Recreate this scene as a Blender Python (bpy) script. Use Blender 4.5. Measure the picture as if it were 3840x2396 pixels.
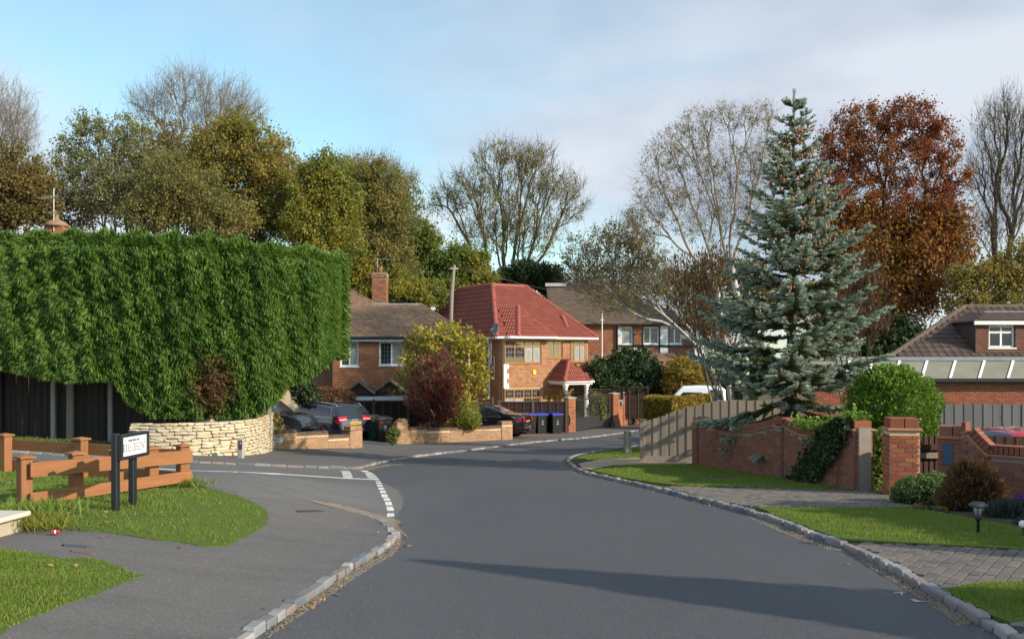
import bpy, bmesh, math, random
import numpy as np
from mathutils import Vector, Matrix
from mathutils.geometry import delaunay_2d_cdt

# ---------------------------------------------------------------- scene, camera, light
scene = bpy.context.scene
for o in list(bpy.data.objects):
    bpy.data.objects.remove(o)
C = scene.collection
F, HY, CX = 3500.0, 1340.0, 1920.0          # focal length, horizon row and centre column of the photograph in pixels
cam_d = bpy.data.cameras.new('camera')
cam_d.sensor_width = 36.0
cam_d.lens = 36.0 * F / 3840.0
cam_d.shift_y = (HY - 1198.0) / 3840.0
cam_d.clip_start = 0.1
cam_d.clip_end = 3000.0
cam = bpy.data.objects.new('camera', cam_d)
cam.rotation_euler = (math.radians(90), 0, 0)
C.objects.link(cam)
scene.camera = cam
scene.render.resolution_x, scene.render.resolution_y = 1024, 638
scene.render.engine = 'CYCLES'
scene.cycles.max_bounces = 6
scene.cycles.transparent_max_bounces = 8
scene.cycles.use_denoising = True

SUN_AZ = math.atan2(0.87, -0.49)             # clockwise from +Y towards +X : the sun stands behind and to the right
SUN_EL = math.radians(24)
world = bpy.data.worlds.new('World')
scene.world = world
world.use_nodes = True
wn, wl = world.node_tree.nodes, world.node_tree.links
wn.clear()
wout = wn.new('ShaderNodeOutputWorld')
wbg = wn.new('ShaderNodeBackground')
wbg.inputs['Strength'].default_value = 0.15
sky = wn.new('ShaderNodeTexSky')
sky.sky_type = 'NISHITA'
sky.sun_disc = False
sky.sun_elevation = SUN_EL
sky.sun_rotation = SUN_AZ
sky.air_density = 1.0
sky.dust_density = 0.6
sky.ozone_density = 1.6
wtc = wn.new('ShaderNodeTexCoord')
wsep = wn.new('ShaderNodeSeparateXYZ')
wl.new(wtc.outputs['Generated'], wsep.inputs[0])
def wmath(op, a, b=None, clamp=False):
    n = wn.new('ShaderNodeMath'); n.operation = op; n.use_clamp = clamp
    for i, v in enumerate((a, b)):
        if v is None: continue
        if isinstance(v, (int, float)): n.inputs[i].default_value = v
        else: wl.new(v, n.inputs[i])
    return n.outputs[0]
# clouds lie on a flat deck: direction / (elevation + small) gives deck coordinates
den = wmath('ADD', wmath('MAXIMUM', wsep.outputs['Z'], 0.0), 0.16)
cx_ = wmath('DIVIDE', wsep.outputs['X'], den)
cy_ = wmath('DIVIDE', wsep.outputs['Y'], den)
wcomb = wn.new('ShaderNodeCombineXYZ')
wl.new(cx_, wcomb.inputs[0]); wl.new(cy_, wcomb.inputs[1])
wmap = wn.new('ShaderNodeMapping')
wmap.inputs['Location'].default_value = (1.2, 5.5, 2.2)
wmap.inputs['Scale'].default_value = (0.42, 0.36, 1.0)
wmap.inputs['Rotation'].default_value = (0, 0, 0.5)
wl.new(wcomb.outputs[0], wmap.inputs[0])
wno = wn.new('ShaderNodeTexNoise')
wno.inputs['Scale'].default_value = 1.15
wno.inputs['Detail'].default_value = 6.0
wno.inputs['Roughness'].default_value = 0.5
wno.inputs['Distortion'].default_value = 0.35
wl.new(wmap.outputs[0], wno.inputs['Vector'])
wr = wn.new('ShaderNodeValToRGB')
wr.color_ramp.elements[0].position = 0.37
wr.color_ramp.elements[1].position = 0.57
wl.new(wno.outputs['Fac'], wr.inputs[0])
wno2 = wn.new('ShaderNodeTexNoise')
wno2.inputs['Scale'].default_value = 2.6
wno2.inputs['Detail'].default_value = 5.0
wl.new(wmap.outputs[0], wno2.inputs['Vector'])
wcr = wn.new('ShaderNodeValToRGB')
wcr.color_ramp.elements[0].position = 0.38
wcr.color_ramp.elements[0].color = (2.5, 2.8, 3.5, 1)
wcr.color_ramp.elements[1].position = 0.60
wcr.color_ramp.elements[1].color = (4.0, 4.2, 4.6, 1)
wl.new(wno2.outputs['Fac'], wcr.inputs[0])
wmix = wn.new('ShaderNodeMix'); wmix.data_type = 'RGBA'
wl.new(wmath('MULTIPLY', wr.outputs[0], 0.92), wmix.inputs['Factor'])
wgain = wn.new('ShaderNodeMix'); wgain.data_type = 'RGBA'; wgain.blend_type = 'MULTIPLY'
wgain.inputs['Factor'].default_value = 1.0
wgain.inputs['B'].default_value = (1.10, 1.30, 1.16, 1)
wl.new(sky.outputs[0], wgain.inputs['A'])
wl.new(wgain.outputs['Result'], wmix.inputs['A'])
wl.new(wcr.outputs[0], wmix.inputs['B'])
wl.new(wmix.outputs['Result'], wbg.inputs['Color'])
wl.new(wbg.outputs[0], wout.inputs[0])

sun_d = bpy.data.lights.new('sun', 'SUN')
sun_d.energy = 4.4
sun_d.angle = math.radians(0.55)
sun_d.color = (1.0, 0.87, 0.70)
sun = bpy.data.objects.new('sun', sun_d)
sdir = Vector((math.sin(SUN_AZ) * math.cos(SUN_EL), math.cos(SUN_AZ) * math.cos(SUN_EL), math.sin(SUN_EL)))
sun.rotation_euler = sdir.to_track_quat('Z', 'Y').to_euler()
C.objects.link(sun)
vs = scene.view_settings
vs.view_transform = 'Standard'
vs.look = 'None'
vs.gamma = 1.0
vs.exposure = 0.38
vs.use_curve_mapping = False

rng = np.random.default_rng(7)
random.seed(11)

# ---------------------------------------------------------------- terrain
_kY = [-60, -10, 0, 6, 10, 15, 20, 30, 37, 48, 60, 90, 150, 900]
_kZ = [-1.2, -1.58, -1.68, -1.80, -1.97, -2.28, -2.58, -3.17, -3.55, -3.93, -4.15, -4.35, -4.4, -4.4]
_tY = np.linspace(-60, 160, 881)
_tZ = np.interp(_tY, _kY, _kZ)
_k = np.hanning(17); _k /= _k.sum()
_tZ[8:-8] = np.convolve(_tZ, _k, 'valid')
def sstep(a, b, x):
    t = np.clip((x - a) / (b - a), 0, 1)
    return t * t * (3 - 2 * t)
def gz(x, y):
    """height of the ground at (x, y)"""
    p = np.interp(y, _tY, _tZ)
    left = np.maximum(0, -x - 4.0)
    p2 = p + 0.05 * np.minimum(left, 14) * sstep(14, 21, y) * (1 - sstep(38, 60, y))
    p2 = p2 - 0.5 * sstep(8.2, 10.0, x) * sstep(16.0, 20.0, y) * (1 - sstep(26, 32, y))   # the sunken garden on the right
    lawn = -1.585 - 0.004 * y                # the level front lawn on the left
    w = sstep(-1.3, -4.3, x) * (1 - sstep(12.5, 19.0, y)) * sstep(-4, 3, y)
    z = p2 * (1 - w) + np.maximum(lawn, p2) * w
    return z
def gzf(x, y): return float(gz(np.float64(x), np.float64(y)))
def P(px, py, Y):
    """the point seen at pixel (px, py) at distance Y"""
    return Vector(((px - CX) / F * Y, Y, -(py - HY) / F * Y))
_Ys = np.concatenate([np.arange(2, 60, 0.02), np.arange(60, 160, 0.1)])
def G(px, py, off=0.0):
    """the point of the ground seen at pixel (px, py)"""
    X = (px - CX) / F * _Ys
    d = (-(py - HY) / F * _Ys) - (gz(X, _Ys) + off)
    i = int(np.argmax(d <= 0)) if (d <= 0).any() else len(_Ys) - 1
    if i > 0:
        t = d[i - 1] / (d[i - 1] - d[i] + 1e-9)
        Y = _Ys[i - 1] + t * (_Ys[i] - _Ys[i - 1])
    else: Y = _Ys[0]
    x = (px - CX) / F * Y
    return Vector((x, Y, gzf(x, Y) + off))
def on_plane(px, py, o, n):
    r = Vector(((px - CX) / F, 1, -(py - HY) / F))
    return r * (o.dot(n) / r.dot(n))

# ---------------------------------------------------------------- objects
def chain(o):
    m = Matrix.Identity(4)
    while o is not None:
        m = o.matrix_basis @ m; o = o.parent
    return m
def tag(o, label=None, cat=None, group=None, kind=None):
    if label: o['label'] = label
    if cat: o['category'] = cat
    if group: o['group'] = group
    if kind: o['kind'] = kind
    return o
def thing(name, label, cat, loc=(0, 0, 0), group=None):
    o = bpy.data.objects.new(name, None)
    o.empty_display_size = 0.2
    o.location = loc
    C.objects.link(o)
    return tag(o, label, cat, group)
def np_mesh(name, V, Fc):
    """V (n,3) array, Fc (m,k) int array of faces that all have k corners"""
    me = bpy.data.meshes.new(name)
    V = np.asarray(V, np.float32); Fc = np.asarray(Fc, np.int32)
    m, k = Fc.shape
    me.vertices.add(len(V)); me.vertices.foreach_set('co', V.ravel())
    me.loops.add(m * k); me.loops.foreach_set('vertex_index', Fc.ravel())
    me.polygons.add(m)
    me.polygons.foreach_set('loop_start', np.arange(0, m * k, k, dtype=np.int32))
    me.polygons.foreach_set('loop_total', np.full(m, k, np.int32))
    me.update(calc_edges=True)
    return me
def link(name, me, mat, parent=None, smooth=False):
    if mat is not None and not me.materials: me.materials.append(mat)
    if smooth: me.shade_smooth()
    o = bpy.data.objects.new(name, me)
    C.objects.link(o)
    if parent is not None: o.parent = parent
    return o
def localise(V, parent):
    """world coordinates to the coordinates of the parent"""
    if parent is None: return np.asarray(V, float)
    m = np.array(chain(parent).inverted())
    V = np.asarray(V, float)
    return V @ m[:3, :3].T + m[:3, 3]

class Frame:
    """a local frame: u along, v away, z up"""
    def __init__(s, o, deg):
        s.o = Vector(o); a = math.radians(deg)
        s.U = Vector((math.cos(a), math.sin(a), 0)); s.V = Vector((-math.sin(a), math.cos(a), 0)); s.Z = Vector((0, 0, 1))
    def w(s, u, v, z): return s.o + s.U * u + s.V * v + s.Z * z
    def uz(s, px, py, v=0.0):
        """(u, z) of the pixel on the plane at depth v of this frame"""
        q = on_plane(px, py, s.o + s.V * v, s.V) - s.o
        return q.dot(s.U), q.z
    def vz(s, px, py, u=0.0):
        q = on_plane(px, py, s.o + s.U * u, s.U) - s.o
        return q.dot(s.V), q.z
WORLD = Frame((0, 0, 0), 0)
def frame2(a, b):
    """a frame whose u axis runs from a to b (level)"""
    d = Vector(b) - Vector(a)
    return Frame(a, math.degrees(math.atan2(d.y, d.x)))

class MB:
    def __init__(s): s.v = []; s.f = []
    def add(s, vs, fs):
        n = len(s.v); s.v += [tuple(p) for p in vs]; s.f += [tuple(i + n for i in q) for q in fs]; return s
    def box(s, fr, u0, u1, v0, v1, z0, z1):
        p = [fr.w(u, v, z) for z in (z0, z1) for v in (v0, v1) for u in (u0, u1)]
        return s.add(p, [(0, 2, 3, 1), (4, 5, 7, 6), (0, 1, 5, 4), (2, 6, 7, 3), (0, 4, 6, 2), (1, 3, 7, 5)])
    def bbox(s, fr, u0, u1, v0, v1, z0, z1, b=0.01):
        """a box with its edges chamfered"""
        bm = bmesh.new(); r = bmesh.ops.create_cube(bm, size=1)
        for q in bm.verts:
            q.co = Vector(((u0 + u1) / 2 + q.co.x * (u1 - u0), (v0 + v1) / 2 + q.co.y * (v1 - v0), (z0 + z1) / 2 + q.co.z * (z1 - z0)))
        bmesh.ops.bevel(bm, geom=list(bm.edges), offset=b, segments=1, affect='EDGES')
        bm.verts.index_update()
        s.add([fr.w(*q.co) for q in bm.verts], [tuple(x.index for x in f.verts) for f in bm.faces]); bm.free(); return s
    def prism(s, pts, vec):
        """extrude the polygon pts by vec"""
        n = len(pts); vec = Vector(vec)
        a = [Vector(p) for p in pts]; b = [p + vec for p in a]
        return s.add(a + b, [tuple(range(n))[::-1], tuple(range(n, 2 * n))] + [(i, (i + 1) % n, n + (i + 1) % n, n + i) for i in range(n)])
    def tube(s, pts, r, n=8, cap=True):
        pts = [Vector(p) for p in pts]
        if isinstance(r, (int, float)): r = [r] * len(pts)
        rings = []
        prev = None
        for i, p in enumerate(pts):
            d = (pts[min(i + 1, len(pts) - 1)] - pts[max(i - 1, 0)]).normalized()
            a = d.orthogonal().normalized() if prev is None else (prev - d * prev.dot(d)).normalized()
            prev = a; b = d.cross(a)
            rings.append([p + (a * math.cos(t) + b * math.sin(t)) * r[i] for t in [2 * math.pi * k / n for k in range(n)]])
        fs = [(i * n + k, i * n + (k + 1) % n, (i + 1) * n + (k + 1) % n, (i + 1) * n + k) for i in range(len(pts) - 1) for k in range(n)]
        if cap: fs += [tuple(range(n))[::-1], tuple(range((len(pts) - 1) * n, len(pts) * n))]
        return s.add([q for R in rings for q in R], fs)
    def lathe(s, c, prof, n=16, axis=None):
        """prof: (radius, height) pairs round the vertical through c, or round another axis"""
        c = Vector(c); ax = Vector(axis or (0, 0, 1)).normalized(); a = ax.orthogonal().normalized(); b = ax.cross(a)
        vs = [c + ax * h + (a * math.cos(t) + b * math.sin(t)) * r for r, h in prof for t in [2 * math.pi * k / n for k in range(n)]]
        fs = [(i * n + k, i * n + (k + 1) % n, (i + 1) * n + (k + 1) % n, (i + 1) * n + k) for i in range(len(prof) - 1) for k in range(n)]
        fs += [tuple(range(n))[::-1], tuple(range((len(prof) - 1) * n, len(prof) * n))]
        return s.add(vs, fs)
    def build(s, name, mat, parent=None, smooth=False, kind=None):
        me = bpy.data.meshes.new(name)
        me.from_pydata([tuple(p) for p in localise(s.v, parent)], [], s.f); me.update()
        o = link(name, me, mat, parent, smooth)
        if kind: o['kind'] = kind
        return o

_CUBE = {}
def unit_cube(mat, bevel=0.0):
    """a shared cube of side 1 with this material"""
    k = (mat.name, bevel)
    if k not in _CUBE:
        bm = bmesh.new(); bmesh.ops.create_cube(bm, size=1)
        if bevel: bmesh.ops.bevel(bm, geom=list(bm.edges), offset=bevel, segments=1, affect='EDGES')
        me = bpy.data.meshes.new('piece'); bm.to_mesh(me); bm.free(); me.materials.append(mat)
        _CUBE[k] = me
    return _CUBE[k]
def pieces(parent, name, items, mat, limit=280, rest=None, mesh=None):
    """items: (centre, U, V, Z, (du, dv, dz)).  The ones that show largest become parts, the others one joined part."""
    if not items: return
    def size(it):
        c, d = it[0], it[4]
        return -max(d) / max(c.length, 0.1) + (0.0 if c.y > 0.5 else 9)
    order = sorted(range(len(items)), key=lambda i: size(items[i]))
    inv = chain(parent).inverted() if parent is not None else Matrix.Identity(4)
    me = mesh or unit_cube(mat)
    for i in order[:limit]:
        c, U, V, Z, d = items[i]
        m = Matrix(((U.x * d[0], V.x * d[1], Z.x * d[2], c.x), (U.y * d[0], V.y * d[1], Z.y * d[2], c.y), (U.z * d[0], V.z * d[1], Z.z * d[2], c.z), (0, 0, 0, 1)))
        o = bpy.data.objects.new(name, me); C.objects.link(o); o.parent = parent
        o.matrix_basis = inv @ m
    if len(items) > limit:
        base = np.array([v.co[:] for v in me.vertices]); k = len(base)
        loops = [tuple(p.vertices) for p in me.polygons]
        V_, F_ = [], []
        for n, i in enumerate(order[limit:]):
            c, U, V, Z, d = items[i]
            A = np.array([U[:], V[:], Z[:]]) * np.array(d)[:, None]
            V_.append(base @ A + np.array(c[:]))
            F_ += [tuple(q + n * k for q in l) for l in loops]
        V_ = localise(np.concatenate(V_), parent)
        m2 = bpy.data.meshes.new(name + '_field')
        m2.from_pydata(V_.tolist(), [], F_); m2.update()
        o = link(rest or name + '_field', m2, mat, parent); o['kind'] = 'stuff'

# ---------------------------------------------------------------- materials
class NT:
    def __init__(s, name):
        s.m = bpy.data.materials.new(name); s.m.use_nodes = True
        s.n, s.l = s.m.node_tree.nodes, s.m.node_tree.links
        s.b = s.n['Principled BSDF']; s.pos = None
    def set(s, sock, v):
        if isinstance(v, bpy.types.NodeSocket): s.l.new(v, sock)
        elif isinstance(v, (tuple, list)) and len(v) == 3 and sock.type == 'RGBA': sock.default_value = (*v, 1)
        else: sock.default_value = v
    def P(s, scale=(1, 1, 1), rot=(0, 0, 0), obj=False):
        if obj: o = s.n.new('ShaderNodeTexCoord').outputs['Object']
        else: o = s.n.new('ShaderNodeNewGeometry').outputs['Position']
        mp = s.n.new('ShaderNodeMapping'); s.l.new(o, mp.inputs[0]); mp.inputs['Scale'].default_value = scale; mp.inputs['Rotation'].default_value = rot
        return mp.outputs[0]
    def noise(s, scale, vec=None, detail=4, rough=0.55, dist=0.0):
        t = s.n.new('ShaderNodeTexNoise'); s.l.new(vec if vec is not None else s.P(), t.inputs['Vector'])
        t.inputs['Scale'].default_value = scale; t.inputs['Detail'].default_value = detail; t.inputs['Roughness'].default_value = rough; t.inputs['Distortion'].default_value = dist
        return t.outputs['Fac']
    def ramp(s, fac, *stops):
        r = s.n.new('ShaderNodeValToRGB'); s.l.new(fac, r.inputs[0]); e = r.color_ramp.elements
        while len(e) < len(stops): e.new(0.5)
        for i, (p, c) in enumerate(stops): e[i].position = p; e[i].color = (*c, 1) if isinstance(c, tuple) else (c, c, c, 1)
        return r.outputs[0]
    def mix(s, fac, a, b, mode='MIX'):
        m = s.n.new('ShaderNodeMix'); m.data_type = 'RGBA'; m.blend_type = mode
        s.set(m.inputs['Factor'], fac); s.set(m.inputs['A'], a); s.set(m.inputs['B'], b)
        return m.outputs['Result']
    def math(s, op, a, b=0.0, clamp=False):
        m = s.n.new('ShaderNodeMath'); m.operation = op; m.use_clamp = clamp
        s.set(m.inputs[0], a); s.set(m.inputs[1], b); return m.outputs[0]
    def rand(s):
        """a random number for each piece: each object, and each island of a joined mesh"""
        a = s.n.new('ShaderNodeObjectInfo').outputs['Random']; b = s.n.new('ShaderNodeNewGeometry').outputs['Random Per Island']
        return s.math('FRACT', s.math('ADD', a, b))
    def bump(s, h, strength=0.3, dist=0.01):
        b = s.n.new('ShaderNodeBump'); b.inputs['Strength'].default_value = strength; b.inputs['Distance'].default_value = dist
        s.l.new(h, b.inputs['Height']); s.l.new(b.outputs[0], s.b.inputs['Normal'])
    def done(s, col, rough=0.7, spec=0.4, metal=0.0, **kw):
        s.set(s.b.inputs['Base Color'], col); s.set(s.b.inputs['Roughness'], rough); s.set(s.b.inputs['Specular IOR Level'], spec); s.set(s.b.inputs['Metallic'], metal)
        for k, v in kw.items(): s.set(s.b.inputs[k.replace('_', ' ')], v)
        return s.m
def sh(c, k): return tuple(min(1.0, x * k) for x in c)

def m_plain(name, col, rough=0.6, spec=0.4, metal=0.0, var=0.15, scale=6.0, bump=0.0, **kw):
    t = NT(name); n = t.noise(scale)
    c = t.mix(n, sh(col, 1 - var), sh(col, 1 + var))
    if bump: t.bump(t.noise(scale * 12), bump, 0.004)
    return t.done(c, rough, spec, metal, **kw)
def m_brick(name, cols, dirt=0.25, rough=0.85):
    """cols: ramp colours picked per brick"""
    t = NT(name); r = t.rand(); k = len(cols)
    c = t.ramp(r, *[(i / max(k - 1, 1), q) for i, q in enumerate(cols)])
    n = t.noise(2.2, detail=5); f = t.noise(70, detail=3)
    c = t.mix(t.math('MULTIPLY', f, 0.5), c, t.mix(1.0, c, (0.55, 0.5, 0.48), 'MULTIPLY'))
    c = t.mix(t.ramp(n, (0.45, 0.0), (0.8, dirt)), c, (0.10, 0.09, 0.085))
    t.bump(f, 0.35, 0.004)
    return t.done(c, rough, 0.25)
def m_wood(name, c1, c2, grain=(3, 3, 0.35), scale=9, rough=0.75, var=0.35, bump=0.25):
    """grain: scale vector in the coordinates of the piece"""
    t = NT(name); v = t.P(grain); n = t.noise(scale, v, 6, 0.65, 0.6); r = t.rand()
    c = t.mix(n, c1, c2)
    c = t.mix(t.math('MULTIPLY', r, var), c, t.mix(1.0, c, (0.5, 0.48, 0.47), 'MULTIPLY'))
    t.bump(n, bump, 0.006)
    return t.done(c, rough, 0.25)
def m_leaf(name, cols, rough=0.55, trans=0.48, patch=None, pscale=0.35):
    """foliage: colours picked per leaf, some light passes through"""
    t = NT(name); r = t.rand(); k = len(cols)
    c = t.ramp(r, *[(i / max(k - 1, 1), q) for i, q in enumerate(cols)])
    if patch is not None:
        n = t.noise(pscale, detail=3)
        c = t.mix(t.ramp(n, (0.42, 0.0), (0.62, 0.85)), c, patch)
    t.done(c, rough, 0.3)
    tr = t.n.new('ShaderNodeBsdfTranslucent'); t.set(tr.inputs['Color'], t.mix(0.3, c, (1, 1, 0.6), 'MULTIPLY'))
    ms = t.n.new('ShaderNodeMixShader'); ms.inputs[0].default_value = trans
    out = t.n['Material Output']
    t.l.new(t.b.outputs[0], ms.inputs[1]); t.l.new(tr.outputs[0], ms.inputs[2]); t.l.new(ms.outputs[0], out.inputs[0])
    return t.m
def m_glass(name, tint=(0.03, 0.04, 0.05), rough=0.04):
    t = NT(name); n = t.noise(0.9)
    c = t.mix(n, sh(tint, 0.5), sh(tint, 1.6))
    return t.done(c, rough, 0.8)

MATS = {}
def build_mats():
    R = MATS
    # asphalt of the carriageway
    t = NT('asphalt'); big = t.noise(0.35, detail=4); mid = t.noise(3.0, t.P((1, 0.35, 1)), 5); fine = t.noise(55, detail=4, rough=0.85)
    c = t.mix(big, (0.058, 0.061, 0.069), (0.078, 0.081, 0.090))
    c = t.mix(t.ramp(mid, (0.4, 0.0), (0.75, 0.35)), c, (0.085, 0.086, 0.092))
    pat = t.noise(0.16, t.P((1.4, 0.45, 1), (0, 0, 0.35)), 3)
    c = t.mix(t.ramp(pat, (0.44, 0.0), (0.58, 0.55)), c, (0.095, 0.096, 0.102))
    c = t.mix(t.ramp(fine, (0.52, 0.0), (0.72, 0.8)), c, (0.17, 0.168, 0.166))
    c = t.mix(t.ramp(fine, (0.28, 0.8), (0.42, 0.0)), c, (0.028, 0.03, 0.034))
    t.bump(fine, 0.5, 0.006); R['asphalt'] = t.done(c, 0.78, 0.35)
    # older, paler asphalt of side road and pavements
    for nm, a, b in (('asphalt_old', (0.118, 0.116, 0.114), (0.15, 0.147, 0.143)), ('asphalt_path', (0.105, 0.101, 0.099), (0.145, 0.137, 0.131))):
        t = NT(nm); big = t.noise(0.5, detail=5); fine = t.noise(45, detail=4, rough=0.85); st = t.noise(1.8, t.P((0.4, 1.6, 1)), 5)
        c = t.mix(big, a, b)
        c = t.mix(t.ramp(st, (0.45, 0.0), (0.75, 0.45)), c, sh(a, 0.62))
        c = t.mix(t.ramp(fine, (0.54, 0.0), (0.74, 0.8)), c, (0.32, 0.31, 0.29))
        c = t.mix(t.ramp(fine, (0.26, 0.8), (0.42, 0.0)), c, (0.045, 0.044, 0.043))
        t.bump(fine, 0.5, 0.006); R[nm] = t.done(c, 0.85, 0.3)
    # turf under the blades
    t = NT('turf'); n = t.noise(1.2, detail=5); f = t.noise(45, detail=3)
    c = t.mix(n, (0.075, 0.125, 0.022), (0.12, 0.18, 0.035)); c = t.mix(t.ramp(f, (0.4, 0.0), (0.7, 0.7)), c, (0.05, 0.055, 0.02))
    t.bump(f, 0.6, 0.02); R['turf'] = t.done(c, 0.95, 0.1)
    t = NT('soil'); n = t.noise(2.5, detail=6); f = t.noise(40)
    c = t.mix(n, (0.05, 0.045, 0.03), (0.10, 0.085, 0.055)); c = t.mix(t.ramp(f, (0.5, 0.0), (0.7, 0.6)), c, (0.06, 0.075, 0.03))
    t.bump(f, 0.6, 0.03); R['soil'] = t.done(c, 0.95, 0.1)
    R['grass'] = m_leaf('grass', [(0.13, 0.22, 0.03), (0.19, 0.29, 0.045), (0.24, 0.33, 0.06), (0.15, 0.25, 0.036), (0.34, 0.33, 0.11), (0.20, 0.28, 0.05)], 0.5, 0.5)
    R['gravel'] = m_brick('gravel', [(0.30, 0.24, 0.17), (0.22, 0.19, 0.15), (0.42, 0.36, 0.27), (0.16, 0.15, 0.14), (0.35, 0.27, 0.18)], 0.1)
    R['sett'] = m_brick('sett', [(0.13, 0.155, 0.19), (0.33, 0.33, 0.32), (0.20, 0.20, 0.20), (0.34, 0.28, 0.25), (0.15, 0.185, 0.24), (0.42, 0.41, 0.39), (0.24, 0.25, 0.27)], 0.4, 0.75)
    R['paver'] = m_brick('paver', [(0.16, 0.145, 0.135), (0.20, 0.175, 0.155), (0.13, 0.125, 0.12), (0.22, 0.19, 0.165)], 0.3)
    R['paver_joint'] = m_plain('paver_joint', (0.09, 0.085, 0.075), 0.95, 0.1)
    t = NT('road_paint'); n = t.noise(30, detail=5); R['paint'] = t.done(t.mix(t.ramp(n, (0.36, 0.85), (0.52, 0.0)), (0.72, 0.72, 0.69), (0.30, 0.30, 0.29)), 0.6, 0.3)
    R['mortar'] = m_plain('mortar', (0.64, 0.51, 0.34), 0.95, 0.1, var=0.2, scale=8)
    R['mortar_grey'] = m_plain('mortar_grey', (0.27, 0.24, 0.21), 0.95, 0.1, var=0.25, scale=8)
    R['brick_red'] = m_brick('brick_red', [(0.36, 0.10, 0.045), (0.42, 0.135, 0.06), (0.28, 0.075, 0.04), (0.45, 0.16, 0.075), (0.24, 0.085, 0.055), (0.40, 0.115, 0.05)], 0.15)
    R['brick_wall'] = m_brick('brick_wall', [(0.27, 0.09, 0.055), (0.33, 0.12, 0.07), (0.21, 0.075, 0.055), (0.31, 0.14, 0.09), (0.24, 0.095, 0.065)], 0.35)
    R['brick_yellow'] = m_brick('brick_yellow', [(0.40, 0.24, 0.13), (0.34, 0.19, 0.11), (0.46, 0.28, 0.15), (0.30, 0.20, 0.14), (0.42, 0.21, 0.11)], 0.3)
    R['brick_house'] = m_brick('brick_house', [(0.40, 0.165, 0.08), (0.31, 0.12, 0.065), (0.46, 0.20, 0.10), (0.24, 0.105, 0.07), (0.42, 0.18, 0.085), (0.34, 0.13, 0.07)], 0.15)
    R['brick_orange'] = m_brick('brick_orange', [(0.46, 0.20, 0.09), (0.38, 0.15, 0.075), (0.52, 0.26, 0.13), (0.30, 0.13, 0.08), (0.50, 0.30, 0.17), (0.42, 0.17, 0.08)], 0.12)
    R['brick_bungalow'] = m_brick('brick_bungalow', [(0.36, 0.10, 0.05), (0.30, 0.08, 0.045), (0.40, 0.125, 0.06), (0.22, 0.08, 0.055), (0.38, 0.11, 0.05)], 0.12)
    R['brick_dark'] = m_brick('brick_dark', [(0.10, 0.075, 0.065), (0.13, 0.09, 0.07), (0.16, 0.11, 0.08), (0.09, 0.075, 0.07)], 0.2)
    R['coping_tile'] = m_brick('coping_tile', [(0.42, 0.20, 0.10), (0.36, 0.17, 0.09), (0.45, 0.25, 0.14)], 0.3)
    R['tile_red'] = m_brick('tile_red', [(0.33, 0.095, 0.065), (0.29, 0.082, 0.058), (0.35, 0.105, 0.072), (0.26, 0.08, 0.06)], 0.12, 0.65)
    R['ridge_red'] = m_brick('ridge_red', [(0.37, 0.115, 0.08), (0.34, 0.10, 0.07)], 0.1, 0.65)
    R['tile_brown'] = m_brick('tile_brown', [(0.30, 0.19, 0.125), (0.24, 0.15, 0.10), (0.34, 0.215, 0.14), (0.20, 0.13, 0.095), (0.31, 0.20, 0.13)], 0.35)
    R['tile_old'] = m_brick('tile_old', [(0.155, 0.115, 0.085), (0.13, 0.10, 0.078), (0.18, 0.13, 0.09), (0.11, 0.09, 0.072)], 0.4)
    R['tile_bungalow'] = m_brick('tile_bungalow', [(0.105, 0.073, 0.064), (0.088, 0.062, 0.055), (0.13, 0.092, 0.077), (0.078, 0.056, 0.052)], 0.3)
    R['stone'] = m_brick('stone', [(0.62, 0.50, 0.32), (0.70, 0.60, 0.42), (0.55, 0.45, 0.29), (0.66, 0.57, 0.42), (0.58, 0.50, 0.37), (0.72, 0.63, 0.45)], 0.25)
    R['stone_core'] = m_plain('stone_core', (0.17, 0.13, 0.085), 0.95, 0.1)
    R['slab'] = m_plain('slab', (0.58, 0.52, 0.45), 0.8, 0.3, var=0.12, scale=3, bump=0.2)
    R['render'] = m_plain('render', (0.42, 0.36, 0.26), 0.9, 0.2, var=0.25, scale=5, bump=0.3)
    R['concrete'] = m_plain('concrete', (0.36, 0.34, 0.30), 0.9, 0.2, var=0.25, scale=7, bump=0.3)
    R['wood_orange'] = m_wood('wood_orange', (0.45, 0.20, 0.085), (0.20, 0.078, 0.033), (1.1, 1.1, 12), 2.4)
    R['wood_orange_post'] = m_wood('wood_orange_post', (0.42, 0.20, 0.09), (0.21, 0.085, 0.038), (10, 10, 0.9), 3.0)
    R['wood_black'] = m_wood('wood_black', (0.060, 0.048, 0.040), (0.030, 0.025, 0.022), (6, 6, 0.5), 5, var=0.6)
    R['wood_grey'] = m_wood('wood_grey', (0.36, 0.31, 0.255), (0.25, 0.21, 0.165), (8, 8, 0.5), 5, var=0.45)
    R['wood_slate'] = m_wood('wood_slate', (0.20, 0.195, 0.195), (0.14, 0.135, 0.135), (8, 8, 0.5), 4, var=0.4)
    R['wood_brown'] = m_wood('wood_brown', (0.12, 0.072, 0.055), (0.065, 0.04, 0.032), (6, 6, 0.6), 5, var=0.5)
    R['panel_brown'] = m_wood('panel_brown', (0.060, 0.036, 0.028), (0.034, 0.022, 0.018), (0.8, 0.8, 8), 5, var=0.5)
    R['panel_frame'] = m_wood('panel_frame', (0.15, 0.10, 0.078), (0.10, 0.065, 0.05), (6, 6, 0.6), 5, var=0.3)
    R['white'] = m_plain('white_plastic', (0.82, 0.82, 0.81), 0.4, 0.4, var=0.04)
    R['white_render'] = m_plain('white_render', (0.80, 0.79, 0.76), 0.8, 0.2, var=0.06)
    R['oak'] = m_wood('oak_frame', (0.40, 0.185, 0.045), (0.30, 0.125, 0.03), (7, 7, 0.7), 4, 0.45, 0.1, 0.08)
    R['door'] = m_wood('oak_door', (0.62, 0.32, 0.045), (0.54, 0.26, 0.035), (7, 7, 0.7), 4, 0.4, 0.08, 0.08)
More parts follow.
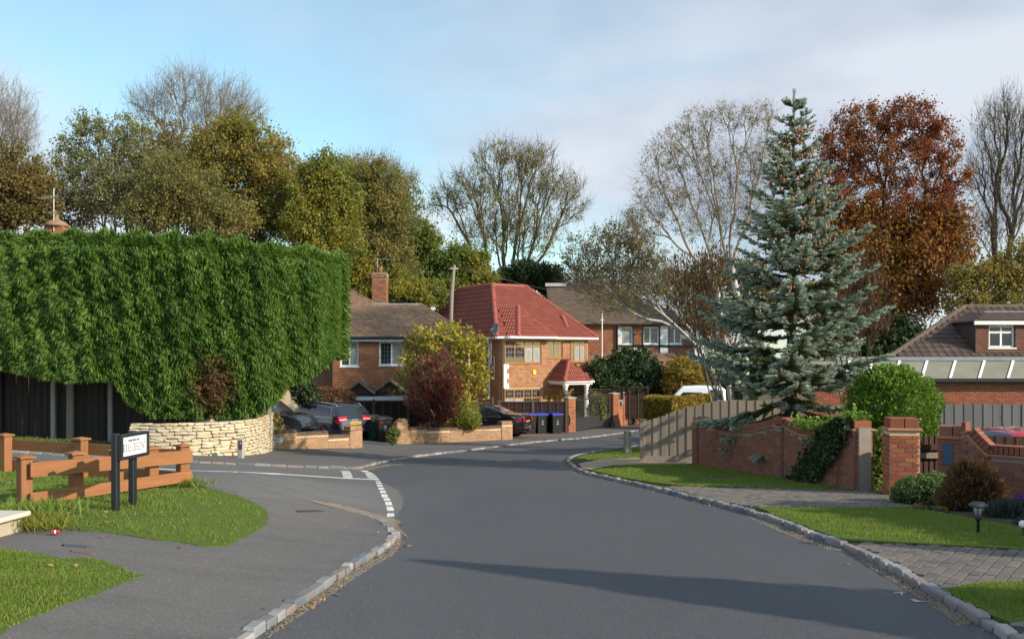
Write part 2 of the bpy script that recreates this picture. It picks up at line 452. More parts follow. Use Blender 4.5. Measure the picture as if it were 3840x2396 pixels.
    R['glass'] = m_glass('window_glass', (0.028, 0.032, 0.036))
    R['curtain'] = m_plain('net_curtain', (0.30, 0.32, 0.30), 0.35, 0.6, var=0.25, scale=5)
    R['lead'] = m_plain('leading', (0.42, 0.43, 0.44), 0.5, 0.4, var=0.1)
    R['flashing'] = m_plain('lead_flashing', (0.24, 0.26, 0.28), 0.55, 0.4, var=0.2)
    R['black'] = m_plain('black_paint', (0.016, 0.018, 0.022), 0.4, 0.5, var=0.2)
    R['black_metal'] = m_plain('black_metal', (0.030, 0.030, 0.034), 0.45, 0.5, var=0.2)
    R['grey_metal'] = m_plain('grey_metal', (0.38, 0.40, 0.42), 0.35, 0.5, 0.6, var=0.1)
    R['dark_gap'] = m_plain('dark_interior', (0.012, 0.011, 0.010), 0.9, 0.1)
    R['bin_black'] = m_plain('bin_black', (0.016, 0.018, 0.020), 0.42, 0.45, var=0.15)
    R['bin_blue'] = m_plain('bin_blue', (0.02, 0.045, 0.46), 0.4, 0.45, var=0.1)
    R['bin_green'] = m_plain('bin_green', (0.018, 0.115, 0.030), 0.42, 0.45, var=0.15)
    R['sign_white'] = m_plain('sign_white', (0.80, 0.82, 0.84), 0.35, 0.45, var=0.03)
    R['sign_ink'] = m_plain('sign_ink', (0.03, 0.03, 0.035), 0.5, 0.4, var=0.1)
    R['tyre'] = m_plain('tyre', (0.018, 0.018, 0.018), 0.8, 0.25)
    R['rim'] = m_plain('alloy', (0.40, 0.41, 0.43), 0.3, 0.5, 0.8, var=0.1)
    R['chrome'] = m_plain('chrome', (0.62, 0.63, 0.65), 0.18, 0.5, 0.9, var=0.05)
    def paint(nm, c, rough=0.25):
        t = NT(nm); n = t.noise(1.5); return t.done(t.mix(n, sh(c, 0.92), sh(c, 1.08)), rough, 0.5, 0.0, Coat_Weight=1.0, Coat_Roughness=0.04)
    R['navy'] = paint('navy_paint', (0.012, 0.017, 0.040)); R['ink'] = paint('dark_blue_black_paint', (0.008, 0.010, 0.018)); R['charcoal'] = paint('charcoal_paint', (0.012, 0.017, 0.024))
    R['car_white'] = paint('white_car_paint', (0.78, 0.80, 0.84), 0.3); R['car_red'] = paint('red_car_paint', (0.42, 0.012, 0.03))
    R['car_glass'] = m_glass('car_glass', (0.014, 0.020, 0.026), 0.03)
    R['tail'] = m_plain('tail_lamp', (0.55, 0.012, 0.018), 0.15, 0.6, var=0.1); R['tail_white'] = m_plain('tail_lamp_clear', (0.75, 0.55, 0.55), 0.15, 0.6, var=0.05)
    R['plate_yellow'] = m_plain('plate_yellow', (0.72, 0.46, 0.02), 0.45, 0.4, var=0.05)
    R['alarm'] = m_plain('alarm_yellow', (0.85, 0.68, 0.03), 0.4, 0.4, var=0.05)
    R['slate'] = m_plain('slate_cover', (0.085, 0.095, 0.115), .6, .4, var=.2); R['clay_patch'] = m_plain('clay_patch', (0.17, 0.115, 0.095), .9, .2, var=.2)
    R['bark'] = m_plain('bark', (0.10, 0.085, 0.065), 0.9, 0.15, var=0.4, scale=5, bump=0.5)
    R['bark_green'] = m_plain('bark_green', (0.12, 0.115, 0.06), 0.9, 0.15, var=0.4, scale=5, bump=0.5)
    R['bark_grey'] = m_plain('bark_grey', (0.20, 0.175, 0.15), 0.9, 0.15, var=0.35, scale=5, bump=0.5)
    R['bark_dark'] = m_plain('bark_dark', (0.055, 0.042, 0.032), 0.9, 0.15, var=0.3, scale=6, bump=0.5)
    t = NT('bark_birch'); n = t.noise(5, t.P((1, 1, 0.35)), 4); R['bark_birch'] = t.done(t.mix(t.ramp(n, (0.56, 0.0), (0.66, 0.8)), (0.46, 0.43, 0.38), (0.10, 0.085, 0.07)), 0.8, 0.2)
    R['leaf_dead'] = m_leaf('fallen_leaf', [(0.34, 0.19, 0.085), (0.24, 0.115, 0.045), (0.40, 0.27, 0.15), (0.17, 0.075, 0.035)], 0.6, 0.15)
build_mats()
M = MATS

# ---------------------------------------------------------------- ground sheets
def in_poly(x, y, poly):
    x = np.asarray(x); y = np.asarray(y); c = np.zeros(x.shape, bool); n = len(poly)
    for i in range(n):
        x1, y1 = poly[i][0], poly[i][1]; x2, y2 = poly[(i + 1) % n][0], poly[(i + 1) % n][1]
        if y1 == y2: continue
        k = ((y1 > y) != (y2 > y)) & (x < (x2 - x1) * (y - y1) / (y2 - y1) + x1); c ^= k
    return c
def dense(line, step=0.4, closed=False):
    out = []; n = len(line)
    for i in range(n if closed else n - 1):
        a = Vector(line[i]); b = Vector(line[(i + 1) % n]); k = max(1, int((b - a).length / step))
        out += [a.lerp(b, j / k) for j in range(k)]
    if not closed: out.append(Vector(line[-1]))
    return out
def smooth_line(line, it=2):
    """round the corners of an open line"""
    for _ in range(it):
        o = [Vector(line[0])]
        for a, b in zip(line[:-1], line[1:]):
            a, b = Vector(a), Vector(b); o += [a.lerp(b, 0.25), a.lerp(b, 0.75)]
        o.append(Vector(line[-1])); line = o
    return line
def sheet(name, poly, off, mat, parent=None, step=0.5, skirt=0.0, kind='structure', jag=0.0):
    """a sheet that lies on the ground inside the outline poly (world x, y)"""
    b = dense([Vector((p[0], p[1], 0)) for p in poly], step * (0.25 if jag else 1), True)
    if jag:
        b = [p + Vector((random.gauss(0, jag), random.gauss(0, jag), 0)) for p in b]
    bp = [(p.x, p.y) for p in b]
    x0, x1 = min(p[0] for p in bp), max(p[0] for p in bp); y0, y1 = min(p[1] for p in bp), max(p[1] for p in bp)
    gx, gy = np.meshgrid(np.arange(x0, x1, step), np.arange(y0, y1, step)); gx = gx.ravel(); gy = gy.ravel()
    k = in_poly(gx, gy, bp)
    pts = [Vector(p) for p in bp] + [Vector((a, c)) for a, c in zip(gx[k], gy[k])]
    n = len(bp)
    v, e, f, *_ = delaunay_2d_cdt(pts, [(i, (i + 1) % n) for i in range(n)], [], 1, 1e-5)
    V = np.array([(p.x, p.y) for p in v])
    V = np.column_stack([V, gz(V[:, 0], V[:, 1]) + off])
    faces = [tuple(q) if (V[q[1]][0] - V[q[0]][0]) * (V[q[2]][1] - V[q[0]][1]) - (V[q[1]][1] - V[q[0]][1]) * (V[q[2]][0] - V[q[0]][0]) > 0 else tuple(q)[::-1] for q in f]
    V = V.tolist()
    if skirt:
        m = len(V); V += [(p[0], p[1], gzf(*p) + off) for p in bp] + [(p[0], p[1], gzf(*p) + off - skirt) for p in bp]
        faces += [(m + i, m + (i + 1) % n, m + n + (i + 1) % n, m + n + i) for i in range(n)]
    me = bpy.data.meshes.new(name); me.from_pydata(localise(V, parent).tolist(), [], faces); me.update()
    o = link(name, me, mat, parent)
    if kind and parent is None: o['kind'] = kind
    return o
def gp(*pts): return [G(*p) for p in pts]
# ---------------------------------------------------------------- ground, roads, pavements
t = NT('sand'); n = t.noise(3, detail=6); f = t.noise(60, detail=4, rough=.8); c = t.mix(n, (0.17, 0.15, 0.125), (0.31, 0.25, 0.175)); c = t.mix(t.ramp(f, (0.5, 0.0), (0.75, 0.7)), c, (0.42, 0.35, 0.26)); c = t.mix(t.ramp(f, (0.25, .7), (0.42, 0.0)), c, (0.09, 0.08, 0.07)); t.bump(f, .6, .01); M['sand'] = t.done(c, .95, .1)
gx = np.concatenate([np.linspace(-400, -40, 14)[:-1], np.arange(-40, 40, 1.0), np.linspace(40, 400, 14)])
gy = np.concatenate([np.linspace(-60, 0, 20)[:-1], np.arange(0, 70, 1.0), np.linspace(70, 160, 30)[:-1], np.linspace(160, 900, 12)])
GX, GY = np.meshgrid(gx, gy)
V = np.column_stack([GX.ravel(), GY.ravel(), gz(GX.ravel(), GY.ravel()) - 0.07])
nx, ny = len(gx), len(gy)
ii = (np.arange(ny - 1)[:, None] * nx + np.arange(nx - 1)[None]).ravel()
tag(link('ground', np_mesh('ground', V, np.column_stack([ii, ii + 1, ii + nx + 1, ii + nx])), M['soil']), kind='structure')

K_LEFT = smooth_line(gp((640, 2600), (860, 2440), (1000, 2345), (1180, 2222), (1300, 2142), (1402, 2077), (1455, 2046), (1476, 2024), (1472, 2008), (1459, 1992), (1440, 1973), (1407, 1957), (1359, 1943)))
K_SIDE_NEAR = gp((1359, 1943), (1202, 1897), (1082, 1876), (911, 1857), (752, 1831), (680, 1817), (550, 1794), (290, 1761), (-100, 1738))
K_SIDE_FAR = gp((-700, 1668), (-100, 1691), (42, 1697), (260, 1712), (643, 1733), (1100, 1753), (1270, 1759))
K_BEND = smooth_line(gp((1270, 1759), (1325, 1762), (1372, 1752), (1430, 1735), (1500, 1723)), 2)
K_FAR = smooth_line(gp((1500, 1723), (1600, 1708), (1780, 1688), (1862, 1676), (1978, 1662), (2077, 1653), (2199, 1643), (2333, 1625), (2402, 1613), (2480, 1600)), 1)
K_RIGHT = smooth_line(gp((2420, 1668), (2260, 1692), (2155, 1711), (2131, 1727), (2136, 1743), (2187, 1775), (2298, 1799), (2472, 1838), (2613, 1875), (2713, 1900), (2800, 1922), (2900, 1952), (3000, 1991), (3113, 2036), (3207, 2066), (3288, 2107), (3401, 2166), (3463, 2208), (3563, 2263), (3664, 2323), (3770, 2385), (3900, 2470)), 1)
xy = lambda L: [(p.x, p.y) for p in L]
road = sheet('road', [(-3.5, 0.5), (4.5, 0.5)] + [(9, 6), (9, 24), (40, 60), (-12, 46), (-30, 30), (-30, 17)], 0.0, M['asphalt'], step=0.45)
edge = gp((1352, 1762), (1400, 1790), (1442, 1812), (1488, 1834), (1506, 1856), (1513, 1880), (1510, 1906), (1503, 1936), (1508, 1975), (1490, 2005))
e2 = []
for p in dense(edge, 0.07): e2.append((p.x + random.gauss(0, 0.03), p.y + random.gauss(0, 0.02)))
side_road = sheet('side_road', xy(K_SIDE_FAR) + e2 + xy(K_LEFT[-6:]) + xy(K_SIDE_NEAR[1:]) + [(-26, 18)], 0.004, M['asphalt_old'], step=0.32)

# pavements and verges stand a kerb above the road
PAVE = 0.05
lp = xy(K_LEFT) + xy(K_SIDE_NEAR[1:]) + [(-14, 14), (-16, 4), (-5, 2.5)]
pavement_left = sheet('pavement_left', lp, PAVE, M['asphalt_path'], step=0.3, skirt=0.2)
far_pts = xy(K_SIDE_FAR) + xy(K_BEND[1:]) + xy(K_FAR[1:]) + [(14, 44), (10, 62), (-32, 62), (-32, 30)]
pavement_far = sheet('pavement_far', far_pts, PAVE, M['asphalt_path'], step=0.6, skirt=0.2)
rp = xy(K_RIGHT) + [(14, 4), (26, 8), (40, 50), (22, 52), (9, 40)]
pavement_right = sheet('verge_right', rp, PAVE - 0.02, M['soil'], step=0.6, skirt=0.2)

def setts(name, label, line, top, mat, length=0.21, width=0.095, wander=0.008, limit=150):
    root = bpy.data.objects.new(name, None); C.objects.link(root)
    root.location = (line[0].x, line[0].y, gzf(line[0].x, line[0].y)); tag(root, label, kind='structure')
    pts = dense([Vector((p.x, p.y, 0)) for p in line], 0.03); items = []; i = 0
    acc = [0.0]
    for a, b in zip(pts[:-1], pts[1:]): acc.append(acc[-1] + (b - a).length)
    acc = np.array(acc); px = np.array([p.x for p in pts]); py = np.array([p.y for p in pts]); s = 0.0
    while s < acc[-1] - 0.1:
        L = length * random.uniform(0.72, 1.3)
        a = Vector((np.interp(s, acc, px), np.interp(s, acc, py), 0)); b = Vector((np.interp(s + L, acc, px), np.interp(s + L, acc, py), 0))
        s += L
        if (b - a).length < 0.05: break
        a.z = gzf(a.x, a.y); b.z = gzf(b.x, b.y)
        U = (b - a).normalized(); V = Vector((-U.y, U.x, 0)).normalized(); U2 = (U + V * random.gauss(0, 0.03) + Vector((0, 0, random.gauss(0, 0.02)))).normalized(); V = Vector((0, 0, 1)).cross(U2).normalized(); Z = U2.cross(V)
        c = (a + b) / 2 + V * random.gauss(0, wander); c.z += top - 0.09 + random.gauss(0, 0.006)
        items.append((c, U2, V, Z, (L - 0.012, width * random.uniform(0.9, 1.1), 0.18)))
    pieces(root, 'sett', items, mat, limit, mesh=unit_cube(mat, 0.10))
    return root
kl = [p.copy() for p in K_LEFT]
setts('kerb_left', 'granite sett kerb curving round the corner pavement', K_LEFT, PAVE + 0.008, M['sett'], 0.20)
setts('kerb_right', 'granite sett kerb along the grass verges on the right', K_RIGHT, PAVE + 0.010, M['sett'], 0.21, limit=240)
setts('kerb_side', 'granite sett kerb of the side road below the stone wall', K_SIDE_FAR + K_BEND[1:], PAVE + 0.01, M['sett'], 0.34, limit=120)
setts('kerb_far', 'granite sett kerb in front of the house driveways', K_FAR, PAVE + 0.01, M['sett'], 0.30, limit=120)

# road markings
def mark(pxs, name='road_marking', parent=None, off=0.009):
    p = [G(*q) for q in pxs]
    m = MB(); m.add([(q.x, q.y, gzf(q.x, q.y) + off) for q in p], [tuple(range(len(p)))])
    o = m.build(name, M['paint'], parent); return o
dash = [(1374, 1770, 1352, 1765, 1382, 1764, 1398, 1776)]
zz = lambda x, y: (1050 + x / 4.2, 1720 + y / 4.2)
for q in ([(1255, 190), (1370, 186), (1410, 214), (1310, 214)], [(1330, 220), (1435, 217), (1462, 234), (1352, 236)], [(1340, 241), (1470, 238), (1492, 255), (1352, 257)],
          [(1355, 263), (1498, 261), (1517, 278), (1370, 281)], [(1370, 287), (1522, 287), (1540, 306), (1385, 306)], [(1400, 315), (1548, 313), (1567, 338), (1450, 336)],
          [(1500, 350), (1575, 350), (1588, 368), (1510, 368)], [(1508, 377), (1592, 377), (1604, 403), (1516, 403)], [(1525, 412), (1610, 412), (1624, 445), (1534, 445)],
          [(1543, 458), (1634, 458), (1648, 493), (1555, 493)], [(1568, 506), (1658, 506), (1674, 546), (1582, 546)], [(1590, 564), (1684, 564), (1706, 613), (1606, 613)],
          [(1625, 624), (1722, 624), (1744, 667), (1640, 667)], [(1650, 682), (1752, 682), (1772, 740), (1664, 740)], [(1672, 760), (1782, 760), (1798, 828), (1686, 828)],
          [(1692, 866), (1794, 862), (1802, 918), (1676, 922)],
          [(940, 196), (1088, 196), (1108, 207), (968, 207)], [(968, 212), (1104, 212), (1124, 236), (978, 236)], [(975, 240), (1124, 242), (1136, 264), (988, 264)],
          [(985, 270), (1134, 271), (1146, 296), (994, 295)], [(990, 300), (1140, 300), (1150, 318), (994, 314)]):
    mark([zz(*a) for a in q], 'give_way_dash', side_road)
ln = [zz(0, 245), zz(600, 284), zz(1000, 311), zz(1450, 328)]
ln = [(560, 1757), (700, 1765), (880, 1771)] + ln
for a, b in zip(ln[:-1], ln[1:]): mark([(a[0], a[1] - 1.6), (b[0], b[1] - 1.6), (b[0], b[1] + 1.8), (a[0], a[1] + 1.8)], 'white_line', side_road)
mark([(3352, 2221), (3395, 2219), (3398, 2223), (3385, 2224), (3388, 2232), (3378, 2232), (3374, 2225), (3352, 2226)], 'paint_scrap', road, 0.005).data.materials[0] = M['concrete']
mark([(3412, 2248), (3428, 2246), (3450, 2254), (3492, 2256), (3490, 2258), (3430, 2258)], 'paint_scrap', road, 0.005).data.materials[0] = M['concrete']

# patches and covers in the pavement
sheet('worn_patch', xy(gp((880, 1864), (955, 1858), (1075, 1876), (1050, 1890), (900, 1880))), PAVE + 0.004, M['asphalt_old'], pavement_left, step=0.6)
def cover(name, label, pxs, mat, off, parent, bars=0):
    p = [G(*q, off) for q in pxs]
    m = MB(); m.prism([q - Vector((0, 0, 0.02)) for q in p], (0, 0, 0.024)); o = m.build(name, mat, parent)
    for k in range(bars):
        t = (k + 0.5) / bars
        a = p[0].lerp(p[1], t); b = p[3].lerp(p[2], t); d = (p[1] - p[0]) * 0.3 / bars
        MB().prism([a - d, a + d, b + d, b - d], (0, 0, 0.012)).build('bar', mat, o)
    return o
cover('drain_cover', None, [(233, 2041), (334, 2047), (328, 2053), (240, 2047)], M['slate'], PAVE + 0.004, pavement_left, 7)
cover('brick_patch', None, [(262, 2062), (362, 2072), (345, 2077), (272, 2068)], M['clay_patch'], PAVE + 0.004, pavement_left)
cover('drain_cover', None, [(2610, 1782), (2700, 1779), (2745, 1786), (2655, 1792)], M['black_metal'], PAVE + 0.012, pavement_right)
cover('drain_cover', None, [(1108, 1914), (1190, 1912), (1218, 1917), (1120, 1920)], M['wood_brown'], PAVE + 0.004, pavement_left)
sheet('sandy_wash', xy(gp((1080, 1873), (1200, 1893), (1300, 1914), (1390, 1938), (1440, 1950), (1490, 1966), (1500, 1985), (1482, 2000), (1462, 1990), (1440, 1972), (1407, 1956), (1359, 1942), (1300, 1930), (1230, 1914), (1150, 1888))), PAVE + 0.006, M['sand'], side_road, step=.3, jag=.05)
# sandy grit washed against the kerbs, and block paving
def block_paving(name, label, pxs, deg, bond=0.2):
    poly = xy(gp(*pxs)); root = sheet(name, poly, PAVE - 0.012, M['paver_joint'], step=0.5)
    root['label'] = label; root['category'] = 'driveway'
    fr = Frame((np.mean([p[0] for p in poly]), np.mean([p[1] for p in poly]), 0), deg); items = []
    for i in range(-60, 61):
        for j in range(-110, 111):
            u = (i + 0.5 * (j % 2)) * bond; v = j * 0.1; q = fr.w(u, v, 0)
            if not in_poly(np.array([q.x]), np.array([q.y]), poly)[0]: continue
            z = gzf(q.x, q.y); n = Vector((-(gzf(q.x + .1, q.y) - z) / .1, -(gzf(q.x, q.y + .1) - z) / .1, 1)).normalized()
            U = (fr.U - n * fr.U.dot(n)).normalized(); W = n.cross(U)
            items.append((Vector((q.x, q.y, z + PAVE - 0.028 + random.gauss(0, 0.002))), U, W, n, (bond - 0.007, 0.093, 0.06)))
    pieces(root, 'paver', items, M['paver'], 290, mesh=unit_cube(M['paver'], 0.05))
    return root
block_paving('block_driveway', 'grey block paved drive running to the brick gate pillar', [(2500, 1832), (2640, 1836), (2900, 1840), (3230, 1850), (3330, 1868), (3420, 1880), (3425, 1912), (3100, 1916), (2835, 1910), (2713, 1897), (2613, 1872)], 62)
block_paving('block_driveway', 'grey block paved drive between two grass verges beside the garden lamp', [(3190, 2048), (3500, 2062), (3860, 2082), (3990, 2090), (3990, 2215), (3840, 2214), (3540, 2232), (3463, 2200), (3401, 2156), (3288, 2098), (3220, 2064)], 55)
block_paving('block_driveway', 'corner of block paved drive at the kerb below the last verge', [(3790, 2360), (3990, 2340), (4100, 2480), (3890, 2455)], 55)
sheet('gravel_path', xy(gp((2168, 1745), (2260, 1728), (2420, 1722), (2640, 1728), (2620, 1746), (2400, 1748), (2300, 1752), (2215, 1768), (2185, 1765))), PAVE + 0.004, m_plain('hoggin', (0.34, 0.27, 0.19), 0.95, 0.1, var=0.3, scale=9, bump=0.4))
tag(bpy.data.objects['gravel_path'], 'sandy gravel path in front of the grey board fence', 'path')
sheet('brick_drive', xy(gp((1940, 1640), (2000, 1622), (2130, 1618), (2150, 1626), (2040, 1638), (1960, 1650))), PAVE + 0.004, m_plain('drive_red', (0.20, 0.13, 0.10), 0.9, 0.2, var=0.3, scale=6, bump=0.3))
tag(bpy.data.objects['brick_drive'], 'reddish drive where the blue lidded bins stand', 'driveway')

# ---------------------------------------------------------------- turf
LAWN_CORNER = xy(gp((-160, 2010), (17, 2009), (124, 1997), (260, 2005), (439, 2022), (549, 2039), (664, 2054), (785, 2071), (851, 2071), (900, 2040), (970, 2004), (1014, 1962), (990, 1923), (937, 1896), (825, 1857), (726, 1830), (680, 1819), (550, 1796), (290, 1763), (-100, 1740), (-500, 1720)))
LAWN_NEAR = xy(gp((-300, 2060), (0, 2078), (120, 2100), (240, 2121), (330, 2118), (400, 2131), (470, 2160), (535, 2183), (480, 2207), (330, 2268), (200, 2314), (90, 2364), (0, 2400), (-150, 2470), (-400, 2560)))
V1 = xy(gp((2160, 1728), (2172, 1716), (2260, 1700), (2430, 1676), (2660, 1680), (2650, 1722), (2420, 1718), (2260, 1724)))
V2 = xy(gp((2215, 1772), (2300, 1755), (2420, 1750), (2605, 1748), (2660, 1752), (2760, 1768), (2900, 1790), (3040, 1816), (3160, 1836), (3240, 1850), (3050, 1846), (2900, 1838), (2700, 1834), (2560, 1832), (2500, 1826), (2350, 1803)))
V3 = xy(gp((2840, 1914), (3100, 1918), (3425, 1914), (3500, 1930), (3640, 1960), (3860, 2000), (4010, 2030), (4010, 2090), (3840, 2080), (3500, 2060), (3205, 2046), (3120, 2028), (3010, 1985), (2905, 1946)))
V4 = xy(gp((3530, 2232), (3640, 2214), (3860, 2204), (4050, 2200), (4080, 2340), (3880, 2350), (3780, 2362), (3680, 2316), (3580, 2262)))
def turf(name, label, poly, n, h, parent_off=PAVE + 0.008):
    sheet(name, poly, parent_off, M['turf'], step=0.35, jag=0.018, skirt=0.07)
    o = bpy.data.objects[name] if name in bpy.data.objects else None
    poly = np.array(poly); x0, y0 = poly.min(0); x1, y1 = poly.max(0)
    x = rng.uniform(x0, x1, n * 4); y = rng.uniform(y0, y1, n * 4)
    k = in_poly(x, y, [tuple(p) for p in poly]) & (y > 4.5); x, y = x[k][:n], y[k][:n]; m = len(x)
    # thin, worn edges and bare spots
    ex = np.minimum.reduce([np.abs((q[0] - x) * (w_[1] - q[1]) - (q[1] - y) * (w_[0] - q[0])) / (np.hypot(*(w_ - q)) + 1e-6) for q, w_ in zip(poly, np.roll(poly, -1, 0))])
    wear = np.sin(x * 1.9 + 2 * np.sin(y * 1.3)) * np.sin(y * 2.3 + x) ; kk = rng.random(m) < np.clip(0.25 + ex * 5.0, 0, 1) * np.where(wear > .72, .45, 1); x, y, ex = x[kk], y[kk], ex[kk]; m = len(x)
    # tufts: blades grow in clumps of differing height
    cl = np.sin(x * 5.1 + 1.3 * np.sin(y * 4.3)) * np.cos(y * 6.7 + x * 2.1)
    hh = h * rng.uniform(0.45, 1.35, m) * (1 + 0.4 * cl) * (1 + .8 * (rng.random(m) < .03)) * np.clip(.5 + ex * 3, .5, 1)
    a = rng.uniform(0, 2 * math.pi, m); w = rng.uniform(0.003, 0.006, m) * (1 + np.maximum(0, y - 9) * 0.09)
    lean = rng.normal(0, 0.45, m); la = rng.uniform(0, 2 * math.pi, m)
    z = gz(x, y) + parent_off - 0.004
    p0 = np.column_stack([x - np.cos(a) * w, y - np.sin(a) * w, z]); p1 = np.column_stack([x + np.cos(a) * w, y + np.sin(a) * w, z])
    p2 = np.column_stack([x + np.cos(la) * lean * hh, y + np.sin(la) * lean * hh, z + hh * 0.9])
    Vv = np.stack([p0, p1, p2], 1).reshape(-1, 3)
    g = link('grass', np_mesh('grass', Vv, np.arange(3 * m).reshape(-1, 3)), M['grass'])
    tag(g, label, 'grass', kind='stuff')
turf('lawn_corner', 'short green grass round the street sign', LAWN_CORNER, 95000, 0.036)
turf('lawn_near', 'short green grass beside the bottom of the pavement', LAWN_NEAR, 52000, 0.036)
turf('verge_far', 'mown grass round the timber marker post', V1, 14000, 0.03)
turf('verge_wall', 'mown grass below the long brick garden wall', V2, 36000, 0.03)
turf('verge_lamp', 'mown grass in front of the garden lamp', V3, 42000, 0.034)
turf('verge_near', 'mown grass beside the last stretch of kerb', V4, 20000, 0.036)

# ---------------------------------------------------------------- grit
def grit(poly_px, n, s0, s1):
    poly = xy(gp(*poly_px)); q = np.array(poly); x = rng.uniform(q[:, 0].min(), q[:, 0].max(), n * 5); y = rng.uniform(q[:, 1].min(), q[:, 1].max(), n * 5)
    k = in_poly(x, y, poly); return np.column_stack([x[k][:n], y[k][:n], rng.uniform(s0, s1, min(n, k.sum()))])
gr = [grit([(1200, 1893), (1300, 1915), (1420, 1945), (1490, 1968), (1500, 1985), (1470, 1995), (1440, 1968), (1359, 1944), (1230, 1912)], 3800, 0.006, 0.02),
      grit([(1478, 1990), (1508, 1985), (1500, 2050), (1470, 2085), (1420, 2110), (1300, 2190), (1200, 2260), (1080, 2340), (1000, 2396), (1030, 2350), (1200, 2222), (1400, 2090), (1478, 2035)], 4200, 0.003, 0.012),
      grit([(1330, 1766), (1380, 1756), (1450, 1742), (1520, 1738), (1430, 1752), (1400, 1760)], 500, 0.008, 0.02),
      grit([(2800, 1935), (2890, 1952), (3000, 1998), (3110, 2044), (3200, 2075), (3100, 2062), (2960, 2010), (2860, 1968)], 1400, 0.004, 0.014),
      grit([(3200, 2075), (3290, 2118), (3400, 2176), (3560, 2275), (3660, 2335), (3600, 2345), (3480, 2270), (3380, 2200), (3260, 2128)], 2400, 0.004, 0.013),
      grit([(900, 2000), (1400, 1960), (1500, 2396), (100, 2396)], 900, 0.003, 0.008), grit([(1500, 1950), (2600, 1950), (3400, 2396), (1200, 2396)], 700, 0.003, 0.008)]
A = np.concatenate(gr); m = len(A)
offs = np.where(np.arange(m) < len(gr[0]), 0.01, 0.004)
tet = np.array([(0, 0.6, 0), (-0.55, -0.4, 0), (0.55, -0.4, 0), (0.05, 0.0, 0.7)])
a = rng.uniform(0, 6.28, m); ca, sa = np.cos(a), np.sin(a)
Vt = tet[None] * A[:, 2, None, None]
X = Vt[..., 0] * ca[:, None] - Vt[..., 1] * sa[:, None] + A[:, 0, None]; Yv = Vt[..., 0] * sa[:, None] + Vt[..., 1] * ca[:, None] + A[:, 1, None]
inpave = in_poly(A[:, 0], A[:, 1], lp)
Zv = Vt[..., 2] + (gz(A[:, 0], A[:, 1]) + np.where(inpave, PAVE, 0.004))[:, None]
Fc = (np.array([(0, 1, 3), (1, 2, 3), (2, 0, 3)])[None] + 4 * np.arange(m)[:, None, None]).reshape(-1, 3)
tag(link('loose_grit', np_mesh('loose_grit', np.stack([X, Yv, Zv], -1).reshape(-1, 3), Fc), M['gravel']), 'sandy grit and chippings lying along the kerbs', 'grit', kind='stuff')

# dead leaves and dirt gathered in the gutters
def gutter(line, off, n, w):
    pts = dense([Vector((p.x, p.y, 0)) for p in line], .1); k = rng.integers(0, len(pts) - 1, n); cl = np.sin(k * .21) + np.sin(k * .083 + 1); k = k[cl > rng.normal(0, .9, n)]
    a = np.array([(pts[i].x, pts[i].y) for i in k]); b = np.array([(pts[i + 1].x, pts[i + 1].y) for i in k]); d = b - a; d /= np.linalg.norm(d, axis=1)[:, None] + 1e-9; q = a + np.column_stack([-d[:, 1], d[:, 0]]) * (off + np.sign(off) * np.abs(rng.normal(0, w, len(k))))[:, None]
    return np.column_stack([q, gz(q[:, 0], q[:, 1]) + .012])
LITTER = np.concatenate([gutter(K_LEFT, -.07, 220, .05), gutter(K_RIGHT, -.07, 420, .07), gutter(K_FAR, -.08, 700, .12), gutter(K_BEND, -.08, 200, .15), gutter(K_SIDE_FAR, -.07, 300, .08)])
# ---------------------------------------------------------------- building helpers
def rect_cells(u0, u1, z0, z1, holes):
    us = sorted({u0, u1} | {x for h in holes for x in (h[0], h[1]) if u0 < x < u1}); zs = sorted({z0, z1} | {x for h in holes for x in (h[2], h[3]) if z0 < x < z1})
    for a, b in zip(us[:-1], us[1:]):
        for c, d in zip(zs[:-1], zs[1:]):
            if not any(h[0] < (a + b) / 2 < h[1] and h[2] < (c + d) / 2 < h[3] for h in holes): yield a, b, c, d
def wall_mesh(mb, fr, u0, u1, z0, z1, holes=(), v=0.0, th=0.22):
    for a, b, c, d in rect_cells(u0, u1, z0, z1, holes):
        p = [fr.w(a, v, c), fr.w(b, v, c), fr.w(b, v, d), fr.w(a, v, d)]; mb.add(p, [(0, 1, 2, 3)])
    for h in holes:
        a, b, c, d = h[:4]; q = [(a, c), (b, c), (b, d), (a, d)]
        for (x0, y0), (x1, y1) in zip(q, q[1:] + q[:1]):
            mb.add([fr.w(x0, v, y0), fr.w(x0, v + th, y0), fr.w(x1, v + th, y1), fr.w(x1, v, y1)], [(0, 1, 2, 3)])
def bricks_on(fr, u0, u1, z0, z1, holes=(), v=0.0, L=0.225, H=0.075, slope=0.0, proud=0.012, zmin=None, top=None, joint=0.015):
    """brick boxes of a stretcher bond on the plane v; slope: rise of the courses per metre; top(u): upper limit"""
    out = []; n = int((z1 - z0) / H); Un = (fr.U + fr.Z * slope).normalized(); Wn = fr.V; Zn = Un.cross(Wn) if Un.cross(Wn).z > 0 else Wn.cross(Un)
    for j in range(n):
        zc = z0 + (j + 0.5) * H; x = u0 - (L / 2 if j % 2 else 0)
        while x < u1 - 0.02:
            a, b = max(x, u0), min(x + L, u1); x += L
            seg = [(a, b)]
            for h in holes:
                if h[2] - 0.02 < zc < h[3] + 0.02:
                    seg = [s for a_, b_ in seg for s in ((a_, min(b_, h[0])), (max(a_, h[1]), b_)) if s[1] - s[0] > 0.03]
            for a_, b_ in seg:
                if b_ - a_ < 0.03: continue
                m = (a_ + b_) / 2; zz_ = zc + slope * m
                if zmin is not None and zz_ < zmin: continue
                if top is not None and zz_ + H / 2 > top(m): continue
                out.append((fr.w(m, v - proud / 2 + random.uniform(-.002, .002), zz_), Un, Wn, Zn, (b_ - a_ - joint, proud * 2, H - joint)))
    return out
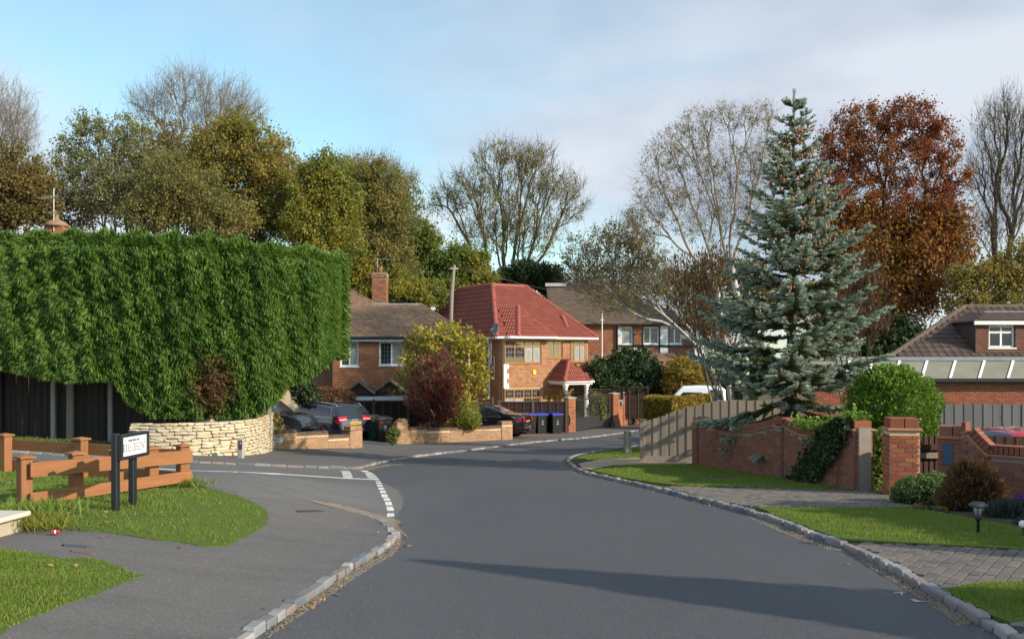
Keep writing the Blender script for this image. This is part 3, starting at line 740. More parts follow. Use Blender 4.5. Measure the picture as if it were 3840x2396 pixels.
def bar(mb, fr, u0, u1, z0, z1, v0, v1): mb.box(fr, u0, u1, v0, v1, z0, z1)
def window(root, fr, r, v, fmat, cols, row=None, lead=None, fw=0.055, pane='glass', sill=True, full=()):
    """r = (u0, u1, z0, z1); cols: fractions of the mullions; row: fraction of the transom from below; full: columns without transom"""
    u0, u1, z0, z1 = r; m = MB(); a = v + 0.05; b = v + 0.12
    m.box(fr, u0, u1, a, b, z0, z0 + fw); m.box(fr, u0, u1, a, b, z1 - fw, z1)
    ed = [0.0] + list(cols) + [1.0]; W = u1 - u0
    for i, c in enumerate(ed):
        x = u0 + c * W; h = fw / 2 if 0 < i < len(ed) - 1 else fw
        x0 = u0 if i == 0 else u1 - fw if i == len(ed) - 1 else x - h; x1 = x0 + (2 * h if 0 < i < len(ed) - 1 else fw)
        m.box(fr, x0, x1, a + 0.002, b - 0.002, z0 + fw, z1 - fw)
    if sill: m.box(fr, u0 - 0.05, u1 + 0.05, v - 0.05, a, z0 - 0.05, z0 + 0.004)
    cells = []
    for i in range(len(ed) - 1):
        x0 = u0 + ed[i] * W + fw * (1 if i == 0 else .5); x1 = u0 + ed[i + 1] * W - fw * (1 if i == len(ed) - 2 else .5)
        if row and i not in full:
            zr = z0 + row * (z1 - z0); m.box(fr, x0, x1, a + 0.004, b - 0.004, zr - fw / 2, zr + fw / 2)
            cells += [(x0, x1, z0 + fw, zr - fw / 2), (x0, x1, zr + fw / 2, z1 - fw)]
        else: cells.append((x0, x1, z0 + fw, z1 - fw))
    w = m.build('window', fmat, root)
    for k, (x0, x1, y0, y1) in enumerate(cells):
        pm = M[pane] if isinstance(pane, str) else M[pane[k % len(pane)]]
        MB().box(fr, x0, x1, b - 0.05, b - 0.03, y0, y1).build('pane', pm, w)
        if lead:
            l = MB(); t = 0.009; vv = (b - 0.058, b - 0.05)
            if lead == 'diamond':
                xm = (x0 + x1) / 2
                for f in (0.3, 0.7): l.box(fr, x0 + f * (x1 - x0) - t / 2, x0 + f * (x1 - x0) + t / 2, *vv, y0, y1)
                for f in ((0.33, 0.66) if y1 - y0 > 0.5 else (0.5,)):
                    yc = y0 + f * (y1 - y0); d = 0.10
                    l.box(fr, x0, x1, *vv, yc - t / 2, yc + t / 2)
                    q = [(xm - d * .6, yc), (xm, yc + d), (xm + d * .6, yc), (xm, yc - d)]
                    for (ax, ay), (bx, by) in zip(q, q[1:] + q[:1]): l.tube([fr.w(ax, vv[0], ay), fr.w(bx, vv[0], by)], t * .8, 4)
            elif lead == 'lattice':
                s = 0.13; k_ = int((x1 - x0 + y1 - y0) / s) + 1
                for sgn in (1, -1):
                    for i in range(-k_, k_):
                        c = i * s; pts = []
                        for xx in np.linspace(x0, x1, 12):
                            yy = (y0 + y1) / 2 + sgn * (xx - (x0 + x1) / 2) * 1.5 + c * 1.5
                            if y0 <= yy <= y1: pts.append((xx, yy))
                        if len(pts) > 1: l.tube([fr.w(pts[0][0], vv[0], pts[0][1]), fr.w(pts[-1][0], vv[0], pts[-1][1])], 0.006, 3)
            else:
                nx_, ny_ = lead
                for i in range(1, nx_): x = x0 + (x1 - x0) * i / nx_; l.box(fr, x - t / 2, x + t / 2, *vv, y0, y1)
                for i in range(1, ny_): y = y0 + (y1 - y0) * i / ny_; l.box(fr, x0, x1, vv[0] + .001, vv[1], y - t / 2, y + t / 2)
            if l.v: l.build('leading', M['lead'], w)
    return w
def roll_tile(mat, rolls=2, h=0.22):
    """a pantile of side 1 with rounded rolls; z is its thickness"""
    k = ('roll', mat.name, rolls)
    if k in _CUBE: return _CUBE[k]
    xs = np.linspace(-0.5, 0.5, 4 * rolls + 1); top = [0.5 + 1.1 * max(0, math.sin(2 * math.pi * rolls * (x + 0.5))) for x in xs]
    v = []; f = []; n = len(xs)
    for y in (-0.5, 0.5):
        for x, t in zip(xs, top): v.append((x, y, t))
    for x in (-0.5, 0.5): v.append((x, -0.5, -0.5))
    for i in range(n - 1): f.append((i, i + 1, n + i + 1, n + i))
    f.append(tuple([2 * n, 2 * n + 1] + list(range(n - 1, -1, -1))))
    me = bpy.data.meshes.new('roll_tile'); me.from_pydata(v, [], f); me.update(); me.materials.append(mat); _CUBE[k] = me
    return me
def tiles_on(pts, w, l, th=0.016, tilt=0.05, lift=0.012, jit=0.004, stagger=False):
    """tiles for a plane roof face; pts[0] to pts[1] is the eave"""
    p = [Vector(q) for q in pts]; U = (p[1] - p[0]).normalized(); N = U.cross(p[2] - p[0]).normalized()
    if N.z < 0: N = -N
    S = N.cross(U).normalized()
    if S.z < 0: S = -S
    q2 = [((q - p[0]).dot(U), (q - p[0]).dot(S)) for q in p]
    u0, u1 = min(a for a, b in q2), max(a for a, b in q2); s1 = max(b for a, b in q2); out = []
    S2 = (S - N * tilt).normalized(); N2 = U.cross(S2); N2 = N2 if N2.z > 0 else -N2
    ny_ = int(s1 / l) + 1; nx_ = int((u1 - u0) / w) + 1
    cx = u0 + (np.arange(nx_)[None] + 0.5) * w + (0.5 * w if stagger else 0.0) * (np.arange(ny_)[:, None] % 2); cy = (np.arange(ny_)[:, None] + 0.5) * l + 0 * cx
    ok = in_poly(cx.ravel(), cy.ravel(), q2)
    for a, b, k in zip(cx.ravel(), cy.ravel(), ok):
        if k: out.append((p[0] + U * a + S * b + N * (lift + th / 2 + random.uniform(0, jit)), U, S2, N2, (w - 0.004, l * 1.12, th)))
    return out
def slab(mb, pts, th=0.06):
    p = [Vector(q) for q in pts]; n = (p[1] - p[0]).cross(p[2] - p[0]).normalized()
    if n.z > 0: n = -n
    mb.prism(p, n * th)
_CYL = {}
def half_tile(mat):
    if mat.name not in _CYL:
        m = MB(); m.tube([(-0.5, 0, 0), (0.5, 0, 0)], [0.5, 0.47], 12); me = bpy.data.meshes.new('ridge'); me.from_pydata(m.v, [], m.f); me.update(); me.materials.append(mat); _CYL[mat.name] = me
    return _CYL[mat.name]
def ridge_items(a, b, d=0.26, l=0.42):
    a, b = Vector(a), Vector(b); D = b - a; n = max(1, int(D.length / l)); U = D.normalized(); V = Vector((-U.y, U.x, 0)).normalized(); W = U.cross(V)
    return [(a.lerp(b, (i + .5) / n), U, V, W, (D.length / n * 1.04, d, d)) for i in range(n)]
def on_face(px, py, pts):
    p = [Vector(q) for q in pts]; return on_plane(px, py, p[0], (p[1] - p[0]).cross(p[2] - p[0]).normalized())

# ---------------------------------------------------------------- house with the red roof
def red_house():
    fr = Frame((-0.71, 53.0, 0), 30); zb = -4.1; ze = 1.05; W = 6.09; D = 11.6
    root = thing('brick_house', 'two storey brick house with red tiled hipped roof and oak framed leaded windows', 'house', fr.w(0, 0, zb))
    bay0, bay1 = fr.uz(1893, 1300, -0.35)[0], fr.uz(2036, 1300, -0.35)[0]
    def R(x0, y0, x1, y1, v=0.0): a, b = fr.uz(x0, y1, v); c, d = fr.uz(x1, y0, v); return (a, c, b, d)
    w1 = R(1895, 1279, 2031, 1362, -0.35); g1 = R(1893, 1457, 2027, 1548, -0.35)
    w2 = R(2052, 1277, 2110, 1342); w3 = R(2138, 1277, 2194, 1357); g3 = R(2137, 1446, 2176, 1540); dr = R(2039, 1462, 2103, 1590)
    m = MB(); hb = [w1, g1]; hf = [w2, w3, g3, dr]
    wall_mesh(m, fr, bay0, bay1, zb, ze, hb, -0.35)
    for u in (bay0, bay1): m.add([fr.w(u, -0.35, zb), fr.w(u, 0, zb), fr.w(u, 0, ze), fr.w(u, -0.35, ze)], [(0, 1, 2, 3)])
    wall_mesh(m, fr, 0, bay0, zb, ze); wall_mesh(m, fr, bay1, W, zb, ze, hf)
    frl = Frame(fr.w(0, D, 0), 30 - 90); frr = Frame(fr.w(W, 0, 0), 30 + 90)
    wall_mesh(m, frl, 0, D, zb, ze); wall_mesh(m, frr, 0, D, zb, ze)
    frb = Frame(fr.w(W, D, 0), 30 + 180); wall_mesh(m, frb, 0, W, zb, ze)
    wl_ = m.build('wall', M['mortar'], root)
    MB().box(fr, 0.3, W - 0.3, 0.3, D - 0.3, zb, ze - 0.1).build('interior', M['dark_gap'], root)
    items = bricks_on(fr, bay0, bay1, zb + 1.6, ze, hb, -0.35) + bricks_on(fr, 0, bay0, zb + 1.6, ze) + bricks_on(fr, bay1, W, zb + 1.6, ze, hf)
    pieces(wl_, 'brick', items, M['brick_orange'], 200)
    it2 = bricks_on(frl, D - 5.5, D, zb + 1.2, ze); pieces(wl_, 'side_brick', it2, M['brick_house'], 0)
    oak = M['oak']
    window(root, fr, w1, -0.35, oak, (0.27, 0.54, 0.77), 0.74, 'diamond', 0.07, ('glass', 'glass', 'glass', 'glass', 'curtain', 'glass', 'curtain', 'glass'))
    window(root, fr, g1, -0.35, oak, (0.27, 0.54, 0.77), 0.62, 'diamond', 0.07, ('curtain', 'glass', 'curtain', 'glass', 'glass', 'glass', 'glass', 'glass'))
    window(root, fr, w2, 0, oak, (0.48,), 0.7, 'diamond', 0.07, full=(0,)); window(root, fr, w3, -0.1, oak, (0.25, 0.62), 0.78, 'diamond', 0.07, ('glass', 'glass', 'curtain', 'glass', 'curtain', 'glass'))
    window(root, fr, g3, -0.1, oak, (0.3, 0.72), 0.6, 'diamond', 0.06)
    # door: two leaves with half oval lights
    u0, u1, z0, z1 = dr; zt = z0 + (z1 - z0) * 0.84; um = (u0 + u1) / 2
    fm = MB(); fm.box(fr, u0, u0 + .06, 0.02, .16, z0, z1); fm.box(fr, u1 - .06, u1, .02, .16, z0, z1); fm.box(fr, u0 + .06, u1 - .06, .03, .15, z1 - .06, z1); fm.box(fr, u0 + .06, u1 - .06, .05, .13, zt, z1 - .06)
    d = fm.build('door', oak, root)
    for s in (-1, 1):
        a, b = (u0 + .06, um - .004) if s < 0 else (um + .004, u1 - .06)
        lf = MB().box(fr, a, b, .07, .12, z0, zt).build('door_leaf', M['door'], d)
        o = MB(); c = um + s * 0.09; zc = z0 + (zt - z0) * .70; pts = [fr.w(c + s * 0.27 * math.sin(t), .055, zc + 0.5 * math.cos(t)) for t in np.linspace(0, math.pi, 12)]
        o.prism(pts, fr.V * 0.01); o.build('door_light', M['glass'], d)
        MB().tube([p - fr.V * .004 for p in pts + pts[:1]], 0.022, 5).build('light_trim', oak, d)
        MB().lathe(fr.w(um + s * .05, .05, z0 + (zt - z0) * .5), [(.02, 0), (.035, .02), (.02, .05)], 8, -fr.V).build('door_knob', M['chrome'], d)
    # white quoin blocks
    q = MB(); za = fr.uz(1888, 1365, -0.36)[1]; zb2 = fr.uz(1888, 1456, -0.36)[1]; a, b, c = (fr.uz(x, 1400, -0.37)[0] for x in (1889, 1900, 1908)); n = 5
    for i in range(n):
        y1 = za + (zb2 - za) * i / n; y0 = za + (zb2 - za) * (i + 1) / n; q.box(fr, a, c if i % 2 == 0 else b, -0.385, -0.35, y0 + .002, y1)
    q.build('quoin', M['white'], root)
    # roof
    zt = 4.45; e = 0.42; E = [(-e, -e), (W + e, -e), (W + e, D + e), (-e, D + e)]; T = [(1.85, 4.2), (4.2, 4.2), (4.2, 8.9), (1.85, 8.9)]
    Ew = [fr.w(*p, ze + 0.1) for p in E]; Tw = [fr.w(*p, zt) for p in T]
    rm = MB(); faces = [[Ew[i], Ew[(i + 1) % 4], Tw[(i + 1) % 4], Tw[i]] for i in range(4)]
    for f in faces: slab(rm, f)
    slab(rm, Tw); rf = rm.build('roof', M['tile_red'], root)
    # hipped roof over the bay
    up = [fr.uz(x, 1264, -0.85)[0] for x in (1903, 1944, 2086)]
    B_ = fr.w(2.0, 1.30, ze + 1.95); Cw = fr.w(up[1], -0.85, ze + .1); Dw = fr.w(up[2], -0.85, ze + .1); Ev = fr.w(fr.uz(1903, 1264, -.42)[0], -0.42, ze + .1)
    n1 = (Cw - Ev).cross(B_ - Ev).normalized(); hd = n1.cross(Vector((0, 0, 1))).normalized(); hd = hd if hd.dot(fr.V) > 0 else -hd; A_ = B_ + hd * ((1.85 / 3.25 * 4.62 - .42 - 1.30) / hd.dot(fr.V))
    bm_ = MB(); f1 = [Ev, Cw, B_, A_]; f2 = [Cw, Dw, B_]
    bm_.add([A_, B_, Cw, Dw, Ev, fr.w(up[0], .3, ze + .1), fr.w(up[2], .3, ze + .1)], [(4, 2, 1, 0), (2, 3, 1), (4, 5, 0), (3, 6, 1), (0, 1, 6, 5), (4, 2, 3, 6, 5)])
    bm_.build('bay_roof', M['tile_red'], root)
    tl = []
    bayp = [((q_ - fr.o).dot(fr.U), (q_ - fr.o).dot(fr.V)) for q_ in (Ev, Cw, Dw, B_, A_)]
    keep = lambda it: not in_poly(np.array([(it[0] - fr.o).dot(fr.U)]), np.array([(it[0] - fr.o).dot(fr.V)]), bayp)[0]
    for f in faces[:2] + faces[3:]: tl += [it for it in tiles_on(f, 0.30, 0.345, 0.03, 0.10, 0.03) if keep(it)]
    tl += tiles_on(f1, 0.30, 0.345, 0.03, 0.10, 0.03) + tiles_on(f2, 0.30, 0.345, 0.03, 0.10, 0.03)
    pieces(rf, 'tile', tl, M['tile_red'], 260, mesh=roll_tile(M['tile_red']))
    rd = []
    for i in range(4): rd += ridge_items(Ew[i], Tw[i], 0.30) + ridge_items(Tw[i], Tw[(i + 1) % 4], 0.26)
    rd += ridge_items(Cw, B_, 0.28) + ridge_items(A_, B_, 0.22) + ridge_items(B_, Dw, 0.12)
    # small gablet by the right hip
    g0 = fr.uz(2120, 1200, 0.6)
    s0, s1 = on_face(2108, 1192, faces[0]), on_face(2128, 1234, faces[0]); rd += ridge_items(s0 + Vector((0, 0, .12)), s1 + Vector((0, 0, .02)), 0.26)
    pieces(rf, 'ridge_tile', rd, M['ridge_red'], 120, mesh=half_tile(M['ridge_red']))
    # gutters, soffit, downpipe
    gm = MB(); h = 0.06
    pr = [fr.w(-e, D + e, ze + .07), fr.w(-e, -e, ze + .07), fr.w(up[0] + .1, -e, ze + .07), fr.w(up[0] + .1, -0.9, ze + .07), fr.w(up[2], -0.9, ze + .07), fr.w(up[2] + .1, -e, ze + .07), fr.w(W + e, -e, ze + .07), fr.w(W + e, D + e, ze + .07)]
    for a, b in zip(pr[:-1], pr[1:]): gm.tube([a, b], 0.075, 8)
    gm.build('gutter', M['white'], root)
    sm = MB(); sm.box(fr, -e + .02, W + e - .02, -e + .02, 0.0, ze - .02, ze + .03); sm.box(fr, -e + .02, 0, 0, D, ze - .021, ze + .029); sm.box(fr, W, W + e - .02, 0, D, ze - .021, ze + .029); sm.box(fr, up[0] + .05, up[2], -.85, -e, ze - .021, ze + .031); sm.build('soffit', M['white'], root)
    v_ = D - frl.uz(1841, 1400)[0]
    dp = MB(); dp.tube([fr.w(-e, v_, ze), fr.w(-.1, v_, ze - .35), fr.w(-.1, v_, zb)], 0.05, 8); dp.build('downpipe', M['white'], root)
    dp2 = MB(); v3 = v_ - .55; dp2.tube([fr.w(-.08, v_ - .15, ze - 1.0), fr.w(-.08, v3, ze - 1.0), fr.w(-.08, v3, ze - 1.9)], 0.025, 6); dp2.build('overflow_pipe', M['white'], root)
    # alarm box
    au, az = fr.uz(2003, 1396, -0.38); MB().bbox(fr, au - .11, au + .11, -0.44, -0.35, az - .14, az + .13, .03).build('alarm_box', M['alarm'], root)
    # porch
    pu = [fr.uz(x, 1432, v)[0] for x, v in ((2034, -0.2), (2118, -1.7), (2225, -1.7))]; pz = fr.uz(2118, 1432, -1.7)[1]; az = fr.uz(2085, 1354, 0)[1]
    c0, c1 = fr.uz(2072, 1354, 0)[0], fr.uz(2098, 1354, -0.3)[0]
    a0 = fr.w(pu[1] - 0.05, -1.75, pz); a1 = fr.w(pu[2], -1.75, pz); b0 = fr.w(pu[1] - .05, 0, pz); b1 = fr.w(pu[2], 0, pz); t0 = fr.w(c1 + .35, -0.75, az); t1 = fr.w(c1 + .35, 0.0, az)
    pm = MB(); pm.add([a0, a1, b1, b0, t0, t1], [(0, 1, 4), (1, 2, 5, 4), (3, 0, 4, 5), (0, 3, 2, 1)]); pr_ = pm.build('porch_roof', M['tile_red'], root)
    pieces(pr_, 'tile', tiles_on([a0, a1, t0], 0.3, 0.32, 0.03, .10, .03) + tiles_on([b0, a0, t0, t1], 0.3, 0.32, 0.03, .10, .03) + tiles_on([a1, b1, t1, t0], .3, .32, .03, .10, .03), M['tile_red'], 60, mesh=roll_tile(M['tile_red']))
    pieces(pr_, 'ridge_tile', ridge_items(a0, t0, .24) + ridge_items(a1, t0, .12) + ridge_items(t0, t1, .22), M['ridge_red'], 60, mesh=half_tile(M['ridge_red']))
    pg = MB(); pg.tube([b0, a0], .07, 8); pg.tube([a0, a1], .07, 8); pg.tube([a1, b1], .07, 8); pg.box(fr, pu[1], pu[2] - .05, -1.7, -.02, pz - .16, pz - .02); pg.build('porch_fascia', M['white'], root)
    for u in (pu[1] + .18, pu[2] - .35):
        MB().lathe(fr.w(u, -1.5, zb), [(.19, 0), (.19, .12), (.14, .16), (.13, 1.4), (.12, pz - zb - .34), (.17, pz - zb - .26), (.2, pz - zb - .16)], 16).build('column', M['white'], root, True)
    # satellite dish on its pole
    dq = P(1857, 1233, 52.6); dm = MB(); ax = Vector((-0.75, -0.62, 0.22)).normalized(); dm.lathe(dq, [(0.02, 0.10), (0.16, 0.085), (0.27, 0.04), (0.33, -0.02), (0.33, -0.035), (0.26, 0.02), (0.02, 0.075)], 20, -ax)
    ds = thing('satellite_dish', 'grey satellite dish on a pole at the corner of the red roofed house', 'satellite dish', (dq.x, dq.y, dq.z - 1.2))
    dm.build('dish', M['flashing'], ds, True)
    pp = P(1841, 1236, 52.75); MB().tube([pp, Vector((pp.x, pp.y, -0.4))], 0.025, 6).build('pole', M['grey_metal'], ds); MB().tube([pp, dq], .02, 6).tube([dq - ax * -.05, dq + ax * .38 + Vector((0, 0, -.16))], .014, 5).build('arm', M['grey_metal'], ds)
    hb_ = dq + ax * .38 + Vector((0, 0, -.16)); MB().lathe(hb_, [(.03, -.04), (.04, 0), (.03, .05)], 8, ax).build('receiver', M['black_metal'], ds)
    # hanging baskets
    for x, y in ((2120, 1478), (2212, 1478)):
        c = P(x, y, 52.3 if x < 2150 else 54.2); b = thing('hanging_basket', 'cone shaped hanging basket with trailing plants on the %s column of the porch' % ('door side' if x < 2150 else 'gate side'), 'basket', c + Vector((0, 0, -.35)), 'hanging baskets of the porch')
        MB().lathe(c, [(.03, -.5), (.12, -.28), (.22, 0), (.2, .01)], 12).build('cone', M['wood_brown'], b, True)
        leaf_cloud(b, 'plants', M['lf_olive'], np.column_stack([rng.normal(0, .16, 260) + c.x, rng.normal(0, .16, 260) + c.y, rng.normal(.06, .13, 260) + c.z]), .05)
        MB().tube([c + Vector((0, 0, 0)), c + Vector((0, 0, .55))], .008, 4).build('chain', M['grey_metal'], b)
    return root

def leaf_cloud(parent, name, mat, pts, size, elong=1.5, up=None, jit=0.35, kind=None, smooth=False):
    """pts (n,3): one diamond shaped leaf at each point, in random directions (or along up (n,3))"""
    n = len(pts); pts = np.asarray(pts, float)
    d = rng.normal(size=(n, 3)) if up is None else np.asarray(up) + rng.normal(0, jit, (n, 3))
    d /= np.linalg.norm(d, axis=1)[:, None] + 1e-9
    s = np.cross(d, rng.normal(size=(n, 3))); s /= np.linalg.norm(s, axis=1)[:, None] + 1e-9
    sz = (size if np.ndim(size) else np.full(n, size)) * rng.uniform(0.65, 1.3, n)
    a = d * (sz * elong / 2)[:, None]; b = s * (sz / 2)[:, None]
    V_ = np.stack([pts - a, pts + b * 1.0 - a * .1, pts + a, pts - b * 1.0 - a * .1], 1).reshape(-1, 3)
    o = link(name, np_mesh(name, localise(V_, parent), np.arange(4 * n).reshape(-1, 4)), mat, parent)
    if kind: o['kind'] = kind
    return o
M['lf_olive'] = m_leaf('leaf_olive', [(0.10, 0.12, 0.03), (0.15, 0.16, 0.04), (0.20, 0.18, 0.05), (0.08, 0.11, 0.03)])
red_house()

# ---------------------------------------------------------------- brown roofed house on the left
def aerial(name, label, base, h, els, deg, size=1.0):
    t = thing(name, label, 'aerial', base); b = Vector(base)
    MB().tube([b, b + Vector((0, 0, h))], 0.022, 6).build('mast', M['grey_metal'], t)
    a = math.radians(deg); d = Vector((math.cos(a), math.sin(a), 0)); p = Vector((-d.y, d.x, 0))
    for z, L, n, w in els:
        c = b + Vector((0, 0, z)); MB().tube([c - d * L * .2, c + d * L * .8], 0.014, 5).build('boom', M['grey_metal'], t)
        for i in range(n):
            q = c + d * (L * (i / max(1, n - 1) - .2)); MB().tube([q - p * w / 2, q + p * w / 2], 0.008, 4).build('element', M['grey_metal'], t)
    return t
def chimney(root, fr, u0, u1, v0, v1, z0, z1, mat='brick_house'):
    m = MB(); m.box(fr, u0, u1, v0, v1, z0, z1 - .25); m.box(fr, u0 - .04, u1 + .04, v0 - .04, v1 + .04, z1 - .25, z1 - .05); m.box(fr, u0, u1, v0, v1, z1 - .05, z1)
    c = m.build('chimney', M['mortar_grey'], root); r = Frame(fr.w(u1, v0, 0), math.degrees(math.atan2(fr.V.y, fr.V.x)))
    it = bricks_on(fr, u0, u1, z0, z1 - .25, v=v0) + bricks_on(r, 0, v1 - v0, z0, z1 - .25) + bricks_on(fr, u0 - .04, u1 + .04, z1 - .25, z1 - .05, v=v0 - .04, H=.1)
    pieces(c, 'brick', it, M[mat], 90)
    for k in range(1): MB().lathe(fr.w((u0 + u1) / 2, (v0 + v1) / 2, z1), [(.13, 0), (.11, .22), (.13, .24), (.13, .3), (.09, .3)], 12).build('chimney_pot', M['coping_tile'], c, True)
    return c
def brown_house():
    fr = Frame((0, 45.0, 0), 0); zb = -3.85; ze = 0.93
    root = thing('brick_house', 'brick house with brown tiled roof, tall chimney and white leaded casement windows', 'house', fr.w(-5.5, 0, zb))
    ul, ur = fr.uz(1237, 1300)[0], fr.uz(1745, 1300)[0]
    def R(x0, y0, x1, y1, v=0.0): a, b = fr.uz(x0, y1, v); c, d = fr.uz(x1, y0, v); return (a, c, b, d)
    w1 = R(1276, 1281, 1344, 1374); w2 = R(1422, 1281, 1514, 1370); w3 = R(1590, 1281, 1682, 1370); holes = [w1, w2, w3]
    m = MB(); wall_mesh(m, fr, ul, ur, zb, ze, holes); frr = Frame(fr.w(ur, 0, 0), 90); wall_mesh(m, frr, 0, 5.2, zb, ze)
    f2 = Frame((0, 45.7, 0), 0); wall_mesh(m, f2, ul - 6, ul, zb, ze); frl = Frame(fr.w(ul, .7, 0), -90); wall_mesh(m, frl, 0, .7, zb, ze)
    m.box(fr, ul - 6, ur, 5.2, 5.4, zb, ze)
    w = m.build('wall', M['mortar'], root); MB().box(fr, ul + .3, ur - .3, .3, 5.0, zb, ze - .1).build('interior', M['dark_gap'], root)
    pieces(w, 'brick', bricks_on(fr, ul, ur, zb + 1.8, ze, holes) + bricks_on(f2, ul - 1.5, ul, zb + 1.8, ze), M['brick_house'], 200)
    pieces(w, 'side_brick', bricks_on(frr, 0, 3, zb + 2, ze), M['brick_house'], 0)
    for r in holes: window(root, fr, r, 0, M['white'], (0.5,), None, (3, 5), 0.075, ('glass', 'curtain'))
    # roof
    t = 0.70; e = 0.35; pl = [fr.w(0, -e, ze + .05), fr.w(1, -e, ze + .05), fr.w(0, 1 - e, ze + .05 + t)]
    f = lambda x, y: on_face(x, y, pl)
    e0, e1 = fr.w(ul - 6, -e, ze + .05), fr.w(ur + e, -e, ze + .05); r1 = f(1580, 1142); r0 = f(1400, 1142); h0 = f(1396, 1133); h1 = f(1287, 1076); h2 = f(1180, 1020)
    e2 = fr.w(ur + e, 5.6, ze + .05)
    front = [e0, e1, r1, r0, h0, h1, h2, Vector((e0.x + 2, h2.y, h2.z))]
    rm = MB(); slab(rm, front); rb = Vector((r1.x, 5.6 + 45 - (r1.y - 44.65), r1.z)); hip = [e1, e2, Vector((r1.x, 48.2, r1.z)), r1]; slab(rm, hip)
    rm.add([r0, r1, Vector((r1.x, 48.2, r1.z)), Vector((r0.x, 48.2, r0.z))], [(0, 1, 2, 3)])
    b2 = Vector((h2.x, h2.y + 2.4, h2.z)); rm.add([h0, h1, h2, b2, Vector((h0.x, h0.y + 4, h0.z))], [(0, 1, 2, 3, 4)])
    rm.add([Vector((r0.x, 48.2, r0.z)), Vector((r1.x, 48.2, r1.z)), e2, fr.w(ul - 6, 5.6, ze + .05), Vector((e0.x + 2, h2.y, h2.z)), h2], [(0, 1, 2, 3), (3, 4, 5, 0)])
    rf = rm.build('roof', M['tile_old'], root)
    tl = tiles_on(front, 0.165, 0.105, 0.013, 0.10, 0.012, 0.014, True) + tiles_on(hip, 0.165, 0.105, 0.013, .10, .012, .014, True)
    pieces(rf, 'tile', tl, M['tile_brown'], 200)
    pieces(rf, 'hip_tile', ridge_items(e1, r1, .14, .3) + ridge_items(h0, h2, .14, .3), M['tile_brown'], 60, mesh=half_tile(M['tile_brown']))
    MB().tube([r0, r1], .06, 8).build('ridge_flashing', M['flashing'], rf)
    # fascia, gutter
    fa = MB(); fa.box(fr, fr.uz(1274, 1270, -.3)[0], ur + .2, -.30, -.27, ze - .17, ze - .01); fa.build('fascia', M['white'], root)
    g = MB(); g.tube([fr.w(ul - .3, -e - .05, ze + .0), fr.w(ur + e, -e - .05, ze)], .06, 8); g.tube([fr.w(ul + .12, -e, ze - .05), fr.w(ul + .12, -.08, ze - .4), fr.w(ul + .12, -.08, zb)], .04, 8); g.build('gutter', M['black'], root)
    cu0, cu1 = fr.uz(1395, 1080, 2.6)[0], fr.uz(1448, 1080, 2.6)[0]; cz = fr.uz(1420, 1022, 2.6)[1]
    chimney(root, fr, cu0, cu1, 2.6, 3.3, 2.2, cz)
    MB().box(fr, cu0 - .05, cu1 + .05, 2.5, 3.4, 2.5, 2.78).build('chimney_flashing', M['flashing'], root)
    ab = fr.w((cu0 + cu1) / 2 - .12, 2.9, cz); aerial('tv_aerial', 'thin television aerial on the tall brick chimney', ab, 0.75, [(0.72, 0.9, 6, .3)], 12)
    # porch gables
    for x0, xa, x1, y0, ya, vv in ((1258, 1347, 1400, 1476, 1430, -1.5), (1400, 1462, 1520, 1470, 1424, -1.2)):
        a = fr.w(*((fr.uz(xa, ya, vv)[0], vv, fr.uz(xa, ya, vv)[1]))); uL, zL = fr.uz(xa - (x1 - xa) * .95, y0, vv); uR = fr.uz(x1, y0, vv)[0]
        pm = MB(); pa, pb = fr.w(uL - .1, vv - .15, zL), fr.w(uR + .1, vv - .15, zL); ap = fr.w(a.x, vv - .15, a.z); bk = Vector((0, -vv + .15, 0))
        slab(pm, [pa, pa + bk, ap + bk, ap], .07); slab(pm, [pb, pb + bk, ap + bk, ap], .07)
        pr = pm.build('porch_roof', M['tile_old'], root)
        pieces(pr, 'tile', tiles_on([pa, pa + bk, ap + bk, ap], .165, .11, .013, .1, .012, .012, True) + tiles_on([pb, pb + bk, ap + bk, ap], .165, .11, .013, .1, .012, .012, True), M['tile_old'], 40)
        MB().prism([fr.w(uL, vv, zL), fr.w(uR, vv, zL), fr.w(a.x, vv, a.z - .08)], fr.V * .1).build('gable', M['wood_brown'], root)
        b = MB(); b.tube([pa, ap], .05, 4); b.tube([ap, pb], .05, 4); b.build('barge_board', M['wood_grey'], root)
        MB().box(fr, uL + .05, uR - .05, vv + .05, -.02, zb, zL + .02).build('porch_wall', M['wood_brown'], root)
        MB().tube([pa + bk + Vector((0, -.04, .05)), ap + bk + Vector((0, -.04, .06))], .07, 4).build('porch_flashing', M['flashing'], root)
    return root
brown_house()
def garage():
    fr = Frame((0, 42.6, 0), 0); a, b = fr.uz(1290, 1490)[0], fr.uz(1560, 1490)[0]; z = fr.uz(1380, 1490)[1]; zb = -3.8
    t = thing('flat_roofed_garage', 'low flat roofed outbuilding with white fascia behind the dark panel fence', 'garage', fr.w((a + b) / 2, 0, zb))
    h = [(a + 1.35, a + 1.95, zb + 1.2, z - .22), (a + 2.15, a + 2.75, zb + 1.2, z - .22)]
    m = MB(); wall_mesh(m, fr, a, b, zb, z - .12, h, 0, .15); m.box(fr, a, b, 1.7, 1.8, zb, z - .12); m.box(fr, a, a + .1, .01, 1.7, zb, z - .12); m.box(fr, b - .1, b, .01, 1.7, zb, z - .12); m.build('wall', M['wood_brown'], t)
    MB().box(fr, a - .12, b + .12, -.12, 1.85, z - .1, z + .02).build('roof', M['flashing'], t); MB().box(fr, a - .13, b + .13, -.15, -.12, z - .13, z + .03).build('fascia', M['white'], t)
    MB().box(fr, a + .2, b - .2, .3, 1.5, zb, z - .3).build('interior', M['dark_gap'], t)
    for r in h: window(t, fr, r, 0, M['white'], (), None, None, .06)
garage()

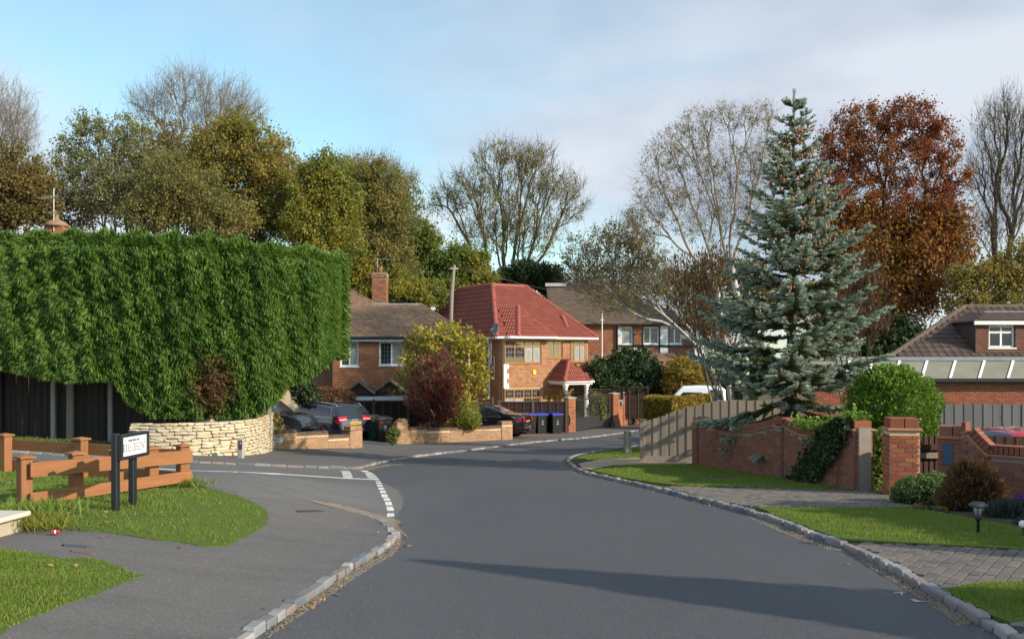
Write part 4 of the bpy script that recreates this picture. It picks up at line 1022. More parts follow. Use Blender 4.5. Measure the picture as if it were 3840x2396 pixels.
# ---------------------------------------------------------------- timbered house behind the birch
def tudor_house():
    fr = Frame((0, 60.0, 0), 0); zb = -4.2; u0, u1 = fr.uz(2090, 1215)[0], fr.uz(2600, 1215)[0]; ze = fr.uz(2300, 1216)[1]
    root = thing('timbered_house', 'brick and white timbered house with weathered brown roof behind the birch', 'house', fr.w((u0 + u1) / 2, 0, zb))
    def R(x0, y0, x1, y1): a, b = fr.uz(x0, y1); c, d = fr.uz(x1, y0); return (a, c, b, d)
    ws = [R(2328, 1226, 2372, 1292), R(2412, 1226, 2470, 1290), R(2508, 1226, 2556, 1290), R(2380, 1440, 2430, 1490)]
    m = MB(); wall_mesh(m, fr, u0, u1, zb, ze, ws); 
    for x in (u0, u1): m.box(fr, x - .1, x + .1, .02, 7.5, zb, ze)
    m.box(fr, u0, u1, 7.4, 7.6, zb, ze); w = m.build('wall', M['mortar_grey'], root); MB().box(fr, u0 + .3, u1 - .3, .3, 7.2, zb, ze - .1).build('interior', M['dark_gap'], root)
    pieces(w, 'brick', bricks_on(fr, u0 + 1.8, u1, zb + 1.5, ze, ws), M['brick_house'], 120)
    for r, l in zip(ws, ((3, 4), 'lattice', 'lattice', None)): window(root, fr, r, 0, M['white'], (0.45,) if l == 'lattice' else (), None, l, .075, 'glass' if l == 'lattice' else 'curtain')
    for x0, y0, x1, y1 in ((2316, 1222, 2327, 1318), (2475, 1222, 2507, 1330), (2376, 1304, 2408, 1320), (2557, 1240, 2592, 1270)):
        a, c, b, d = R(x0, y0, x1, y1); MB().box(fr, a, c, -.03, 0, b, d).build('render_panel', M['white_render'], root)
    for x0, y0, x1, y1 in ((2312, 1293, 2600, 1303), (2310, 1222, 2316, 1330), (2372, 1222, 2377, 1300), (2408, 1222, 2413, 1330), (2470, 1222, 2476, 1330), (2506, 1222, 2511, 1330)):
        a, c, b, d = R(x0, y0, x1, y1); MB().box(fr, a, c, -.05, 0, b, d).build('timber', M['black_metal'], root)
    zr = fr.uz(2200, 1068, 4)[1]; e = .4; E = [fr.w(u0 - e, -e, ze), fr.w(u1 + e, -e, ze), fr.w(u1 + e, 8, ze), fr.w(u0 - e, 8, ze)]; r0, r1 = fr.w(fr.uz(2052, 1070, 3.8)[0], 3.8, zr), fr.w(fr.uz(2290, 1070, 3.8)[0], 3.8, zr)
    rm = MB(); fs = [[E[0], E[1], r1, r0], [E[1], E[2], r1], [E[2], E[3], r0, r1], [E[3], E[0], r0]]
    for f in fs: slab(rm, f)
    rf = rm.build('roof', M['tile_old'], root); pieces(rf, 'tile', tiles_on(fs[0], .26, .155, .014, .1, .012, .012, True) + tiles_on(fs[1], .26, .155, .014, .1, .012, .012, True), M['tile_old'], 100)
    a = P(2052, 1076, 60); MB().box(fr, a.x, P(2135, 1076, 60).x, 3.3, 3.5, zr - .16, zr + .06).build('ridge_board', M['lead'], root)
    MB().box(fr, *[fr.uz(x, 1080, 2.6)[0] for x in (2166, 2186)], 2.3, 2.5, zr - 1.1, zr - .8).build('roof_light', M['flashing'], root)
    # lean to
    za, zc = fr.uz(2300, 1326, -.1)[1], fr.uz(2300, 1392, -2.2)[1]; ua, ub = fr.uz(2190, 1330, -.1)[0], fr.uz(2530, 1330, -.1)[0]
    lf = [fr.w(ua, -2.2, zc), fr.w(ub, -2.2, zc), fr.w(ub, -.1, za), fr.w(ua, -.1, za)]; lm = MB(); slab(lm, lf); lr = lm.build('lean_to_roof', M['tile_brown'], root)
    pieces(lr, 'tile', tiles_on(lf, .26, .16, .014, .1, .012, .01, True), M['tile_brown'], 60); MB().box(fr, ua + .2, ub - .2, -2.0, -.02, zb, zc - .02).build('lean_to_wall', M['white_render'], root)
    MB().tube([fr.w(fr.uz(2314, 1320)[0], -.12, ze), fr.w(fr.uz(2314, 1320)[0], -.12, za)], .05, 6).build('downpipe', M['black'], root)
    mp = P(2258, 1160, 59.4); t = thing('roof_pole', 'thin pale pole standing against the timbered house', 'pole', (mp.x, mp.y, -4.1)); MB().tube([(mp.x, mp.y, -4.1), (mp.x, mp.y, P(2258, 1165, 59.4).z)], .035, 6).build('mast', M['white'], t)
    MB().tube([P(2250, 1200, 59.4), P(2266, 1200, 59.4)], .02, 5).build('cross_bar', M['white'], t)
tudor_house()

# ---------------------------------------------------------------- bungalow on the right
def bungalow():
    fr = Frame((0, 34.0, 0), 0); zb = -3.3; u0, u1 = fr.uz(3040, 1420)[0], 26.0; zt = fr.uz(3700, 1420)[1]
    root = thing('bungalow', 'red brick bungalow with brown pantiled roof, dormer and pale sloping fascia', 'bungalow', fr.w(20, 0, zb))
    m = MB(); wall_mesh(m, fr, u0, u1, zb, zt); m.box(fr, u0, u0 + .2, .02, 7, zb, zt); m.box(fr, u1 - .2, u1, .02, 7, zb, zt); m.box(fr, u0, u1, 7, 7.2, zb, zt)
    w = m.build('wall', M['mortar'], root); pieces(w, 'brick', bricks_on(fr, u0, 20.5, zb + 1.0, zt), M['brick_bungalow'], 200)
    # sloping fascia of felt panels with white joint strips
    y0, y1 = zt + .02, fr.uz(3700, 1352, .28)[1]; a = fr.uz(3062, 1400, -.45)[0]
    fm = MB(); fm.prism([fr.w(a, -.45, y0), fr.w(a, .3, y1), fr.w(a, .45, y1), fr.w(a, 0.0, y0)], fr.U * (u1 - a)); fa = fm.build('fascia', m_plain('felt_panel', (0.215, 0.21, 0.17), .75, .3, var=.25, scale=1.6), root)
    for px in (3175, 3260, 3362, 3465, 3571, 3680, 3788):
        t0 = fr.uz(px - 8, 1412, -.46)[0]; t1 = fr.uz(px + 12, 1352, .29)[0]; n = Vector((0, -.55, .83)) * .015
        p = [fr.w(t0 - .05, -.46, y0), fr.w(t0 + .05, -.46, y0), fr.w(t1 + .05, .29, y1), fr.w(t1 - .05, .29, y1)]; MB().prism([q + n for q in p], n).build('joint_strip', M['white'], fa)
    MB().box(fr, a, u1, -.44, -.02, y0 - .12, y0 - .01).build('soffit', M['black'], root); MB().box(fr, a, u1, .25, .8, y1 + .004, y1 + .14).build('flashing', M['flashing'], root)
    # roof
    ze = y1 + .12; e0, e1 = fr.w(fr.uz(3335, 1342, .45)[0], .45, ze), fr.w(u1 + .3, .45, ze); pl = [e0, e1, e0 + Vector((0, 1, .70))]
    r0 = on_face(3617, 1151, pl); r1 = Vector((u1 + .3, r0.y, r0.z)); d = r0.y - e0.y
    front = [e0, e1, r1, r0]; eb = Vector((e0.x * (e0.y + 2 * d) / e0.y + .1, e0.y + 2 * d, e0.z)); hip = [eb, e0, r0]; rm = MB(); slab(rm, front); slab(rm, hip); slab(rm, [e1 + Vector((0, 2 * d, 0)), eb, r0, r1]); rf = rm.build('roof', M['tile_bungalow'], root)
    pieces(rf, 'tile', tiles_on(front, .30, .30, .026, .09, .024, .004), M['tile_bungalow'], 240, mesh=roll_tile(M['tile_bungalow'], 1))
    pieces(rf, 'ridge_tile', ridge_items(e0, r0, .22) + ridge_items(r0, r1, .22), M['tile_old'], 50, mesh=half_tile(M['tile_old']))
    # dormer
    vd = 0.62; a, zb_ = fr.uz(3657, 1322, vd); zt_ = fr.uz(3657, 1210, vd)[1]; b = 23.0
    wr = (fr.uz(3707, 1303, vd)[0], fr.uz(3805, 1303, vd)[0], fr.uz(3707, 1304, vd)[1], fr.uz(3707, 1219, vd)[1])
    dm = MB(); wall_mesh(dm, fr, a, b, zb_, zt_, [wr], vd); dm.add([fr.w(a, vd, zb_), fr.w(a, vd + 3, zb_), fr.w(a, vd + 3, zt_), fr.w(a, vd, zt_)], [(0, 1, 2, 3)]); dm.add([fr.w(b, vd, zb_), fr.w(b, vd + 3, zb_), fr.w(b, vd + 3, zt_), fr.w(b, vd, zt_)], [(0, 1, 2, 3)])
    dw = dm.build('dormer', M['tile_bungalow'], root); pieces(dw, 'hung_tile', bricks_on(fr, a, 19.6, zb_, zt_ - .1, [wr], vd, .165, .1, proud=.016, joint=.006), m_brick('tile_hung', [(0.20, 0.095, 0.065), (0.17, 0.08, 0.06), (0.22, 0.11, 0.075)], .15), 200)
    MB().box(fr, a + .1, b - .1, vd + .3, vd + 1.0, zb_ + .1, zt_ - .1).build('interior', M['dark_gap'], dw)
    window(root, fr, wr, vd, M['white'], (.5,), .68, None, .075)
    MB().box(fr, a - .12, b + .1, vd - .2, vd - .14, zt_ - .08, zt_ + .06).build('dormer_fascia', M['white'], root)
    rt = [fr.w(a - .12, vd - .2, zt_ + .07), fr.w(b + .1, vd - .2, zt_ + .07), fr.w(b + .1, vd + .95, zt_ + .42), fr.w(a + .8, vd + .95, zt_ + .42)]
    dr = MB(); slab(dr, rt); slab(dr, [rt[3], rt[2], rt[2] + Vector((0, 1.6, .05)), rt[3] + Vector((0, 1.4, .05))]); slab(dr, [rt[0], rt[3], rt[3] + Vector((0, 1.4, .05)), rt[0] + Vector((0, 2.4, 0))])
    d2 = dr.build('dormer_roof', M['tile_bungalow'], root); pieces(d2, 'tile', tiles_on(rt, .3, .2, .018, .08, .014), M['tile_bungalow'], 40)
    MB().tube([rt[3], rt[2]], .05, 6).build('dormer_flashing', M['flashing'], d2)
bungalow()

# chimney of a house behind the tall hedge
def hidden_house():
    fr = Frame((-24.5, 47.0, 0), 0); zb = -3.6
    root = thing('hedge_house', 'house behind the tall hedge of which only the chimney top shows', 'house', fr.w(3, 2, zb))
    MB().box(fr, -4, 7, 0, 7, zb, 1.6).build('wall', M['brick_house'], root); e = [fr.w(-4.4, -.4, 1.6), fr.w(7.4, -.4, 1.6), fr.w(7.4, 7.4, 1.6), fr.w(-4.4, 7.4, 1.6)]; r = [fr.w(-.5, 3.5, 4.6), fr.w(3.5, 3.5, 4.6)]
    m = MB(); slab(m, [e[0], e[1], r[1], r[0]]); slab(m, [e[2], e[3], r[0], r[1]]); slab(m, [e[1], e[2], r[1]]); slab(m, [e[3], e[0], r[0]]); m.build('roof', M['tile_old'], root)
    c = P(212, 862, 50); zt = P(212, 850, 50).z; MB().box(Frame((c.x, c.y, 0), 0), -.5, .5, -.35, .35, 4.2, zt).build('chimney', M['brick_house'], root)
    MB().lathe((c.x, c.y, zt), [(.62, 0), (.6, .1), (.45, .25), (.2, .36), (.12, .38), (.11, .62), (.13, .64)], 14).build('chimney_cap', M['tile_brown'], root, True)
    aerial('tv_aerial', 'tall television aerial above the hedge with two pairs of arms', (c.x + .05, c.y - .4, zt - .3), P(212, 705, 50).z - zt + .2, [(P(212, 742, 50).z - zt + .3, 1.5, 7, .45), (P(212, 800, 50).z - zt + .3, .7, 3, .5)], 150)
hidden_house()
# ---------------------------------------------------------------- brick gate pillar and garden walls
def brick_pier(root, name, fr, w, d, z0, z1, mat, mortar='mortar', cap=True, limit=120, bevel=0.06, coping='coping_tile', band=0.05, soldier=0.16):
    """a square pier; fr at its front left foot"""
    zt = z1 - soldier - band if cap else z1
    m = MB(); m.box(fr, 0, w, 0, d, z0, zt); o = m.build(name, M[mortar], root)
    L = Frame(fr.w(0, d, 0), math.degrees(math.atan2(-fr.V.y, -fr.V.x))); R = Frame(fr.w(w, 0, 0), math.degrees(math.atan2(fr.V.y, fr.V.x)))
    it = bricks_on(fr, 0, w, z0, zt) + bricks_on(L, 0, d, z0, zt) + bricks_on(R, 0, d, z0, zt)
    pieces(o, 'brick', it, M[mat], limit, mesh=unit_cube(M[mat], bevel))
    if cap:
        MB().bbox(fr, -.04, w + .04, -.04, d + .04, zt, zt + band, .012).build('tile_band', M[coping], root)
        n = 2; its = []
        for i in range(n):
            c = fr.w(w * (i + .5) / n, d / 2, zt + band + soldier / 2); its.append((c, fr.U, fr.V, fr.Z, (w / n - .01, d, soldier)))
        pieces(root, 'cap_brick', its, M[mat], 10, mesh=unit_cube(M[mat], .03))
    return o
q = G(3322, 1867); fr = Frame((q.x + .07, q.y + .02, 0), -10)
t = thing('gate_pillar', 'sunlit red brick gate pillar with projecting tile band beside the clipped shrub', 'pillar', q)
brick_pier(t, 'shaft', fr, 0.46, 0.46, q.z - .02, q.z + 1.30, 'brick_red', limit=150)

# long garden wall with scalloped top
A = G(2603, 1748); B = G(3222, 1850); fr = frame2(A, B); L = (Vector((B.x, B.y, 0)) - Vector((A.x, A.y, 0))).length; sl = (B.z - A.z) / L; fr.o.z = 0
t = thing('garden_wall', 'long red brick garden wall with dipping soldier course coping behind the verge', 'wall', A.lerp(B, .5))
pu = [0.0, L * 0.60, L - 0.42]
def wtop(u):
    i = 0 if u < pu[1] else 1; a, b = pu[i] + .3, pu[i + 1]; k = min(1, max(0, (u - a) / (b - a)))
    return A.z + sl * u + 0.93 + 0.20 * (2 * k - 1) ** 2
m = MB(); n = 60; us = np.linspace(0, L, n + 1)
vv = [fr.w(u, v, z) for u in us for v, z in ((0.0, A.z + sl * u - .15), (0.0, wtop(u)), (.22, wtop(u)), (.22, A.z + sl * u - .15))]
m.add(vv, [(4 * i + k, 4 * i + (k + 1) % 4, 4 * (i + 1) + (k + 1) % 4, 4 * (i + 1) + k) for i in range(n) for k in range(4)] + [(0, 1, 2, 3), (4 * n, 4 * n + 1, 4 * n + 2, 4 * n + 3)])
o = m.build('core', M['mortar_grey'], t)
pieces(o, 'brick', bricks_on(fr, 0, L, A.z - .1, A.z + 1.25, slope=sl, top=lambda u: wtop(u) - .02), M['brick_wall'], 260, mesh=unit_cube(M['brick_wall'], .04))
its = []; band = []
for u in np.arange(.3, L - .45, .075):
    d = (wtop(u + .03) - wtop(u - .03)) / .06; U = (fr.U + fr.Z * d).normalized(); W = U.cross(fr.V); W = W if W.z > 0 else -W
    its.append((fr.w(u, .11, wtop(u) + .035) + W * .07, U, fr.V, W, (.064, .23, .13)))
for u in np.arange(.32, L - .45, .18):
    d = (wtop(u + .03) - wtop(u - .03)) / .06; U = (fr.U + fr.Z * d).normalized(); W = U.cross(fr.V); W = W if W.z > 0 else -W
    band.append((fr.w(u, .11, wtop(u) + .016), U, fr.V, W, (.176, .30, .03)))
pieces(t, 'coping_brick', its, M['brick_wall'], 150, mesh=unit_cube(M['brick_wall'], .04)); pieces(t, 'creasing_tile', band, M['coping_tile'], 60)
for k, u in enumerate(pu):
    f2 = Frame(fr.w(u, -.05, 0), math.degrees(math.atan2(fr.U.y, fr.U.x))); zg = A.z + sl * (u + .2)
    p = MB().box(f2, 0, .34, 0, .34, zg - .1, zg + 1.08).build('pier', M['mortar_grey'], t)
    pl = Frame(f2.w(.34, 0, 0), math.degrees(math.atan2(f2.V.y, f2.V.x)))
    pieces(p, 'brick', bricks_on(f2, 0, .34, zg - .1, zg + 1.07) + bricks_on(pl, 0, .34, zg - .1, zg + 1.07), M['brick_wall'], 60, mesh=unit_cube(M['brick_wall'], .04))
    MB().bbox(f2, -.04, .38, -.04, .38, zg + 1.08, zg + 1.12, .01).build('tile_band', M['coping_tile'], t); MB().bbox(f2, .01, .33, .01, .33, zg + 1.12, zg + 1.26, .008).build('pier_cap', M['brick_wall'], t)
GW = (fr, L, A, sl, wtop)

# weathered timber post in front of the wall's end
q = G(3200, 1842); f = Frame((q.x, q.y, 0), 22); t = thing('gate_post', 'weathered square timber post standing against the end of the garden wall', 'post', q)
MB().bbox(f, 0, .16, 0, .16, q.z - .05, q.z + .93, .014).build('shaft', M['wood_grey'], t); MB().box(f, .03, .13, -.012, 0.0, q.z + .64, q.z + .67).build('hinge', M['black_metal'], t)

# swept wall with pier, timber gate
f = Frame((7.02, 15.25, 0), -44); zg = gzf(7.2, 15)
t = thing('swept_wall', 'shaded brick garden wall sweeping up to a pier beside the brown timber gate', 'wall', (7.2, 15, zg))
pz = P(3560, 1597, 15.2).z; Ls = 4.2; zt0 = P(3700, 1672, 14.4).z - .19
def stop(u): return zt0 + .34 * (1 - min(1, max(0, (u - .36) / .34))) ** 1.15
m = MB(); us = np.concatenate([np.linspace(0.3, 1.0, 15), np.linspace(1.2, Ls, 10)]); n = len(us) - 1
vv = [f.w(u, v, z) for u in us for v, z in ((0.0, zg - .3), (0.0, stop(u)), (.22, stop(u)), (.22, zg - .3))]
m.add(vv, [(4 * i + k, 4 * i + (k + 1) % 4, 4 * (i + 1) + (k + 1) % 4, 4 * (i + 1) + k) for i in range(n) for k in range(4)] + [(0, 1, 2, 3), (4 * n, 4 * n + 1, 4 * n + 2, 4 * n + 3)])
o = m.build('core', M['mortar_grey'], t); pieces(o, 'brick', bricks_on(f, .3, Ls, zg - .1, zt0 + .5, top=lambda u: stop(u)), M['brick_wall'], 150, mesh=unit_cube(M['brick_wall'], .04))
its = []; band = []
u = .34
while u < Ls:
    d = (stop(u + .02) - stop(u - .02)) / .04; U = (f.U + f.Z * d).normalized(); W = U.cross(f.V); W = W if W.z > 0 else -W
    its.append((f.w(u, .11, stop(u) + .03) + W * .075, U, f.V, W, (.066, .235, .14))); band.append((f.w(u, .11, stop(u) + .012) , U, f.V, W, (.08, .31, .035))); u += .076 / math.sqrt(1 + d * d)
pieces(t, 'coping_brick', its, M['brick_wall'], 60, mesh=unit_cube(M['brick_wall'], .04)); pieces(t, 'creasing_tile', band, M['coping_tile'], 60)
fp = Frame(f.w(-.02, -.06, 0), -30); brick_pier(t, 'pier', fp, .40, .40, zg - .1, pz, 'brick_wall', 'mortar_grey', limit=80)
MB().box(fp, .06, .2, -.03, -.018, pz - .62, pz - .28).build('blue_plaque', m_plain('blue_plate', (0.05, 0.09, 0.16), .4, .4), t)
# gate of vertical boards between pillar and pier
ga = Vector((q.x, q.y, 0)); g0 = P(3434, 1800, 15.75); g1 = P(3528, 1800, 15.75); f = frame2((g0.x, g0.y, 0), (g1.x, g1.y, 0)); W = (g1 - g0).length; zt = P(3480, 1626, 15.75).z; zg = gzf(g0.x, g0.y)
t = thing('board_gate', 'brown board gate hung between the sunlit pillar and the swept wall', 'gate', (g0.x, g0.y, zg))
n = 9; pieces(t, 'board', [(f.w((i + .5) * W / n, 0 if i % 2 else .012, (zg + zt) / 2 + random.uniform(-.008, .008)), f.U, f.V, f.Z, (W / n + .006, .018, zt - zg - .06)) for i in range(n)], M['wood_brown'], 20)
for y, mt in ((1677, 'wood_brown'), (1708, 'wood_grey')): z = P(3480, y, 15.7).z; MB().bbox(f, 0, W, -.07, -.02, z - .05, z + .05, .006).build('rail', M[mt], t)
# slatted fence behind the swept wall
g0 = P(3655, 1700, 16.6); g1 = P(4040, 1700, 16.2); f = frame2((g0.x, g0.y, 0), (g1.x, g1.y, 0)); W = (g1 - g0).length; zt = P(3740, 1634, 16.5).z; zg = gzf(g0.x, g0.y)
t = thing('board_fence', 'low brown board fence behind the swept wall by the red car', 'fence', (g0.x, g0.y, zg))
n = int(W / .085); pieces(t, 'board', [(f.w((i + .5) * W / n, 0.014 * (i % 2), (zg + zt) / 2 + random.gauss(0, .006)), f.U, f.V, f.Z, (W / n - .006, .016, zt - zg)) for i in range(n)], M['wood_brown'], 60)
MB().box(f, 0, W, .03, .07, zt - .35, zt - .27).build('rail', M['wood_brown'], t)

# ---------------------------------------------------------------- far low walls in front of the drives
def low_wall(label, a, b, tops, piers, mat='brick_yellow', dark='brick_dark', cat='wall', pier_h=.2):
    """tops: (px0, px1, y) steps of the coping; piers: (px0, px1, ytop)"""
    A, B = G(*a), G(*b); fr = frame2((A.x, A.y, 0), (B.x, B.y, 0)); L = math.hypot(B.x - A.x, B.y - A.y); sl = (B.z - A.z) / L
    t = thing('low_brick_wall', label, cat, A.lerp(B, .5)); zb = lambda u: A.z + sl * u
    for x0, x1, y in tops:
        u0, u1 = fr.uz(x0, y)[0], fr.uz(x1, y)[0]; zt = fr.uz((x0 + x1) / 2, y)[1] - .11; z0 = min(zb(u0), zb(u1)) - .1
        zm = lambda u: zt + (u - (u0 + u1) / 2) * sl * .5
        s = MB(); s.add([fr.w(u, v, z) for u in (u0, u1) for v, z in ((0, z0), (0, zm(u)), (.21, zm(u)), (.21, z0))], [(0, 1, 5, 4), (1, 2, 6, 5), (2, 3, 7, 6), (3, 0, 4, 7), (0, 3, 2, 1), (4, 5, 6, 7)]); c = s.build('section', M['mortar'], t)
        pieces(c, 'brick', bricks_on(fr, u0, u1, z0, zt + .1, slope=sl * .5, top=lambda u: zm(u) + .012), M[mat], 90)
        n = max(1, int((u1 - u0) / .075)); Us = (fr.U + fr.Z * sl * .5).normalized(); W = Us.cross(fr.V); W = W if W.z > 0 else -W
        pieces(c, 'coping_brick', [(fr.w(u0 + (i + .5) * (u1 - u0) / n, .105, zm(u0 + (i + .5) * (u1 - u0) / n) + .085), Us, fr.V, W, ((u1 - u0) / n - .009, .22, .105)) for i in range(n)], M[dark], 60)
        m_ = int((u1 - u0) / .27) + 1; pieces(c, 'creasing_tile', [(fr.w(u0 + (i + .5) * (u1 - u0) / m_, .105, zm(u0 + (i + .5) * (u1 - u0) / m_) + .016), Us, fr.V, W, ((u1 - u0) / m_ - .003, .27, .028)) for i in range(m_)], M['coping_tile'], 30)
    for x0, x1, y in piers:
        u0, u1 = fr.uz(x0, y)[0], fr.uz(x1, y)[0]; zt = fr.uz(x0, y)[1]; f2 = Frame(fr.w(u0, -.04, 0), math.degrees(math.atan2(fr.U.y, fr.U.x)))
        brick_pier(t, 'pier', f2, u1 - u0, .33, zb(u0) - .1, zt, mat, limit=40, soldier=.11, band=.04)
    return t, fr
lw1, lw1f = low_wall('stepped low brick wall with a street name plate in front of the parked estate car', (1005, 1690), (1356, 1684), [(1005, 1112, 1616), (1112, 1231, 1621), (1231, 1322, 1632)], [(1311, 1355, 1599)])
lw2, lw2f = low_wall('stepped low brick wall below the red shrub and the yellow bush', (1486, 1668), (1920, 1652), [(1526, 1600, 1604), (1600, 1688, 1606), (1688, 1758, 1604), (1758, 1836, 1601), (1836, 1886, 1598)], [(1487, 1527, 1584), (1880, 1919, 1580)])
# street plate on the wall
u, z = lw1f.uz(1020, 1661); u1, z1 = lw1f.uz(1057, 1640)
t = thing('wall_nameplate', 'small white street name plate fixed to the stepped low brick wall', 'sign', lw1f.w(u, -.03, z)); u -= .75
MB().box(lw1f, u, u1, -.03, -.012, z, z1 + .02).build('plate', M['lead'], t); MB().box(lw1f, u - .015, u1 + .015, -.022, -.008, z - .015, z1 + .035).build('border', M['black'], t)
def text_obj(txt, name, parent, fr, u, z, v, size, mat, sx=1.0, align='CENTER', shear=0.0, bold=0.0):
    cu = bpy.data.curves.new(name, 'FONT'); cu.body = txt; cu.size = size; cu.align_x = align; cu.extrude = 0.0008; cu.shear = shear; cu.offset = bold; cu.materials.append(mat)
    tmp = bpy.data.objects.new(name, cu); C.objects.link(tmp); dg = bpy.context.evaluated_depsgraph_get(); me = bpy.data.meshes.new_from_object(tmp.evaluated_get(dg)); bpy.data.objects.remove(tmp)
    o = link(name, me, mat, parent); p = fr.w(u, v, z); X = fr.U * sx; Z = Vector((0, 0, 1)); N = X.normalized().cross(Z)
    o.matrix_basis = chain(parent).inverted() @ Matrix(((X.x, Z.x, N.x, p.x), (X.y, Z.y, N.y, p.y), (X.z, Z.z, N.z, p.z), (0, 0, 0, 1)))
    return o
text_obj('CRESCENT', 'lettering', t, lw1f, u1 - .03, z + .04, -.033, (z1 - z) * .95, M['sign_ink'], .62, 'RIGHT')

# ---------------------------------------------------------------- dry stone wall
def rock_mesh(seed, mat):
    r = np.random.default_rng(seed); bm = bmesh.new(); bmesh.ops.create_cube(bm, size=1); bmesh.ops.subdivide_edges(bm, edges=list(bm.edges), cuts=1, use_grid_fill=True)
    for v in bm.verts:
        k = sum(abs(c) > .49 for c in v.co); v.co *= {1: 1.0, 2: .93, 3: .80}.get(k, 1); v.co += Vector(r.normal(0, .035, 3))
    me = bpy.data.meshes.new('rock'); bm.to_mesh(me); bm.free(); me.materials.append(mat); return me
line = smooth_line(gp((486, 1703), (600, 1710), (760, 1715), (900, 1715), (965, 1711), (1006, 1703), (1024, 1695), (1029, 1689)), 2)
pts = dense([Vector((p.x, p.y, 0)) for p in line], .05); acc = np.concatenate([[0], np.cumsum([(b - a).length for a, b in zip(pts[:-1], pts[1:])])]); LX = np.array([p.x for p in pts]); LY = np.array([p.y for p in pts])
t = thing('dry_stone_wall', 'curved dry stone wall of pale honey coloured stones under the tall hedge', 'wall', line[len(line) // 2])
ztop = P(760, 1583, line[len(line) // 3].y).z; its = []; z = min(gzf(p.x, p.y) for p in line) + PAVE - .06
core = MB(); n = len(pts); vv = []
for i, p in enumerate(pts):
    d = (pts[min(i + 1, n - 1)] - pts[max(i - 1, 0)]).normalized(); nn = Vector((-d.y, d.x, 0)); vv += [p + nn * .06 + Vector((0, 0, z - .2)), p + nn * .06 + Vector((0, 0, ztop - .03)), p + nn * .34 + Vector((0, 0, ztop - .03)), p + nn * .34 + Vector((0, 0, z - .2))]
core.add(vv, [(4 * i + k, 4 * i + (k + 1) % 4, 4 * (i + 1) + (k + 1) % 4, 4 * (i + 1) + k) for i in range(n - 1) for k in range(4)]); core.build('core', M['stone_core'], t)
while z < ztop - .02:
    h = random.uniform(.066, .112); h = min(h, ztop - z + .02); s = random.uniform(-.2, 0)
    while s < acc[-1]:
        l = random.uniform(.18, .48) * (1.0 if h < .09 else 1.1); a = max(0, s); b = min(acc[-1], s + l); s += l
        if b - a < .06: continue
        pa = Vector((np.interp(a, acc, LX), np.interp(a, acc, LY), 0)); pb = Vector((np.interp(b, acc, LX), np.interp(b, acc, LY), 0)); U = (pb - pa).normalized(); V = Vector((-U.y, U.x, 0))
        U = (U + Vector((0, 0, random.gauss(0, .025)))).normalized(); W = U.cross(V); c = (pa + pb) / 2 + V * (.10 + random.gauss(0, .014)); c.z = z + h / 2 + random.gauss(0, .005)
        its.append((c, U, V, W, ((pb - pa).length * 1.0 + .006, .2, h * 1.0)))
    z += h
random.shuffle(its)
for k in range(4): pieces(t, 'stone', its[k::4], M['stone'], 72, rest='stone_field', mesh=rock_mesh(k, M['stone']))
# marker post with plate at its foot
q = G(905, 1717, PAVE); f = Frame((q.x, q.y, 0), -12); t = thing('hydrant_marker', 'small concrete marker post with a brown plate before the stone wall', 'post', q)
MB().bbox(f, -.09, .06, -.06, .06, q.z - .05, q.z + .50, .012).build('shaft', M['concrete'], t); MB().box(f, -.03, .055, -.075, -.06, q.z + .24, q.z + .46).build('plate', M['wood_brown'], t); MB().box(f, .0, .03, -.078, -.075, q.z + .38, q.z + .41).build('label', M['sign_white'], t)

# ---------------------------------------------------------------- fences
def board_fence(label, a, b, height, mat, bw=.1, post=None, board_gap=.004, lean=.008, top=None, zoff=0.0, name='board_fence', gravel=None, wig=.012):
    fr = frame2((a.x, a.y, 0), (b.x, b.y, 0)); L = math.hypot(b.x - a.x, b.y - a.y); t = thing(name, label, 'fence', (a.x, a.y, gzf(a.x, a.y))); n = int(L / bw); its = []
    for i in range(n):
        u = (i + .5) * L / n; p = fr.w(u, 0, 0); z0 = gzf(p.x, p.y) + zoff + (gravel or 0); h = (top(u) if top else z0 + height) + random.gauss(0, .006)
        U = (fr.U + fr.Z * random.gauss(0, lean)).normalized(); W = U.cross(fr.V); W = W if W.z > 0 else -W
        its.append((fr.w(u, wig * (i % 2) + random.gauss(0, .002), (z0 + h) / 2), U, fr.V, W, (L / n - board_gap + .012, .016, h - z0)))
    pieces(t, 'board', its, M[mat], 290)
    m = MB()
    for f in (.2, .8): 
        for u0, u1 in ((0, L),): 
            p0, p1 = fr.w(0, .05, 0), fr.w(L, .05, 0); m.tube([(p0.x, p0.y, gzf(p0.x, p0.y) + zoff + height * f), (p1.x, p1.y, gzf(p1.x, p1.y) + zoff + height * f)], .035, 4)
    m.build('rail', M[mat], t)
    if gravel:
        p0, p1 = a, b; MB().add([fr.w(0, -.02, gzf(a.x, a.y) + zoff - .05), fr.w(L, -.02, gzf(b.x, b.y) + zoff - .05), fr.w(L, -.02, gzf(b.x, b.y) + zoff + gravel), fr.w(0, -.02, gzf(a.x, a.y) + zoff + gravel), fr.w(0, .03, gzf(a.x, a.y) + zoff - .05), fr.w(L, .03, gzf(b.x, b.y) + zoff - .05), fr.w(L, .03, gzf(b.x, b.y) + zoff + gravel), fr.w(0, .03, gzf(a.x, a.y) + zoff + gravel)], [(0, 1, 2, 3), (3, 2, 6, 7), (4, 7, 6, 5), (0, 3, 7, 4), (1, 5, 6, 2)]).build('gravel_board', M[mat], t)
    return t, fr, L
a = G(-420, 1620, PAVE); b = P(720, 1675, 28.1)
t, fr, L = board_fence('tall black stained board fence with concrete posts in the shade of the hedge', a, b, 2.05, 'wood_black', .115, lean=.012, zoff=PAVE, wig=.016)
